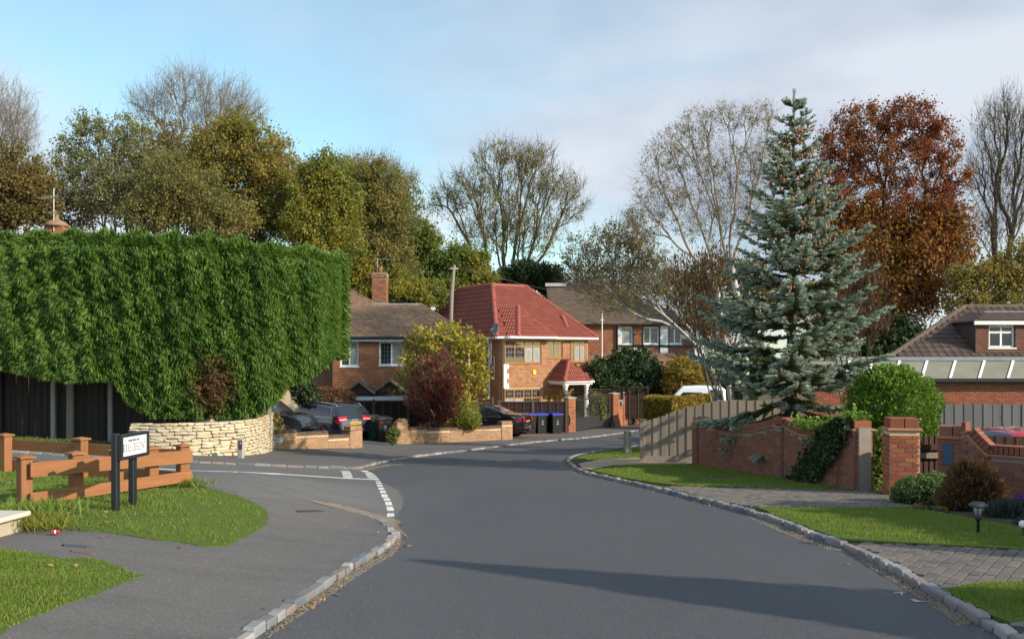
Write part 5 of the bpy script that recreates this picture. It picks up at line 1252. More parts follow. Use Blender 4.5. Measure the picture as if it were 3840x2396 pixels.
for x, w, mt in ((-170, .14, 'concrete'), (8, .14, 'wood_black'), (207, .15, 'concrete'), (271, .24, 'wood_grey'), (421, .15, 'concrete')):
    u = fr.uz(x, 1640)[0]; p = fr.w(u, -.1, 0); z = gzf(p.x, p.y); MB().bbox(fr, u - w / 2, u + w / 2, -.13, -.02, z - .1, z + 2.15, .015).build('post', M[mt], t)
# grey fence by the long wall
a = G(2418, 1731, PAVE); b = P(2612, 1741, a.y - .25); b.z = gzf(b.x, b.y); d = (b - a).normalized()
fr0 = frame2((a.x, a.y, 0), (b.x, b.y, 0)); L0 = math.hypot(b.x - a.x, b.y - a.y); c = a + d * (L0 + 2.6); zA = fr0.uz(2430, 1578)[1]; zB = fr0.uz(2606, 1520)[1]; zC = fr0.uz(2690, 1500)[1]
def ftop(u):
    k = min(1, max(0, u / L0)); return zA + (zB - zA) * (k * k * (3 - 2 * k) * .6 + k * .4) if u < L0 else zB + (zC - zB) * min(1, (u - L0) / .6)
t, fr, L = board_fence('weathered grey board fence with rising curved top beside the golden hedge', a, c, 1.2, 'wood_grey', .112, top=ftop, zoff=PAVE, gravel=.16, wig=.018)
p = fr.w(-.06, 0, 0); z = gzf(p.x, p.y); f2 = Frame(fr.w(-.14, -.05, 0), math.degrees(math.atan2(fr.U.y, fr.U.x))); MB().bbox(f2, 0, .15, 0, .12, z - .1, zA + .02, .012).build('post', M['wood_grey'], t); MB().bbox(f2, -.02, .17, -.02, .14, zA + .02, zA + .05, .012).build('post_cap', M['wood_grey'], t)
# slate coloured fence before the bungalow
a = P(3330, 1600, 31.0); b = P(4200, 1600, 30.4); zt = P(3700, 1514, 31).z
board_fence('tall slate grey board fence in front of the bungalow wall', a, b, 1.2, 'wood_slate', .15, top=lambda u: zt, wig=.02, lean=.002)

# lap panel fences
def lap_fence(label, px0, px1, ytop, Y, h, npan, mats=('panel_brown', 'panel_frame'), posts=True, Y2=None, nb=4, ytop2=None):
    a, b = P(px0, ytop, Y), P(px1, ytop2 or ytop, Y2 or Y); fr = frame2((a.x, a.y, 0), (b.x, b.y, 0)); L = math.hypot(b.x - a.x, b.y - a.y); zg = a.z - h; sl = (b.z - a.z) / L
    t = thing('lap_panel_fence', label, 'fence', (a.x, a.y, zg)); w = L / npan; its = []; bat = []
    for k in range(npan):
        u0, u1 = k * w + .05, (k + 1) * w - .05; zt = a.z + sl * (u0 + u1) / 2; n = int(h / .13)
        N = (fr.V * 1 + fr.Z * .12).normalized(); Zt = N.cross(fr.U); Zt = Zt if Zt.z > 0 else -Zt
        for i in range(n): its.append((fr.w((u0 + u1) / 2, 0, zt - (i + .5) * .13), (fr.U + fr.Z * random.gauss(0, .006)).normalized(), N, Zt, (u1 - u0, .012, .145)))
        for i in range(nb + 1): bat.append((fr.w(u0 + (u1 - u0) * i / nb, -.028, zt - h / 2), fr.U, fr.V, fr.Z, (.035, .025, h)))
        bat.append((fr.w((u0 + u1) / 2, -.03, zt - .015), fr.U, fr.V, fr.Z, (u1 - u0, .05, .035)))
    pieces(t, 'slat', its, M[mats[0]], 150); pieces(t, 'batten', bat, M[mats[1]], 80)
    if posts:
        for k in range(npan + 1): u = k * w; MB().bbox(fr, u - .05, u + .05, -.05, .05, zg - .2, a.z + sl * u + .08, .01).build('post', M[mats[1]], t)
    return t
lap_fence('dark brown lap panel fence behind the estate car and the wheelie bins', 1272, 1660, 1506, 42.2, 1.75, 3, ytop2=1500)
lap_fence('dark brown lap panel fence behind the blue lidded bins', 1872, 2124, 1506, 47.6, 1.6, 2, ytop2=1504)
lap_fence('short pale lap panel fence at the side of the red roofed house', 1790, 1848, 1496, 48.6, 1.6, 1, ('wood_brown', 'panel_frame'), nb=2)
lap_fence('dark brown lap panel fence below the evergreen hedge of the timbered house', 2215, 2430, 1462, 54.5, 1.9, 2, ytop2=1448, nb=3)

# ---------------------------------------------------------------- entrance of the red roofed house
def gate_pier(label, px0, px1, ybase, ytop, Y=None, deg=30, d=.42):
    q = P(px0, ybase, Y) if Y else G(px0, ybase, PAVE); fr = Frame((q.x, q.y, 0), deg); w = fr.uz(px1, ybase)[0]; zt = fr.uz(px0, ytop)[1]
    t = thing('gate_pier', label, 'pillar', q, 'piers of the drive entrance'); w = max(.3, min(w, .6))
    m = MB().box(fr, 0, w, 0, d, q.z - .2, zt - .06).build('shaft', M['mortar'], t); Lf = Frame(fr.w(0, d, 0), deg - 90)
    pieces(m, 'brick', bricks_on(fr, 0, w, q.z, zt - .06) + bricks_on(Lf, 0, d, q.z, zt - .06), M['brick_red'], 150)
    c = MB(); z = zt - .06; e = .05; b = [fr.w(x, y, z) for x, y in ((-e, -e), (w + e, -e), (w + e, d + e), (-e, d + e))]; tp = [p + Vector((0, 0, .05)) for p in b]; ap = fr.w(w / 2, d / 2, z + .11)
    c.add(b + tp + [ap], [(3, 2, 1, 0), (0, 1, 5, 4), (1, 2, 6, 5), (2, 3, 7, 6), (3, 0, 4, 7), (4, 5, 8), (5, 6, 8), (6, 7, 8), (7, 4, 8)]).build('cap', M['concrete'], t)
    return t, fr, q, w, zt
gp1 = gate_pier('brick gate pier next to the wheelie bins', 2132, 2158, 1622, 1490)
gp2 = gate_pier('brick gate pier between the drive gate and the narrow wall with a wall lamp', 2300, 2320, 1601, 1474)
gp3 = gate_pier('brick gate pier on the drive side of the narrow gate', 2338, 2354, 1597, 1470)
gp4 = gate_pier('brick gate pier on the hedge side of the narrow gate', 2380, 2402, 1592, 1467)
gp5 = gate_pier('brick gate pier behind the golden hedge corner', 2412, 2436, 1588, 1463)
def link_wall(label, a, b, h):
    fr = frame2((a.x, a.y, 0), (b.x, b.y, 0)); L = math.hypot(b.x - a.x, b.y - a.y); t = thing('link_wall', label, 'wall', a); MB().box(fr, 0, L, 0, .2, a.z - .2, a.z + h).build('core', M['mortar'], t)
    pieces(t, 'brick', bricks_on(fr, 0, L, a.z - .05, a.z + h), M['brick_red'], 100); MB().bbox(fr, -.01, L + .01, -.03, .23, a.z + h, a.z + h + .05, .01).build('coping', M['concrete'], t)
    lp_ = fr.w(L * .45, -.12, a.z + h - .12); MB().bbox(Frame(lp_, math.degrees(math.atan2(fr.U.y, fr.U.x))), -.09, .09, -.06, .08, -.12, .12, .03).build('wall_lamp', M['grey_metal'], t)
e2 = gp2[1].w(gp2[3], .05, 0); e3 = gp3[1].w(0, .05, 0); link_wall('narrow brick wall with a lamp between two gate piers', Vector((e2.x, e2.y, gp2[2].z)), Vector((e3.x, e3.y, gp2[2].z)), 1.45)
e4 = gp4[1].w(gp4[3], .05, 0); e5 = gp5[1].w(0, .05, 0); link_wall('narrow brick wall with a lamp beside the golden hedge', Vector((e4.x, e4.y, gp4[2].z)), Vector((e5.x, e5.y, gp4[2].z)), 1.45)
def bar_gate(name, label, a, b, ztop, zbot, n, solid, panel=None):
    fr = frame2((a.x, a.y, 0), (b.x, b.y, 0)); L = math.hypot(b.x - a.x, b.y - a.y); t = thing(name, label, 'gate', (a.x, a.y, zbot)); mt = M['black_metal']
    fm = MB(); zs = zbot + solid
    for z in (zs + .02, ztop - .16): fm.box(fr, 0, L, -.02, .02, z - .025, z + .025)
    for u in (0.02, L - .02): fm.box(fr, u - .025, u + .025, -.022, .022, zbot, ztop)
    fm.build('gate_frame', mt, t); MB().box(fr, .03, L - .03, -.008, .008, zbot + .03, zs).build('panel', mt, t)
    for i in range(n):
        u = .05 + (L - .1) * (i + .5) / n; MB().tube([fr.w(u, 0, zs), fr.w(u, 0, ztop), fr.w(u, 0, ztop + .05)], [.011, .011, .002], 5).build('bar', mt, t)
    return t, fr, L
a = gp1[1].w(gp1[3], .15, 0); b = gp2[1].w(0, .15, 0)
bar_gate('drive_gate', 'black steel bar gate across the drive with solid lower panel', Vector((a.x, a.y, 0)), Vector((b.x, b.y, 0)), P(2220, 1487, a.y + 1).z, gp1[2].z + .04, 34, .62)
a = gp3[1].w(gp3[3], .15, 0); b = gp4[1].w(0, .15, 0)
t, fr, L = bar_gate('side_gate', 'narrow black steel gate with a notice between two brick piers', Vector((a.x, a.y, 0)), Vector((b.x, b.y, 0)), P(2366, 1478, a.y).z, gp3[2].z + .04, 8, .6)
MB().box(fr, L * .3, L * .75, -.04, -.03, gp3[2].z + 1.0, gp3[2].z + 1.4).build('notice', M['sign_white'], t)
a = gp5[1].w(gp5[3], .2, 0); b = P(2620, 1500, 56); bar_gate('bar_railing', 'black steel railing running behind the golden hedge', Vector((a.x, a.y, 0)), Vector((b.x, b.y, 0)), P(2450, 1462, a.y).z, gp5[2].z, 30, .3)
# timber marker post on the far verge
q = G(2352, 1700, PAVE); f = Frame((q.x, q.y, 0), 20); t = thing('marker_post', 'short weathered square post standing in the grass by the bend', 'post', q)
MB().bbox(f, -.1, .02, -.08, .08, q.z - .05, q.z + .74, .012).build('shaft', M['wood_grey'], t); MB().bbox(f, .024, .12, -.07, .07, q.z - .05, q.z + .72, .012).build('stay', M['wood_slate'], t)

# ---------------------------------------------------------------- timber rail fence on the lawn
t = thing('rail_fence', 'low orange stained two rail timber fence round the front lawn', 'fence', G(90, 1902))
posts = [P(93, 1707, 10.0), P(285, 1693, 10.48), P(437, 1684, 10.85), P(570, 1674, 11.2), P(686, 1664, 11.5)]
back = [P(686, 1664, 11.5), P(305, 1640, 12.3), P(20, 1626, 12.95), P(-330, 1612, 13.8)]
def rp(p, h=None): return Vector((p.x, p.y, gzf(p.x, p.y) + PAVE))
fa = math.degrees(math.atan2(posts[-1].y - posts[0].y, posts[-1].x - posts[0].x)); fb = math.degrees(math.atan2(back[0].y - back[1].y, back[0].x - back[1].x))
for i, p in enumerate(posts + back[1:]):
    g = rp(p); z1 = p.z; f = Frame((p.x, p.y, 0), fa if i < 5 else fb)
    o = MB().bbox(f, -.062, .062, -.055, .065, g.z - .1, z1 - .03, .008).build('post', M['wood_orange_post'], t)
    c = MB(); s = .085; b_ = [f.w(x, y, z1 - .03) for x, y in ((-s, -s), (s, -s), (s, s), (-s, s))]; tp = [q_ + Vector((0, 0, .02)) for q_ in b_]; c.add(b_ + tp + [f.w(0, 0, z1 + .012)], [(3, 2, 1, 0), (0, 1, 5, 4), (1, 2, 6, 5), (2, 3, 7, 6), (3, 0, 4, 7), (4, 5, 8), (5, 6, 8), (6, 7, 8), (7, 4, 8)]).build('post_cap', M['wood_orange_post'], o)
def rail(a, b, z0a, z0b, h, off):
    fr = frame2((a.x, a.y, 0), (b.x, b.y, 0)); L = math.hypot(b.x - a.x, b.y - a.y); n = fr.V * off; m = MB(); A_ = fr.w(-.03, 0, z0a) + n; B_ = fr.w(L + .06, 0, z0b) + n; e = fr.V * .032
    m.add([A_, B_, B_ + e, A_ + e, A_ + fr.Z * h, B_ + fr.Z * h, B_ + e + fr.Z * h, A_ + e + fr.Z * h], [(3, 2, 1, 0), (4, 5, 6, 7), (0, 1, 5, 4), (1, 2, 6, 5), (2, 3, 7, 6), (3, 0, 4, 7)]); m.build('rail', M['wood_orange'], t)
a, b = posts[0], posts[-1]; k = posts[0]
for yA, yB in (((1734, 1789), (1683, 1736)), ((1848, 1894), (1767, 1806))):
    zA = [P(105, y, a.y - .06).z for y in yA]; zB = [P(700, y, b.y - .06).z for y in yB]
    rail(a + Vector((.05, 0, 0)), b, zA[1], zB[1], zA[0] - zA[1], -.09)
for i in range(3):
    a, b = back[i + 1], back[i]
    for dz in (.09, .37): rail(a, b, a.z - dz - .14, b.z - dz - .14, .145, .068)
# stone capped low wall at the left edge
p0 = G(105, 1987, PAVE); zt = P(118, 1914, p0.y).z; f = Frame((P(118, 1914, p0.y).x, p0.y, 0), -97)
t = thing('capped_wall', 'low rendered wall with a pale stone slab cap beside the rail fence', 'wall', p0)
MB().bbox(f, .03, 3.0, -.40, -.06, p0.z - .1, zt - .045, .01).build('wall', M['render'], t)
for k in range(4): MB().bbox(f, k * .8, k * .8 + .79, -.47, 0, zt - .045, zt, .01).build('coping_slab', M['slab'], t)

# ---------------------------------------------------------------- street name sign
q0 = G(435, 1920, PAVE); q1 = G(498, 1897, PAVE); a = Vector((q0.x, q0.y, 0)); b = Vector((q1.x, q1.y, 0))
t = thing('street_sign', 'black framed white street name sign on two black posts in the lawn', 'sign', q0)
fr = frame2(P(447, 1700, q0.y + .02), P(551, 1670, q0.y + .60)); fr.o.z = 0; uw = fr.uz(551, 1670)[0]; zb = fr.uz(447, 1727)[1]; zt = zb + .262
for u_, top in ((.035, zt + .01), (uw * .66, zt + .012)): MB().bbox(fr, u_ - .04, u_ + .04, .028, .088, gzf(*fr.w(u_, .05, 0)[:2]) - .05, top, .006).build('post', M['black'], t)
pl = MB().box(fr, 0.035, uw - .035, -.012, .01, zb + .035, zt - .03).build('plate', M['sign_white'], t)
fm = MB(); fm.bbox(fr, 0, .034, -.03, .027, zb, zt, .004); fm.bbox(fr, uw - .034, uw, -.03, .027, zb, zt, .004); fm.bbox(fr, .034, uw - .034, -.03, .026, zb, zb + .034, .004); fm.bbox(fr, .034, uw - .034, -.03, .026, zt - .028, zt, .004); fm.build('sign_frame', M['black'], t)
W = uw - .07
text_obj('SOUTH BUCKS DISTRICT COUNCIL', 'council_lettering', pl, fr, .035 + W * .47, zb + .178, -.0135, .034, M['sign_ink'], W * .52 / .62, bold=-.0004)
tx = text_obj('MIDDLE CRESCENT', 'street_lettering', pl, fr, uw - .035 - W * .045, zb + .075, -.0135, .125, M['sign_ink'], 1.0, 'RIGHT', bold=-.0022)
s_ = (W * 1.02) / tx.dimensions.x if tx.dimensions.x else 1
tx.matrix_basis = tx.matrix_basis @ Matrix.Diagonal((W * .985 / max(v.co.x - 0 for v in tx.data.vertices) if max(v.co.x for v in tx.data.vertices) > .2 else W * .985 / (max(v.co.x for v in tx.data.vertices) - min(v.co.x for v in tx.data.vertices)), 1, 1, 1))
# ---------------------------------------------------------------- vehicles
class Car:
    """x runs forward from the rear bumper, y to the car's left, z up"""
    def __init__(s, label, cat, loc, deg, prof, W, belt, paint, tumble=.22, bot=.22, group=None, name='parked_car'):
        s.t = thing(name, label, cat, loc, group); s.t.rotation_euler = (0, 0, math.radians(deg))
        s.prof = prof; s.L = prof[-1][0]; s.W = W; s.H = max(p[1] for p in prof); s.belt = belt; s.tum = tumble; s.bot = bot; s.paint = paint
        s.px = np.array([p[0] for p in prof]); s.pz = np.array([p[1] for p in prof])
        xs = []
        for a, b in zip(prof[:-1], prof[1:]): xs += list(np.linspace(a[0], b[0], max(2, int(math.hypot(b[0] - a[0], b[1] - a[1]) / .12) + 1))[:-1])
        s.xs = np.array(xs + [s.L]); s.zs = np.interp(np.arange(len(s.xs)), np.arange(len(s.xs)), [s.top(x) for x in s.xs])
        V = []; ns = 13
        for x in s.xs:
            zt = s.top(x); zb = s.bottom(x); row = []
            for k in range(ns):
                f = k / (ns - 1)
                if f <= .5: z = zb + (min(s.belt, zt) - zb) * f / .5
                else: z = min(s.belt, zt) + (zt - min(s.belt, zt)) * (f - .5) / .5
                row.append((x, s.hw(x, z), z))
            yt = row[-1][1]; row += [(x, yt * .8, zt + .012), (x, yt * .4, zt + .028), (x, 0, zt + .033)]
            V.append(row + [(p[0], -p[1], p[2]) for p in row[-2::-1]])
        n = len(V[0]); m = MB(); m.v = [p for r in V for p in r]
        m.f = [(i * n + k, i * n + k + 1, (i + 1) * n + k + 1, (i + 1) * n + k) for i in range(len(V) - 1) for k in range(n - 1)] + [tuple(range(n)), tuple(range((len(V) - 1) * n, len(V) * n))[::-1]]
        me = bpy.data.meshes.new('body'); me.from_pydata(m.v, [], m.f); me.update(); s.body = link('body', me, paint, s.t, True)
    def top(s, x): return float(np.interp(x, s.px, s.pz))
    def bottom(s, x): e = min(x, s.L - x); return s.bot + .14 * max(0, 1 - e / .35)
    def hw(s, x, z):
        e = min(x, s.L - x); k = 1 - .20 * max(0, 1 - e / .7) ** 2; w = s.W / 2 * k
        if z <= s.belt: f = (z - s.bot) / (s.belt - s.bot); return w * (.955 + .045 * math.sin(math.pi * min(1, max(0, f)) * .75 + .35))
        return w * .985 * (1 - s.tum * ((z - s.belt) / (s.H - s.belt)) ** 1.25)
    def raw(s, name, verts, faces, mat, parent=None, smooth=False):
        me = bpy.data.meshes.new(name); me.from_pydata(verts, [], faces); me.update(); return link(name, me, mat, parent or s.t, smooth)
    def side(s, name, poly, mat, sgn, off=.008, parent=None):
        """a panel on the car's side, outline in (x, z)"""
        pts = dense([Vector((p[0], p[1], 0)) for p in poly], .12, True); v = [Vector((p.x, p.y)) for p in pts]; n = len(v)
        gx, gy = np.meshgrid(np.arange(min(p.x for p in v), max(p.x for p in v), .12), np.arange(min(p.y for p in v), max(p.y for p in v), .08)); k = in_poly(gx.ravel(), gy.ravel(), [(p.x, p.y) for p in v])
        v += [Vector(q) for q in zip(gx.ravel()[k], gy.ravel()[k])]; o = delaunay_2d_cdt(v, [(i, (i + 1) % n) for i in range(n)], [], 1, 1e-4)
        return s.raw(name, [(p.x, sgn * (s.hw(p.x, p.y) + off), p.y) for p in o[0]], [tuple(f) for f in o[2]], mat, parent)
    def over(s, name, x0, x1, f0, f1, mat, off=.008, n=8, parent=None):
        """a panel on the top surface between x0 and x1, from f0 to f1 of its half width"""
        v = []; xs = np.linspace(x0, x1, n); ys = np.linspace(f0, f1, 7)
        for i, x in enumerate(xs):
            z = s.top(x); d = (s.top(x + .01) - s.top(x - .01)) / .02; nn = Vector((-d, 0, 1)).normalized() * off; w = s.hw(x, z)
            for f in ys: v.append((x + nn.x, f * w, z + .033 * max(0, 1 - f * f) + nn.z))
        return s.raw(name, v, [(i * 7 + k, i * 7 + k + 1, (i + 1) * 7 + k + 1, (i + 1) * 7 + k) for i in range(n - 1) for k in range(6)], mat, parent)
    def wheels(s, xr, xf, r=.33):
        for x in (xr, xf):
            for g in (-1, 1):
                y = g * (s.hw(x, r) - .02); a = MB(); a.lathe((x, y, r), [(r * 1.16, -.03), (r * 1.16, .024)], 24, (0, g, 0)); s.raw('wheel_arch', a.v, a.f, M['dark_gap'])
                a = MB(); a.lathe((x, y, r), [(r * .6, -.14), (r, -.13), (r, .02), (r * .95, .035), (r * .66, .038)], 24, (0, g, 0)); w = s.raw('wheel', a.v, a.f, M['tyre'], None, True)
                a = MB(); a.lathe((x, y, r), [(r * .66, .02), (r * .64, .04), (r * .58, .03)], 24, (0, g, 0))
                for k in range(5):
                    t = 2 * math.pi * k / 5; c = Vector((x, y + g * .035, r)); e = c + Vector((math.cos(t), 0, math.sin(t))) * r * .6; pp = Vector((-math.sin(t), 0, math.cos(t))) * r * .09; gg = Vector((0, g * .012, 0)); a.prism([c - pp, c + pp, e + pp, e - pp], gg)
                s.raw('rim', a.v, a.f, M['rim'], w)
    def box(s, name, x0, x1, y0, y1, z0, z1, mat, parent=None, b=.01):
        m = MB(); m.bbox(WORLD, x0, x1, y0, y1, z0, z1, b); return s.raw(name, m.v, m.f, mat, parent)
    def tube(s, name, pts, r, mat, parent=None):
        m = MB(); m.tube(pts, r, 6); return s.raw(name, m.v, m.f, mat, parent)
def plate_mark(car, x, y0, y1, z0, z1, chars):
    p = car.box('number_plate', x - .012, x + .01, y0, y1, z0, z1, M['plate_yellow'], b=.004); w = (y1 - y0) / (len(chars) + 1)
    for i in range(len(chars)):
        c = y0 + (i + 1) * w; car.box('plate_mark', x - .018, x - .011, c - w * .28, c + w * .28, z0 + .03, z1 - .03, M['sign_ink'], p, .002)

# navy estate
q = P(1336, 1652, 38.7); z = gzf(q.x, q.y) + PAVE
c = Car('navy blue estate car parked nose to the house behind the stepped low wall', 'car', (q.x, q.y, z), 180 - 47, [(0, .42), (.04, .62), (.07, .80), (.16, .98), (.52, 1.40), (.75, 1.445), (1.6, 1.47), (2.6, 1.455), (3.1, 1.36), (3.75, .99), (4.5, .86), (4.8, .66), (4.9, .42)], 1.86, .93, M['navy'], .26)
c.wheels(.98, 3.85)
for g in (-1, 1):
    for pl in ([(.62, .99), (.72, 1.33), (1.15, 1.37), (1.2, .97)], [(1.27, .97), (1.24, 1.375), (2.12, 1.39), (2.18, .965)], [(2.26, .965), (2.2, 1.39), (2.75, 1.36), (3.45, .98)]): c.side('side_window', pl, M['car_glass'], g)
    tr = [(.58, .965), (.68, 1.36), (1.2, 1.41), (2.2, 1.425), (2.8, 1.395), (3.55, .97)]; c.tube('chrome_trim', [(x, g * (c.hw(x, y) + .008), y) for x, y in tr + [(.58, .965)]], .011, M['chrome'])
    c.tube('roof_rail', [(x, g * .58, c.top(x) + .07 - .05 * (abs(x - 1.6) > 1.05)) for x in (.5, .65, 1.6, 2.5, 2.7)], .018, M['chrome'])
    c.side('tail_lamp', [(.04, .70), (.06, .88), (.34, .88), (.20, .72)], M['tail'], g, .012); c.over('tail_lamp', .075, .155, g * .50, g * .99, M['tail'], .014); c.over('lamp_band', .088, .105, g * .52, g * .97, M['tail_white'], .018)
    for x in (1.45, 2.4): c.tube('door_handle', [(x, g * (c.hw(x, .86) + .02), .86), (x + .2, g * (c.hw(x + .2, .86) + .02), .865)], .016, M['navy'])
    c.box('door_mirror', 3.2, 3.35, g * .98 - .1, g * .98 + .1, .95, 1.1, M['navy'], b=.04)
c.over('rear_window', .19, .50, -.86, .86, M['car_glass']); c.over('windscreen', 3.12, 3.7, -.86, .86, M['car_glass']); c.over('brake_light', .525, .555, -.3, .3, M['tail'], .012)
plate_mark(c, .045, -.27, .27, .66, .77, 'ABCDEFG'); c.over('bumper_trim', .005, .03, -.9, .9, M['black'], .01)
for i in range(4): m = MB(); m.lathe((.085, -.12 + i * .08, .83), [(.045, 0), (.045, .012), (.034, .012), (.034, 0)], 12, (-1, 0, .3)); c.raw('badge_ring', m.v, m.f, M['chrome'])
c.tube('rear_wiper', [(.19, .0, 1.03), (.24, -.42, 1.04)], .012, M['black'])
for g in (-1, 1): c.tube('exhaust', [(.0, g * .6, .34), (.15, g * .6, .34)], .04, M['chrome'])

# black saloon
q = P(1985, 1634, 43.4); z = gzf(q.x, q.y) + PAVE
c = Car('black saloon car with dark windows parked behind the low wall beside the blue lidded bins', 'car', (q.x, q.y, z), 180 - 17, [(0, .45), (.05, .70), (.10, .92), (.20, 1.07), (.95, 1.12), (1.65, 1.42), (2.1, 1.47), (2.9, 1.45), (3.7, 1.02), (4.55, .86), (4.78, .66), (4.85, .42)], 1.85, .95, M['ink'], .28)
c.wheels(.95, 3.85, .34)
for g in (-1, 1):
    for pl in ([(1.22, 1.0), (1.62, 1.30), (1.78, 1.36), (1.82, .98)], [(1.88, .98), (1.86, 1.37), (2.5, 1.39), (2.58, .975)], [(2.65, .975), (2.58, 1.39), (2.95, 1.37), (3.5, 1.0)]): c.side('side_window', pl, M['car_glass'], g)
    tr = [(1.12, .975), (1.5, 1.28), (1.8, 1.40), (2.5, 1.425), (3.0, 1.40), (3.6, .98), (1.12, .975)]; c.tube('chrome_trim', [(x, g * (c.hw(x, y) + .008), y) for x, y in tr], .010, M['chrome'])
    c.side('tail_lamp', [(.10, .74), (.15, .95), (.55, .98), (.30, .80)], M['tail'], g, .012); c.side('lamp_band', [(.16, .93), (.17, .97), (.60, 1.0), (.52, .955)], M['tail_white'], g, .016); c.over('tail_lamp', .06, .14, g * .62, g * .99, M['tail'], .014)
    for x in (1.75, 2.75): c.tube('door_handle', [(x, g * (c.hw(x, .84) + .02), .84), (x + .2, g * (c.hw(x + .2, .84) + .02), .845)], .015, M['chrome'])
    c.box('door_mirror', 3.25, 3.4, g * .98 - .1, g * .98 + .1, .98, 1.12, M['ink'], b=.04); c.tube('exhaust', [(.0, g * .6, .34), (.15, g * .6, .34)], .04, M['chrome']); c.side('reflector', [(.1, .5), (.1, .54), (.35, .54), (.35, .5)], M['tail'], g, .01)
c.over('rear_window', 1.0, 1.62, -.85, .85, M['car_glass']); c.over('windscreen', 2.95, 3.66, -.86, .86, M['car_glass']); plate_mark(c, .06, -.27, .27, .68, .80, 'ABCDEFG')

# small hatchback with chequered roof edge, nose to the right
q = P(846, 1640, 37.2); z = gzf(q.x, q.y) + PAVE
c = Car('dark small hatchback with white and blue chequered roof edge behind the stone wall', 'car', (q.x, q.y, z), -14, [(0, .45), (.03, .75), (.08, .98), (.28, 1.34), (.5, 1.41), (1.2, 1.435), (2.05, 1.40), (2.55, .97), (3.35, .88), (3.62, .68), (3.68, .45)], 1.70, .92, M['charcoal'], .17)
c.wheels(.6, 3.0, .30)
for g in (-1, 1):
    for pl in ([(.28, .97), (.40, 1.28), (1.02, 1.31), (1.06, .96)], [(1.14, .96), (1.10, 1.315), (1.98, 1.30), (2.32, .98)]): c.side('side_window', pl, M['car_glass'], g)
    for k in range(9):
        x = .35 + k * .19; c.side('roof_check', [(x, 1.335), (x, 1.385), (x + .19, 1.385), (x + .19, 1.335)], M['sign_white'] if k % 2 else M['navy'], g, .010)
    m = MB(); m.lathe((2.25, g * .98, 1.02), [(.02, -.1), (.07, -.07), (.085, 0), (.07, .07), (.02, .1)], 12, (0, 1, 0)); c.raw('door_mirror', m.v, m.f, M['sign_white'], None, True); c.tube('mirror_arm', [(2.25, g * .95, 1.0), (2.25, g * .8, .95)], .02, M['charcoal'])
    c.tube('door_handle', [(1.25, g * (c.hw(1.25, .82) + .02), .82), (1.42, g * (c.hw(1.42, .82) + .02), .82)], .016, M['chrome'])
    m = MB(); m.lathe((3.42, g * .55, .74), [(.11, 0), (.11, .04), (.05, .06)], 14, (.8, 0, .6)); c.raw('headlamp', m.v, m.f, M['chrome'])
c.over('windscreen', 2.08, 2.52, -.86, .86, M['car_glass']); c.over('rear_window', .1, .27, -.86, .86, M['car_glass'])

# white van behind the golden hedge
q = P(2722, 1600, 50.5); z = gzf(q.x, q.y)
c = Car('white van with dark windows parked behind the golden hedge', 'van', (q.x, q.y, z), 180 - 8, [(0, .5), (.04, 1.2), (.08, 2.25), (.3, 2.42), (1.5, 2.46), (2.35, 2.42), (3.1, 1.62), (3.55, 1.32), (3.75, .9), (3.8, .5)], 1.95, 1.55, M['car_white'], .14, name='parked_van')
c.wheels(.7, 3.0, .34)
for g in (-1, 1):
    for pl in ([(.2, 1.62), (.22, 2.22), (.9, 2.25), (.95, 1.62)], [(1.3, 1.70), (1.3, 2.1), (2.3, 2.12), (2.7, 1.72)]): c.side('side_window', pl, M['car_glass'], g)
c.over('windscreen', 2.4, 3.05, -.86, .86, M['car_glass'])

# red car behind the slatted fence
q = P(3655, 1700, 21.5); z = gzf(q.x, q.y) + PAVE - .02
H = P(3740, 1606, 21.5).z - z
c = Car('red hatchback whose roof shows above the low brown fence', 'car', (q.x, q.y, z), 6, [(0, .45), (.03, .8), (.1, 1.02), (.35, 1.30), (.6, H - .06), (1.1, H), (2.0, H - .02), (2.7, 1.0), (3.6, .86), (3.9, .66), (3.95, .45)], 1.72, .95, M['car_red'], .22)
c.wheels(.7, 3.2, .31)
for g in (-1, 1):
    for pl in ([(.5, 1.0), (.66, 1.36), (1.25, 1.4), (1.3, .98)], [(1.38, .98), (1.34, 1.4), (2.0, 1.38), (2.45, 1.0)]): c.side('side_window', pl, M['car_glass'], g)
c.over('rear_window', .14, .5, -.85, .85, M['car_glass']); c.over('windscreen', 2.05, 2.65, -.86, .86, M['car_glass']); c.tube('aerial', [(.75, 0, H), (.6, 0, H + .3)], .006, M['black'])

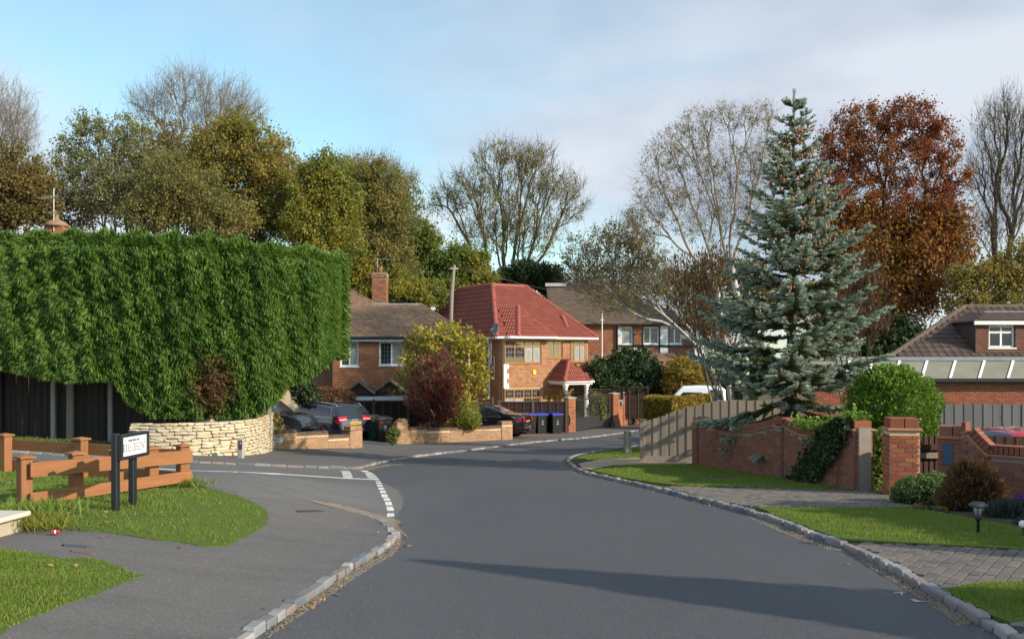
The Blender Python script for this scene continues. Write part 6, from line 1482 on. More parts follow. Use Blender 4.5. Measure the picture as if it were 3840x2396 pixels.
# ---------------------------------------------------------------- wheelie bins
def wheelie_bin(label, px, py, deg, body, lid, Y=None, mark=True, extra=None):
    q = P(px, py, Y) if Y else G(px, py, PAVE); q.z = gzf(q.x, q.y) + PAVE; fr = Frame((q.x, q.y, q.z), deg)
    t = thing('wheelie_bin', label, 'bin', q, 'wheelie bins')
    m = MB(); b = [(-.23, -.25, .02), (.23, -.25, .02), (.23, .25, .02), (-.23, .25, .02)]; mid = [(-.275, -.33, .88), (.275, -.33, .88), (.275, .33, .88), (-.275, .33, .88)]; tp = [(-.29, -.345, .96), (.29, -.345, .96), (.29, .36, .96), (-.29, .36, .96)]; rim = [(-.29, -.345, .90), (.29, -.345, .90), (.29, .36, .90), (-.29, .36, .90)]
    m.add([fr.w(*p) for p in b + mid + rim + tp], [(3, 2, 1, 0)] + [(r * 4 + k, r * 4 + (k + 1) % 4, r * 4 + 4 + (k + 1) % 4, r * 4 + 4 + k) for r in range(3) for k in range(4)] + [(12, 13, 14, 15)]); m.build('body', M[body], t)
    l = MB(); lo = [(-.305, -.375, .965), (.305, -.375, .965), (.305, .37, .965), (-.305, .37, .965)]; hi = [(-.30, -.37, 1.0), (.30, -.37, 1.0), (.30, .36, 1.02), (-.30, .36, 1.02)]; tt = [(-.22, -.24, 1.045), (.22, -.24, 1.045), (.22, .28, 1.06), (-.22, .28, 1.06)]
    l.add([fr.w(*p) for p in lo + hi + tt], [(3, 2, 1, 0)] + [(r * 4 + k, r * 4 + (k + 1) % 4, r * 4 + 4 + (k + 1) % 4, r * 4 + 4 + k) for r in range(2) for k in range(4)] + [(8, 9, 10, 11)]); l.build('lid', M[lid], t)
    MB().tube([fr.w(-.25, .40, .98), fr.w(.25, .40, .98)], .02, 6).build('handle', M[lid], t)
    for g in (-1, 1): MB().lathe(fr.w(g * .25, .30, .1), [(.04, -.03), (.1, -.025), (.1, .025), (.04, .03)], 14, fr.U).build('wheel', M['tyre'], t)
    if mark:
        w = t.children[0]; cz = .62; v = -.31
        for a in (-1, 0, 1): MB().tube([fr.w(a * .05, v - .004, cz + .02), fr.w(a * .02, v + .012, cz - .06)], .012, 4).build('crest', M['lead'], t)
        MB().lathe(fr.w(0, v, cz + .05), [(.025, 0), (.025, .01)], 8, -fr.V).build('crest', M['lead'], t); MB().box(fr, -.07, .07, v + .006, v + .022, cz - .12, cz - .10).box(fr, -.05, .05, v + .008, v + .025, cz - .15, cz - .135).build('crest_lettering', M['lead'], t)
    if extra: extra(t, fr)
    return t
wheelie_bin('black wheelie bin with blue lid half hidden behind the black saloon', 1984, 1622, 22, 'bin_black', 'bin_blue', Y=47.0)
wheelie_bin('black wheelie bin with blue lid standing between two others', 2026, 1625, 22, 'bin_black', 'bin_blue')
wheelie_bin('black wheelie bin with blue lid next to the brick gate pier', 2082, 1625, 22, 'bin_black', 'bin_blue')
wheelie_bin('green wheelie bin behind the black one by the estate car', 1398, 1648, 24, 'bin_green', 'bin_green', mark=False)
def stickers(t, fr):
    for a in (-.2, -.13, .06, .13): MB().box(fr, a, a + .045, -.335, -.318, .80, .85).build('sticker', M['tail'], t)
wheelie_bin('black wheelie bin with pink stickers beside the green one', 1437, 1655, 24, 'bin_black', 'bin_black', extra=stickers)
# hose reel on the pier, planters by the gate
q = P(2128, 1575, gp1[2].y - .1); t = thing('garden_hose', 'coiled green hose hanging beside the brick gate pier', 'hose', q)
for k in range(5): MB().tube([q + Vector((.09 * math.cos(a) + .01 * k, -.03 * k, .3 * math.sin(a))) for a in np.linspace(0, 6.3, 18)], .018, 5).build('coil', M['bin_green'], t)
for x, h in ((2281, .36), (2292, .34)):
    q = G(x, 1602, PAVE); t = thing('planter', 'small square black planter ' + ('beside the bars of the drive gate' if x < 2285 else 'against the brick face of the gate pier'), 'planter', q, 'planters by the gate'); f = Frame(q, 30); MB().bbox(f, -.14, .14, -.14, .14, 0, h, .02).build('pot', M['black_metal'], t); MB().box(f, -.11, .11, -.11, .11, h, h + .01).build('soil', M['soil'], t)

# ---------------------------------------------------------------- pole and wires
q = P(1694, 1100, 57); zg = gzf(q.x, q.y); tp = P(1703, 994, 57); t = thing('utility_pole', 'wooden utility pole rising behind the red roofed house', 'pole', (q.x - .15, 57, zg))
MB().tube([(q.x - .25, 57, zg), (q.x, 57, q.z), tp], [.15, .12, .10], 10).build('shaft', M['wood_grey'], t); MB().box(Frame(tp, 20), -.25, .25, -.05, .05, -.25, -.18).build('bracket', M['grey_metal'], t)
def wire(label, a, b, sag, r=.012):
    a, b = Vector(a), Vector(b); t = thing('overhead_wire', label, 'wire', a, 'overhead wires'); MB().tube([a.lerp(b, k) + Vector((0, 0, -sag * 4 * k * (1 - k))) for k in np.linspace(0, 1, 24)], r, 4).build('cable', M['black'], t)
wire('overhead wire from the utility pole towards the spruce', tp, P(2900, 1130, 70), 1.2)
wire('overhead wire from the utility pole past the tall chimney', tp, P(900, 1010, 66), 1.4)
wire('overhead wire crossing in front of the red leaved tree', P(3300, 1105, 50), P(4100, 1060, 44), .3, .016)
# ---------------------------------------------------------------- vegetation
LM = {}
M['twig'] = m_plain('twig', (0.15, 0.12, 0.085), .9, .15, var=.25, scale=3); M['twig_grey'] = m_plain('twig_grey', (0.24, 0.21, 0.18), .9, .15, var=.25, scale=3); M['twig_birch'] = m_plain('twig_birch', (0.22, 0.165, 0.13), .9, .15, var=.3, scale=3)
def lm(name, cols, **k): LM[name] = m_leaf('leaf_' + name, cols, **k)
lm('olive', [(0.253, 0.223, 0.068), (0.350, 0.292, 0.087), (0.194, 0.194, 0.059), (0.427, 0.331, 0.106), (0.292, 0.271, 0.078)], patch=(0.166, 0.194, 0.059))
lm('brown', [(0.254, 0.186, 0.068), (0.321, 0.220, 0.076), (0.186, 0.151, 0.051), (0.220, 0.203, 0.068)], patch=(0.169, 0.144, 0.051))
lm('gold', [(0.42, 0.30, 0.07), (0.34, 0.27, 0.07), (0.50, 0.35, 0.09), (0.29, 0.25, 0.065), (0.24, 0.235, 0.06)], patch=(0.23, 0.235, 0.055))
lm('greygreen', [(0.233, 0.252, 0.107), (0.317, 0.317, 0.138), (0.179, 0.211, 0.085), (0.359, 0.337, 0.157)])
lm('yellowgreen', [(0.376, 0.341, 0.059), (0.292, 0.307, 0.052), (0.479, 0.394, 0.068), (0.222, 0.256, 0.052), (0.547, 0.376, 0.086)], patch=(0.171, 0.213, 0.043))
lm('green', [(0.126, 0.194, 0.043), (0.186, 0.254, 0.051), (0.101, 0.160, 0.037), (0.254, 0.288, 0.059)], patch=(0.338, 0.304, 0.051))
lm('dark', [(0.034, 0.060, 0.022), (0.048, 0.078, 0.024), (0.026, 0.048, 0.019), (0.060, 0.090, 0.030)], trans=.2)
lm('ivy', [(0.03, 0.055, 0.018), (0.045, 0.075, 0.022), (0.06, 0.10, 0.03), (0.025, 0.045, 0.016)], rough=.35, trans=.15)
lm('ash', [(0.317, 0.308, 0.084), (0.243, 0.251, 0.075), (0.392, 0.354, 0.102), (0.206, 0.223, 0.064)])
lm('birch', [(0.297, 0.253, 0.089), (0.386, 0.297, 0.089), (0.223, 0.200, 0.075), (0.253, 0.238, 0.089)])
lm('copper', [(0.230, 0.055, 0.025), (0.287, 0.075, 0.029), (0.161, 0.041, 0.023), (0.333, 0.103, 0.034), (0.196, 0.052, 0.025)], patch=(0.287, 0.115, 0.034), pscale=.22)
lm('rust', [(0.34, 0.15, 0.03), (0.28, 0.11, 0.025), (0.38, 0.19, 0.04), (0.20, 0.10, 0.03)], patch=(0.20, 0.15, 0.03))
lm('pod', [(0.10, 0.045, 0.025), (0.13, 0.06, 0.03), (0.08, 0.04, 0.025)])
lm('leyland', [(0.111, 0.202, 0.031), (0.150, 0.254, 0.042), (0.081, 0.153, 0.026), (0.195, 0.286, 0.055), (0.130, 0.227, 0.039)], rough=.5, trans=.38, patch=(0.098, 0.189, 0.034), pscale=.8)
lm('leyland_shade', [(0.02, 0.035, 0.012), (0.03, 0.045, 0.015)], trans=0)
lm('spruce', [(0.46, 0.54, 0.45), (0.36, 0.44, 0.36), (0.55, 0.62, 0.53), (0.25, 0.32, 0.24)], rough=.6, trans=.25)
lm('spruce_old', [(0.12, 0.145, 0.045), (0.15, 0.165, 0.05), (0.08, 0.11, 0.04), (0.21, 0.17, 0.05)], rough=.6, trans=.25)
lm('hedge_gold', [(0.374, 0.242, 0.033), (0.242, 0.187, 0.028), (0.462, 0.297, 0.044), (0.132, 0.132, 0.028), (0.330, 0.176, 0.033)])
lm('round', [(0.132, 0.240, 0.030), (0.180, 0.300, 0.042), (0.096, 0.186, 0.024), (0.240, 0.348, 0.060)], trans=.35)
lm('privet', [(0.26, 0.27, 0.04), (0.20, 0.23, 0.035), (0.33, 0.32, 0.06), (0.14, 0.17, 0.03)])
lm('red', [(0.240, 0.035, 0.032), (0.160, 0.032, 0.032), (0.352, 0.048, 0.040), (0.096, 0.032, 0.029), (0.144, 0.048, 0.035)])
lm('scarlet', [(0.40, 0.03, 0.03), (0.32, 0.025, 0.03), (0.45, 0.05, 0.03)])
lm('hebe', [(0.121, 0.203, 0.068), (0.176, 0.257, 0.095), (0.095, 0.155, 0.054), (0.216, 0.297, 0.121)])
lm('heath', [(0.22, 0.115, 0.055), (0.16, 0.085, 0.045), (0.28, 0.15, 0.07), (0.12, 0.07, 0.035)])
lm('lavender', [(0.055, 0.075, 0.065), (0.075, 0.10, 0.085), (0.04, 0.06, 0.05)])
lm('purple', [(0.09, 0.05, 0.32), (0.14, 0.08, 0.42)])
lm('straw', [(0.42, 0.33, 0.17), (0.34, 0.27, 0.13), (0.48, 0.40, 0.22)])
lm('magnolia', [(0.334, 0.354, 0.056), (0.483, 0.428, 0.065), (0.222, 0.279, 0.046), (0.669, 0.483, 0.074), (0.557, 0.371, 0.065)], patch=(0.279, 0.334, 0.056))

def tubes(parent, name, mat, lines, kind=None):
    """lines: (points (k,3), radii (k)).  One mesh."""
    Vs, Fs = [], []; off = 0
    for pts, r in lines:
        k = len(pts); n = 7 if r[0] > .08 else 5 if r[0] > .03 else 3
        d = np.gradient(pts, axis=0); d /= np.linalg.norm(d, axis=1)[:, None] + 1e-9
        ref = np.array([0.3, 0.9, 0.1]) if abs(d[0, 2]) > .7 else np.array([0.1, 0.2, 0.97])
        a = np.cross(d, ref); a /= np.linalg.norm(a, axis=1)[:, None] + 1e-9; b = np.cross(d, a); t = np.arange(n) * 2 * math.pi / n
        ring = pts[:, None] + (a[:, None] * np.cos(t)[None, :, None] + b[:, None] * np.sin(t)[None, :, None]) * np.asarray(r)[:, None, None]
        Vs.append(ring.reshape(-1, 3)); i = np.arange(k - 1)[:, None] * n; j = np.arange(n)[None]; j2 = (j + 1) % n
        Fs.append(np.stack([i + j, i + j2, i + n + j2, i + n + j], -1).reshape(-1, 4) + off); off += k * n
    o = link(name, np_mesh(name, localise(np.concatenate(Vs), parent), np.concatenate(Fs)), mat, parent, True)
    if kind: o['kind'] = kind
    return o
def kmeans(X, k, r):
    c = X[r.choice(len(X), k, replace=False)]
    for _ in range(5):
        l = np.argmin(((X[:, None] - c[None]) ** 2).sum(-1), 1); c = np.array([X[l == i].mean(0) if (l == i).any() else X[r.integers(len(X))] for i in range(k)])
    return l
def grow(tips, base, fork, rt=.006, ex=.44, f=(.35, .55), sag=.0, seed=1, wob=.06, lift=.12, rmax=None, multi=None):
    """branches from the trunk to all tips: near tips share limbs, limbs thicken with the number of tips they carry"""
    r = np.random.default_rng(seed); out = []; N = len(tips); rad = lambda n: min(rt * n ** ex, rmax or 9)
    base = np.asarray(base, float); fork = np.asarray(fork, float)
    def curve(a, d0, b, n0, n1, k=5, s=0.0):
        L = np.linalg.norm(b - a); m = a + d0 * L * .35 + (b - a) * .25 + r.normal(0, wob * L, 3) + np.array([0, 0, lift * L]); t = np.linspace(0, 1, k)[:, None]
        p = (1 - t) ** 2 * a + 2 * t * (1 - t) * m + t ** 2 * b; p[:, 2] -= s * L * (t[:, 0] ** 2) * 0
        out.append((p, np.linspace(rad(n0), rad(n1), k))); d = p[-1] - p[-2]; return d / (np.linalg.norm(d) + 1e-9)
    stack = []
    if multi is None:
        d = curve(base, np.array([0, 0, 1.0]), fork, N * 1.6, N, 6); stack.append((np.arange(N), fork, d))
    else:
        l = kmeans(tips, multi, r)
        for i in range(multi):
            ix = np.where(l == i)[0]; b0 = base + r.normal(0, .12, 3) * [1, 1, 0]; e = fork + (tips[ix].mean(0) - fork) * .3; d = curve(b0, np.array([0, 0, 1.0]), e, len(ix) * 1.8, len(ix), 7); stack.append((ix, e, d))
    while stack:
        ix, s, d = stack.pop(); n = len(ix)
        if n <= 3:
            for i in ix: 
                b = tips[i]; L = np.linalg.norm(b - s); m = (s + b) / 2 + r.normal(0, wob * L, 3) + [0, 0, lift * L + sag * L]; t = np.linspace(0, 1, 4)[:, None]
                out.append(((1 - t) ** 2 * s + 2 * t * (1 - t) * m + t ** 2 * b, np.array([rad(1.6), rad(1), rad(.7), rad(.25)])))
            continue
        k = 2 if n < 12 or r.random() < .6 else 3; X = tips[ix] - s; X = X / (np.linalg.norm(X, axis=1)[:, None] + .3) * 1.5 + X * .25; l = kmeans(X, k, r)
        for i in range(k):
            sub = ix[l == i]
            if not len(sub): continue
            c = tips[sub].mean(0); e = s + (c - s) * r.uniform(*f); stack.append((sub, e, curve(s, d, e, len(sub) ** 1.0, len(sub) * .92)))
    return out
def tips_in(lobes, Y, n, shell=2.2, depth=.8, seed=1, zmin=None):
    """lobes: (px, py, rx, ry[, dY]) ellipses in the photograph at distance Y"""
    r = np.random.default_rng(seed); w = np.array([l[2] * l[3] for l in lobes], float); w /= w.sum(); out = []
    for l, k in zip(lobes, np.maximum(1, (w * n).astype(int))):
        yy = Y + (l[4] if len(l) > 4 else 0); c = np.array(P(l[0], l[1], yy)); R = np.array([l[2] / F * yy, l[2] / F * yy * depth, l[3] / F * yy])
        d = r.normal(size=(k, 3)); d /= np.linalg.norm(d, axis=1)[:, None]; out.append(c + d * R * (r.random(k) ** (1 / shell))[:, None])
    return np.concatenate(out)
def around(pts, m, s, r, flat=1.0):
    p = np.repeat(pts, m, 0); return p + r.normal(0, s, p.shape) * [1, 1, flat]
def tree(name, label, Y, base_px, lobes, ntips, leaf=None, m=20, spread=.5, size=.22, bark='bark', rt=.008, ex=.44, fork=.3, seed=1, group=None, depth=.8, extra=None, sag=0.0, multi=None, cat='tree', elong=1.4, shell=2.2, lift=.1, wob=.07, crown='crown', rmax=None, zbase=None, drop=0.0, twigs=1, twl=.8, tw_up=.25, twig='twig', dens=1.75, lsz=.68):
    r = np.random.default_rng(seed); bx = (base_px - CX) / F * Y; bz = gzf(bx, Y) if zbase is None else zbase; tips = tips_in(lobes, Y, ntips, shell, depth, seed); tips[:, 2] = np.maximum(tips[:, 2], bz + .3)
    t = thing(name, label, cat, (bx, Y, bz), group); cz = tips[:, 2].min() * .75 + tips[:, 2].mean() * .25; c = tips.mean(0); fz = bz + (c[2] - bz) * fork
    L = grow(tips, (bx, Y, bz - .2), (bx + (c[0] - bx) * fork * .6, Y, fz), rt, ex, sag=sag, seed=seed, multi=multi, lift=lift, wob=wob, rmax=rmax)
    if twigs:
        k = len(tips) * twigs; b0 = np.repeat(tips, twigs, 0); c0 = np.array([bx, Y, fz]); o_ = b0 - c0; o_ /= np.linalg.norm(o_, axis=1)[:, None]; d_ = o_ * .7 + r.normal(0, .55, (k, 3)) + [0, 0, tw_up]; d_ /= np.linalg.norm(d_, axis=1)[:, None]; tl_ = twl * r.uniform(.4, 1.2, k)[:, None]
        e_ = b0 + d_ * tl_; m0 = b0 + d_ * tl_ * .5 + r.normal(0, .05, (k, 3)) * tl_; st = b0 - o_ * .3 * twl * r.random((k, 1))
        L += [(np.array([a_, b_, c_]), np.array([rt * .8, rt * .6, rt * .3])) for a_, b_, c_ in zip(st, m0, e_)]
    thick = [l for l in L if l[1][0] > .025]; thin = [l for l in L if l[1][0] <= .025]
    tubes(t, 'trunk', M[bark], thick or L[:1])
    if thin: tubes(t, 'twigs', M[twig], thin, 'stuff')
    if leaf and m:
        keep = tips[r.random(len(tips)) > drop]; wt = r.gamma(1.3, 1, len(keep)); n_ = int(len(keep) * m * dens); ix = r.choice(len(keep), n_, p=wt / wt.sum())
        q_ = keep[ix] + r.normal(0, spread * .8, (n_, 3)) * (.35 + .65 * r.random((n_, 1)))
        leaf_cloud(t, crown, LM[leaf], q_, size * lsz, elong)
    if extra: extra(t, tips, r, L)
    return t
BG = 'trees behind the houses'
def ivy_on(t, lines, n, rad, mat='ivy', sz=.16, top=.6):
    """ivy leaves round the thick limbs"""
    big = [l for l in lines if l[1][0] > rad]; pts = []
    for p, r in big:
        for a, b, q in zip(p[:-1], p[1:], r): 
            k = max(2, int(np.linalg.norm(b - a) * n)); u = rng.random(k)[:, None]; d = rng.normal(size=(k, 3)); d /= np.linalg.norm(d, axis=1)[:, None]; pts.append(a + (b - a) * u + d * (q + rng.uniform(.02, .45, k)[:, None]))
    leaf_cloud(t, 'ivy', LM[mat], np.concatenate(pts), sz, 1.1)
# --- left and middle background
tree('bare_tree', 'leafless tree with thin pale twigs above the left end of the hedge', 78, -60, [(-20, 430, 170, 140), (60, 520, 90, 110)], 900, None, bark='bark_grey', rt=.011, group=BG, seed=3, twigs=3, twl=1.3, twig='twig_grey')
tree('broadleaf_tree', 'brown olive tree behind the chimney at the left end of the hedge', 60, 20, [(20, 690, 140, 160), (120, 760, 100, 130), (-80, 760, 150, 200)], 620, 'brown', 34, .42, .19, seed=4, group=BG)
tree('broadleaf_tree', 'airy grey green tree with pale forked trunks above the hedge', 64, 470, [(330, 470, 75, 70), (470, 520, 110, 100), (270, 590, 90, 90), (420, 680, 170, 130), (560, 640, 80, 120), (610, 740, 90, 110)], 900, 'greygreen', 15, .34, .17, 'bark_grey', .010, .43, .25, 5, BG, multi=4, drop=.15)
tree('bare_tree', 'tall leafless tree reaching above all the others behind the hedge', 76, 720, [(690, 330, 120, 85), (840, 370, 130, 80), (560, 390, 100, 70), (930, 430, 80, 60), (720, 440, 200, 60)], 1000, None, bark='bark_grey', rt=.011, group=BG, seed=6, fork=.55, twigs=3, twl=1.4, twig='twig_grey')
tree('broadleaf_tree', 'tall golden brown tree with dense crown above the hedge', 60, 910, [(900, 480, 110, 70), (850, 560, 150, 110), (980, 600, 130, 120), (800, 700, 150, 130), (1020, 730, 100, 130), (930, 830, 160, 120)], 1150, 'gold', 26, .38, .17, 'bark_green', .010, .43, .25, 7, BG, multi=3)
tree('broadleaf_tree', 'dull olive tree with fine upright twigs in front of the golden one', 57, 720, [(640, 700, 130, 130), (740, 760, 130, 130), (560, 800, 130, 90), (840, 830, 130, 90)], 850, 'olive', 20, .36, .15, 'bark_green', .010, .43, .2, 8, BG, multi=5)
tree('broadleaf_tree', 'yellow green tree with golden lower boughs beside the hedge end', 58, 1230, [(1220, 640, 100, 80), (1190, 730, 100, 90), (1280, 760, 90, 110), (1160, 850, 110, 110), (1260, 900, 120, 120), (1180, 980, 110, 90)], 950, 'yellowgreen', 26, .36, .17, 'bark', .010, .43, .25, 9, BG)
tree('broadleaf_tree', 'olive gold tree with dark ivy clad stems behind the tall chimney', 61, 1420, [(1380, 650, 70, 70), (1440, 720, 90, 110), (1370, 800, 80, 110), (1480, 860, 90, 120), (1400, 960, 120, 110), (1500, 1010, 90, 90)], 800, 'olive', 20, .36, .16, 'bark_dark', .010, .43, .3, 10, BG, multi=3, extra=lambda t, tp, r, L: ivy_on(t, L, 420, .075))
tree('broadleaf_tree', 'bright green bushy tree behind the chimney and the utility pole', 66, 1620, [(1560, 900, 90, 80), (1620, 980, 120, 90), (1740, 1000, 110, 80), (1520, 1040, 100, 80), (1660, 1080, 140, 60), (1800, 1050, 70, 60)], 800, 'green', 30, .38, .19, 'bark', .010, .43, .25, 11, BG)
tree('broadleaf_tree', 'yellowing low tree between the two brick houses', 60, 1480, [(1480, 1080, 110, 70), (1590, 1100, 90, 60), (1370, 1050, 70, 90), (1350, 1120, 80, 60)], 450, 'yellowgreen', 30, .34, .17, 'bark', .010, .43, .25, 12, BG)
tree('ash_tree', 'great spreading half bare ash tree above the red roof', 76, 1900, [(1890, 600, 130, 85), (2010, 620, 100, 90), (1760, 690, 120, 70), (2090, 700, 110, 70), (1660, 760, 90, 60), (1900, 760, 210, 110), (2150, 780, 60, 60), (1830, 880, 130, 80), (2010, 880, 130, 90)], 1500, 'ash', 5, .38, .17, 'bark_green', .013, .44, .30, 13, BG, multi=4, shell=2.6, drop=.3, twigs=3, twl=1.2, lsz=.62, dens=2.2, extra=lambda t, tp, r, L: ivy_on(t, L, 160, .16, 'ivy', .2))
tree('evergreen_tree', 'dark evergreen tree behind the roof of the red house', 70, 1990, [(1960, 1040, 90, 55), (2060, 1050, 60, 60), (1890, 1060, 60, 40)], 300, 'dark', 50, .35, .2, 'bark_dark', .010, group=BG, seed=14)
tree('broadleaf_tree', 'twiggy brown tree behind the timbered house', 67, 2330, [(2230, 960, 130, 110), (2360, 900, 110, 120), (2420, 1010, 120, 120), (2300, 1060, 160, 80), (2150, 1040, 80, 70)], 1100, 'brown', 6, .34, .16, 'bark', .009, .42, .2, 15, BG, multi=4, twigs=2, twl=1.0)
tree('broadleaf_tree', 'brownish tree filling the gap behind the hedge left of the golden crown', 70, 560, [(620, 560, 140, 120), (480, 700, 150, 130), (740, 620, 120, 120), (300, 760, 150, 110), (150, 720, 110, 130)], 900, 'brown', 18, .5, .19, 'bark', .010, group=BG, seed=121, twigs=2)
tree('broadleaf_tree', 'dull olive tree filling the gap between the golden crown and the chimney', 69, 1180, [(1080, 680, 120, 110), (1320, 700, 120, 110), (1500, 790, 90, 120), (1120, 800, 140, 120), (1350, 860, 150, 130), (1560, 900, 90, 90)], 1000, 'olive', 20, .5, .19, 'bark', .010, group=BG, seed=122, twigs=2)
tree('bare_tree', 'leafless twiggy tree rising between the olive crowns near the chimney', 72, 1440, [(1420, 640, 90, 70), (1500, 690, 80, 70), (1330, 640, 60, 60)], 420, 'olive', 2, .4, .16, 'bark_grey', .010, group=BG, seed=123, twigs=3, twl=1.2, twig='twig_grey', fork=.5)
# --- right background
def under(t, tips, r, L): leaf_cloud(t, 'inner_crown', LM['rust'], around(tips[tips[:, 2] < np.percentile(tips[:, 2], 55)], 16, .4, r), .17, 1.4)
tree('copper_beech', 'large copper red beech tree behind the bungalow', 56, 3370, [(3250, 455, 120, 65), (3400, 440, 140, 62), (3510, 530, 90, 90), (3150, 570, 110, 100), (3330, 590, 170, 100), (3550, 680, 90, 110), (3170, 740, 150, 130), (3400, 790, 180, 120), (3560, 870, 90, 120), (3200, 930, 180, 130), (3460, 1000, 200, 130), (3300, 1120, 230, 120)], 2000, 'copper', 20, .34, .15, 'bark_dark', .010, .44, .25, 16, BG, extra=under, shell=3.0)
tree('bare_tree', 'tall leafless tree with many upright branches above the bungalow', 60, 3740, [(3720, 480, 80, 110), (3790, 430, 70, 110), (3860, 520, 90, 140), (3700, 650, 90, 130), (3820, 700, 110, 150), (3740, 850, 110, 120)], 1500, 'yellowgreen', 1, .3, .14, 'bark', .010, .44, .3, 17, BG, multi=3, drop=.55, twigs=2, twl=1.1, tw_up=.8)
tree('broadleaf_tree', 'yellow leaved small tree behind the bungalow roof', 52, 3720, [(3640, 1050, 90, 80), (3740, 1040, 90, 90), (3840, 1000, 100, 110), (3620, 1130, 100, 60), (3780, 1120, 110, 60)], 520, 'gold', 18, .33, .15, 'bark', .009, group=BG, seed=18)
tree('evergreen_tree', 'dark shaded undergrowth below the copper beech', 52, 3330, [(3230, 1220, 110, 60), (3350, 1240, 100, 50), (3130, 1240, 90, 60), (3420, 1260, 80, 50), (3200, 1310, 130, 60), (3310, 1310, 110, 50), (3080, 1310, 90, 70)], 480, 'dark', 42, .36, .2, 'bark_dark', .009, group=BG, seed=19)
tree('broadleaf_tree', 'dim olive trees in the gap beside the timbered house', 70, 2620, [(2560, 1080, 120, 80), (2680, 1060, 110, 100), (2800, 1040, 100, 100), (2620, 1180, 150, 60), (2760, 1180, 120, 70), (2900, 1150, 100, 90), (3020, 1160, 90, 110)], 800, 'olive', 16, .42, .2, 'bark', .009, group=BG, seed=20)
# --- birch
def birch_leaves(t, tips, r, L): pass
tree('silver_birch', 'silver birch with white forked trunk and thin yellow leaves behind the spruce', 38, 2790, [(2750, 440, 110, 60), (2620, 470, 90, 70), (2860, 440, 70, 60), (2520, 560, 110, 90), (2680, 620, 150, 110), (2850, 600, 90, 120), (2470, 700, 110, 110), (2600, 800, 150, 110), (2780, 780, 110, 120), (2420, 840, 90, 90)], 2900, 'birch', 3, .16, .055, 'bark_birch', .0036, .485, .42, 21, None, sag=.12, shell=2.6, lift=.06, drop=.3, multi=2, rmax=.13, twigs=2, twl=.55, tw_up=-.25, twig='twig_birch', dens=2.6, lsz=.8)
tree('silver_birch', 'leaning birch limb with pale bark spreading over the timbered house', 40, 2680, [(2330, 1060, 120, 90), (2240, 1110, 90, 70), (2420, 1100, 110, 80), (2300, 1150, 110, 50), (2480, 1040, 90, 90), (2180, 1050, 70, 60)], 800, 'birch', 3, .18, .06, 'bark_birch', .0042, .485, .3, 22, None, rmax=.10, sag=.1, zbase=P(2680, 1400, 40).z, lift=.05, twigs=2, twl=.5, tw_up=-.25, twig='twig_birch', dens=2.2, lsz=.8)
def pods(t, tips, r, L): leaf_cloud(t, 'seed_pods', LM['pod'], around(tips, 3, .12, r), .05, 3.2, up=np.tile([0, 0, -1.0], (3 * len(tips), 1)), jit=.2)
tree('bare_shrub', 'twiggy shrub with hanging brown seed pods beside the spruce', 33, 2700, [(2580, 1050, 120, 110), (2680, 1000, 90, 100), (2640, 1180, 110, 100), (2690, 1290, 80, 110)], 800, 'birch', 2, .16, .06, 'bark_grey', .0042, .42, .15, 23, None, extra=pods, multi=5, cat='shrub')
tree('bare_shrub', 'twiggy bare shrub with pale stems behind the right flank of the spruce', 27, 3180, [(3200, 1150, 110, 90), (3250, 1050, 70, 80), (3150, 1230, 110, 100), (3280, 1200, 60, 70)], 600, 'heath', 3, .12, .05, 'bark_grey', .0042, .42, .15, 24, None, extra=pods, multi=5, cat='shrub')

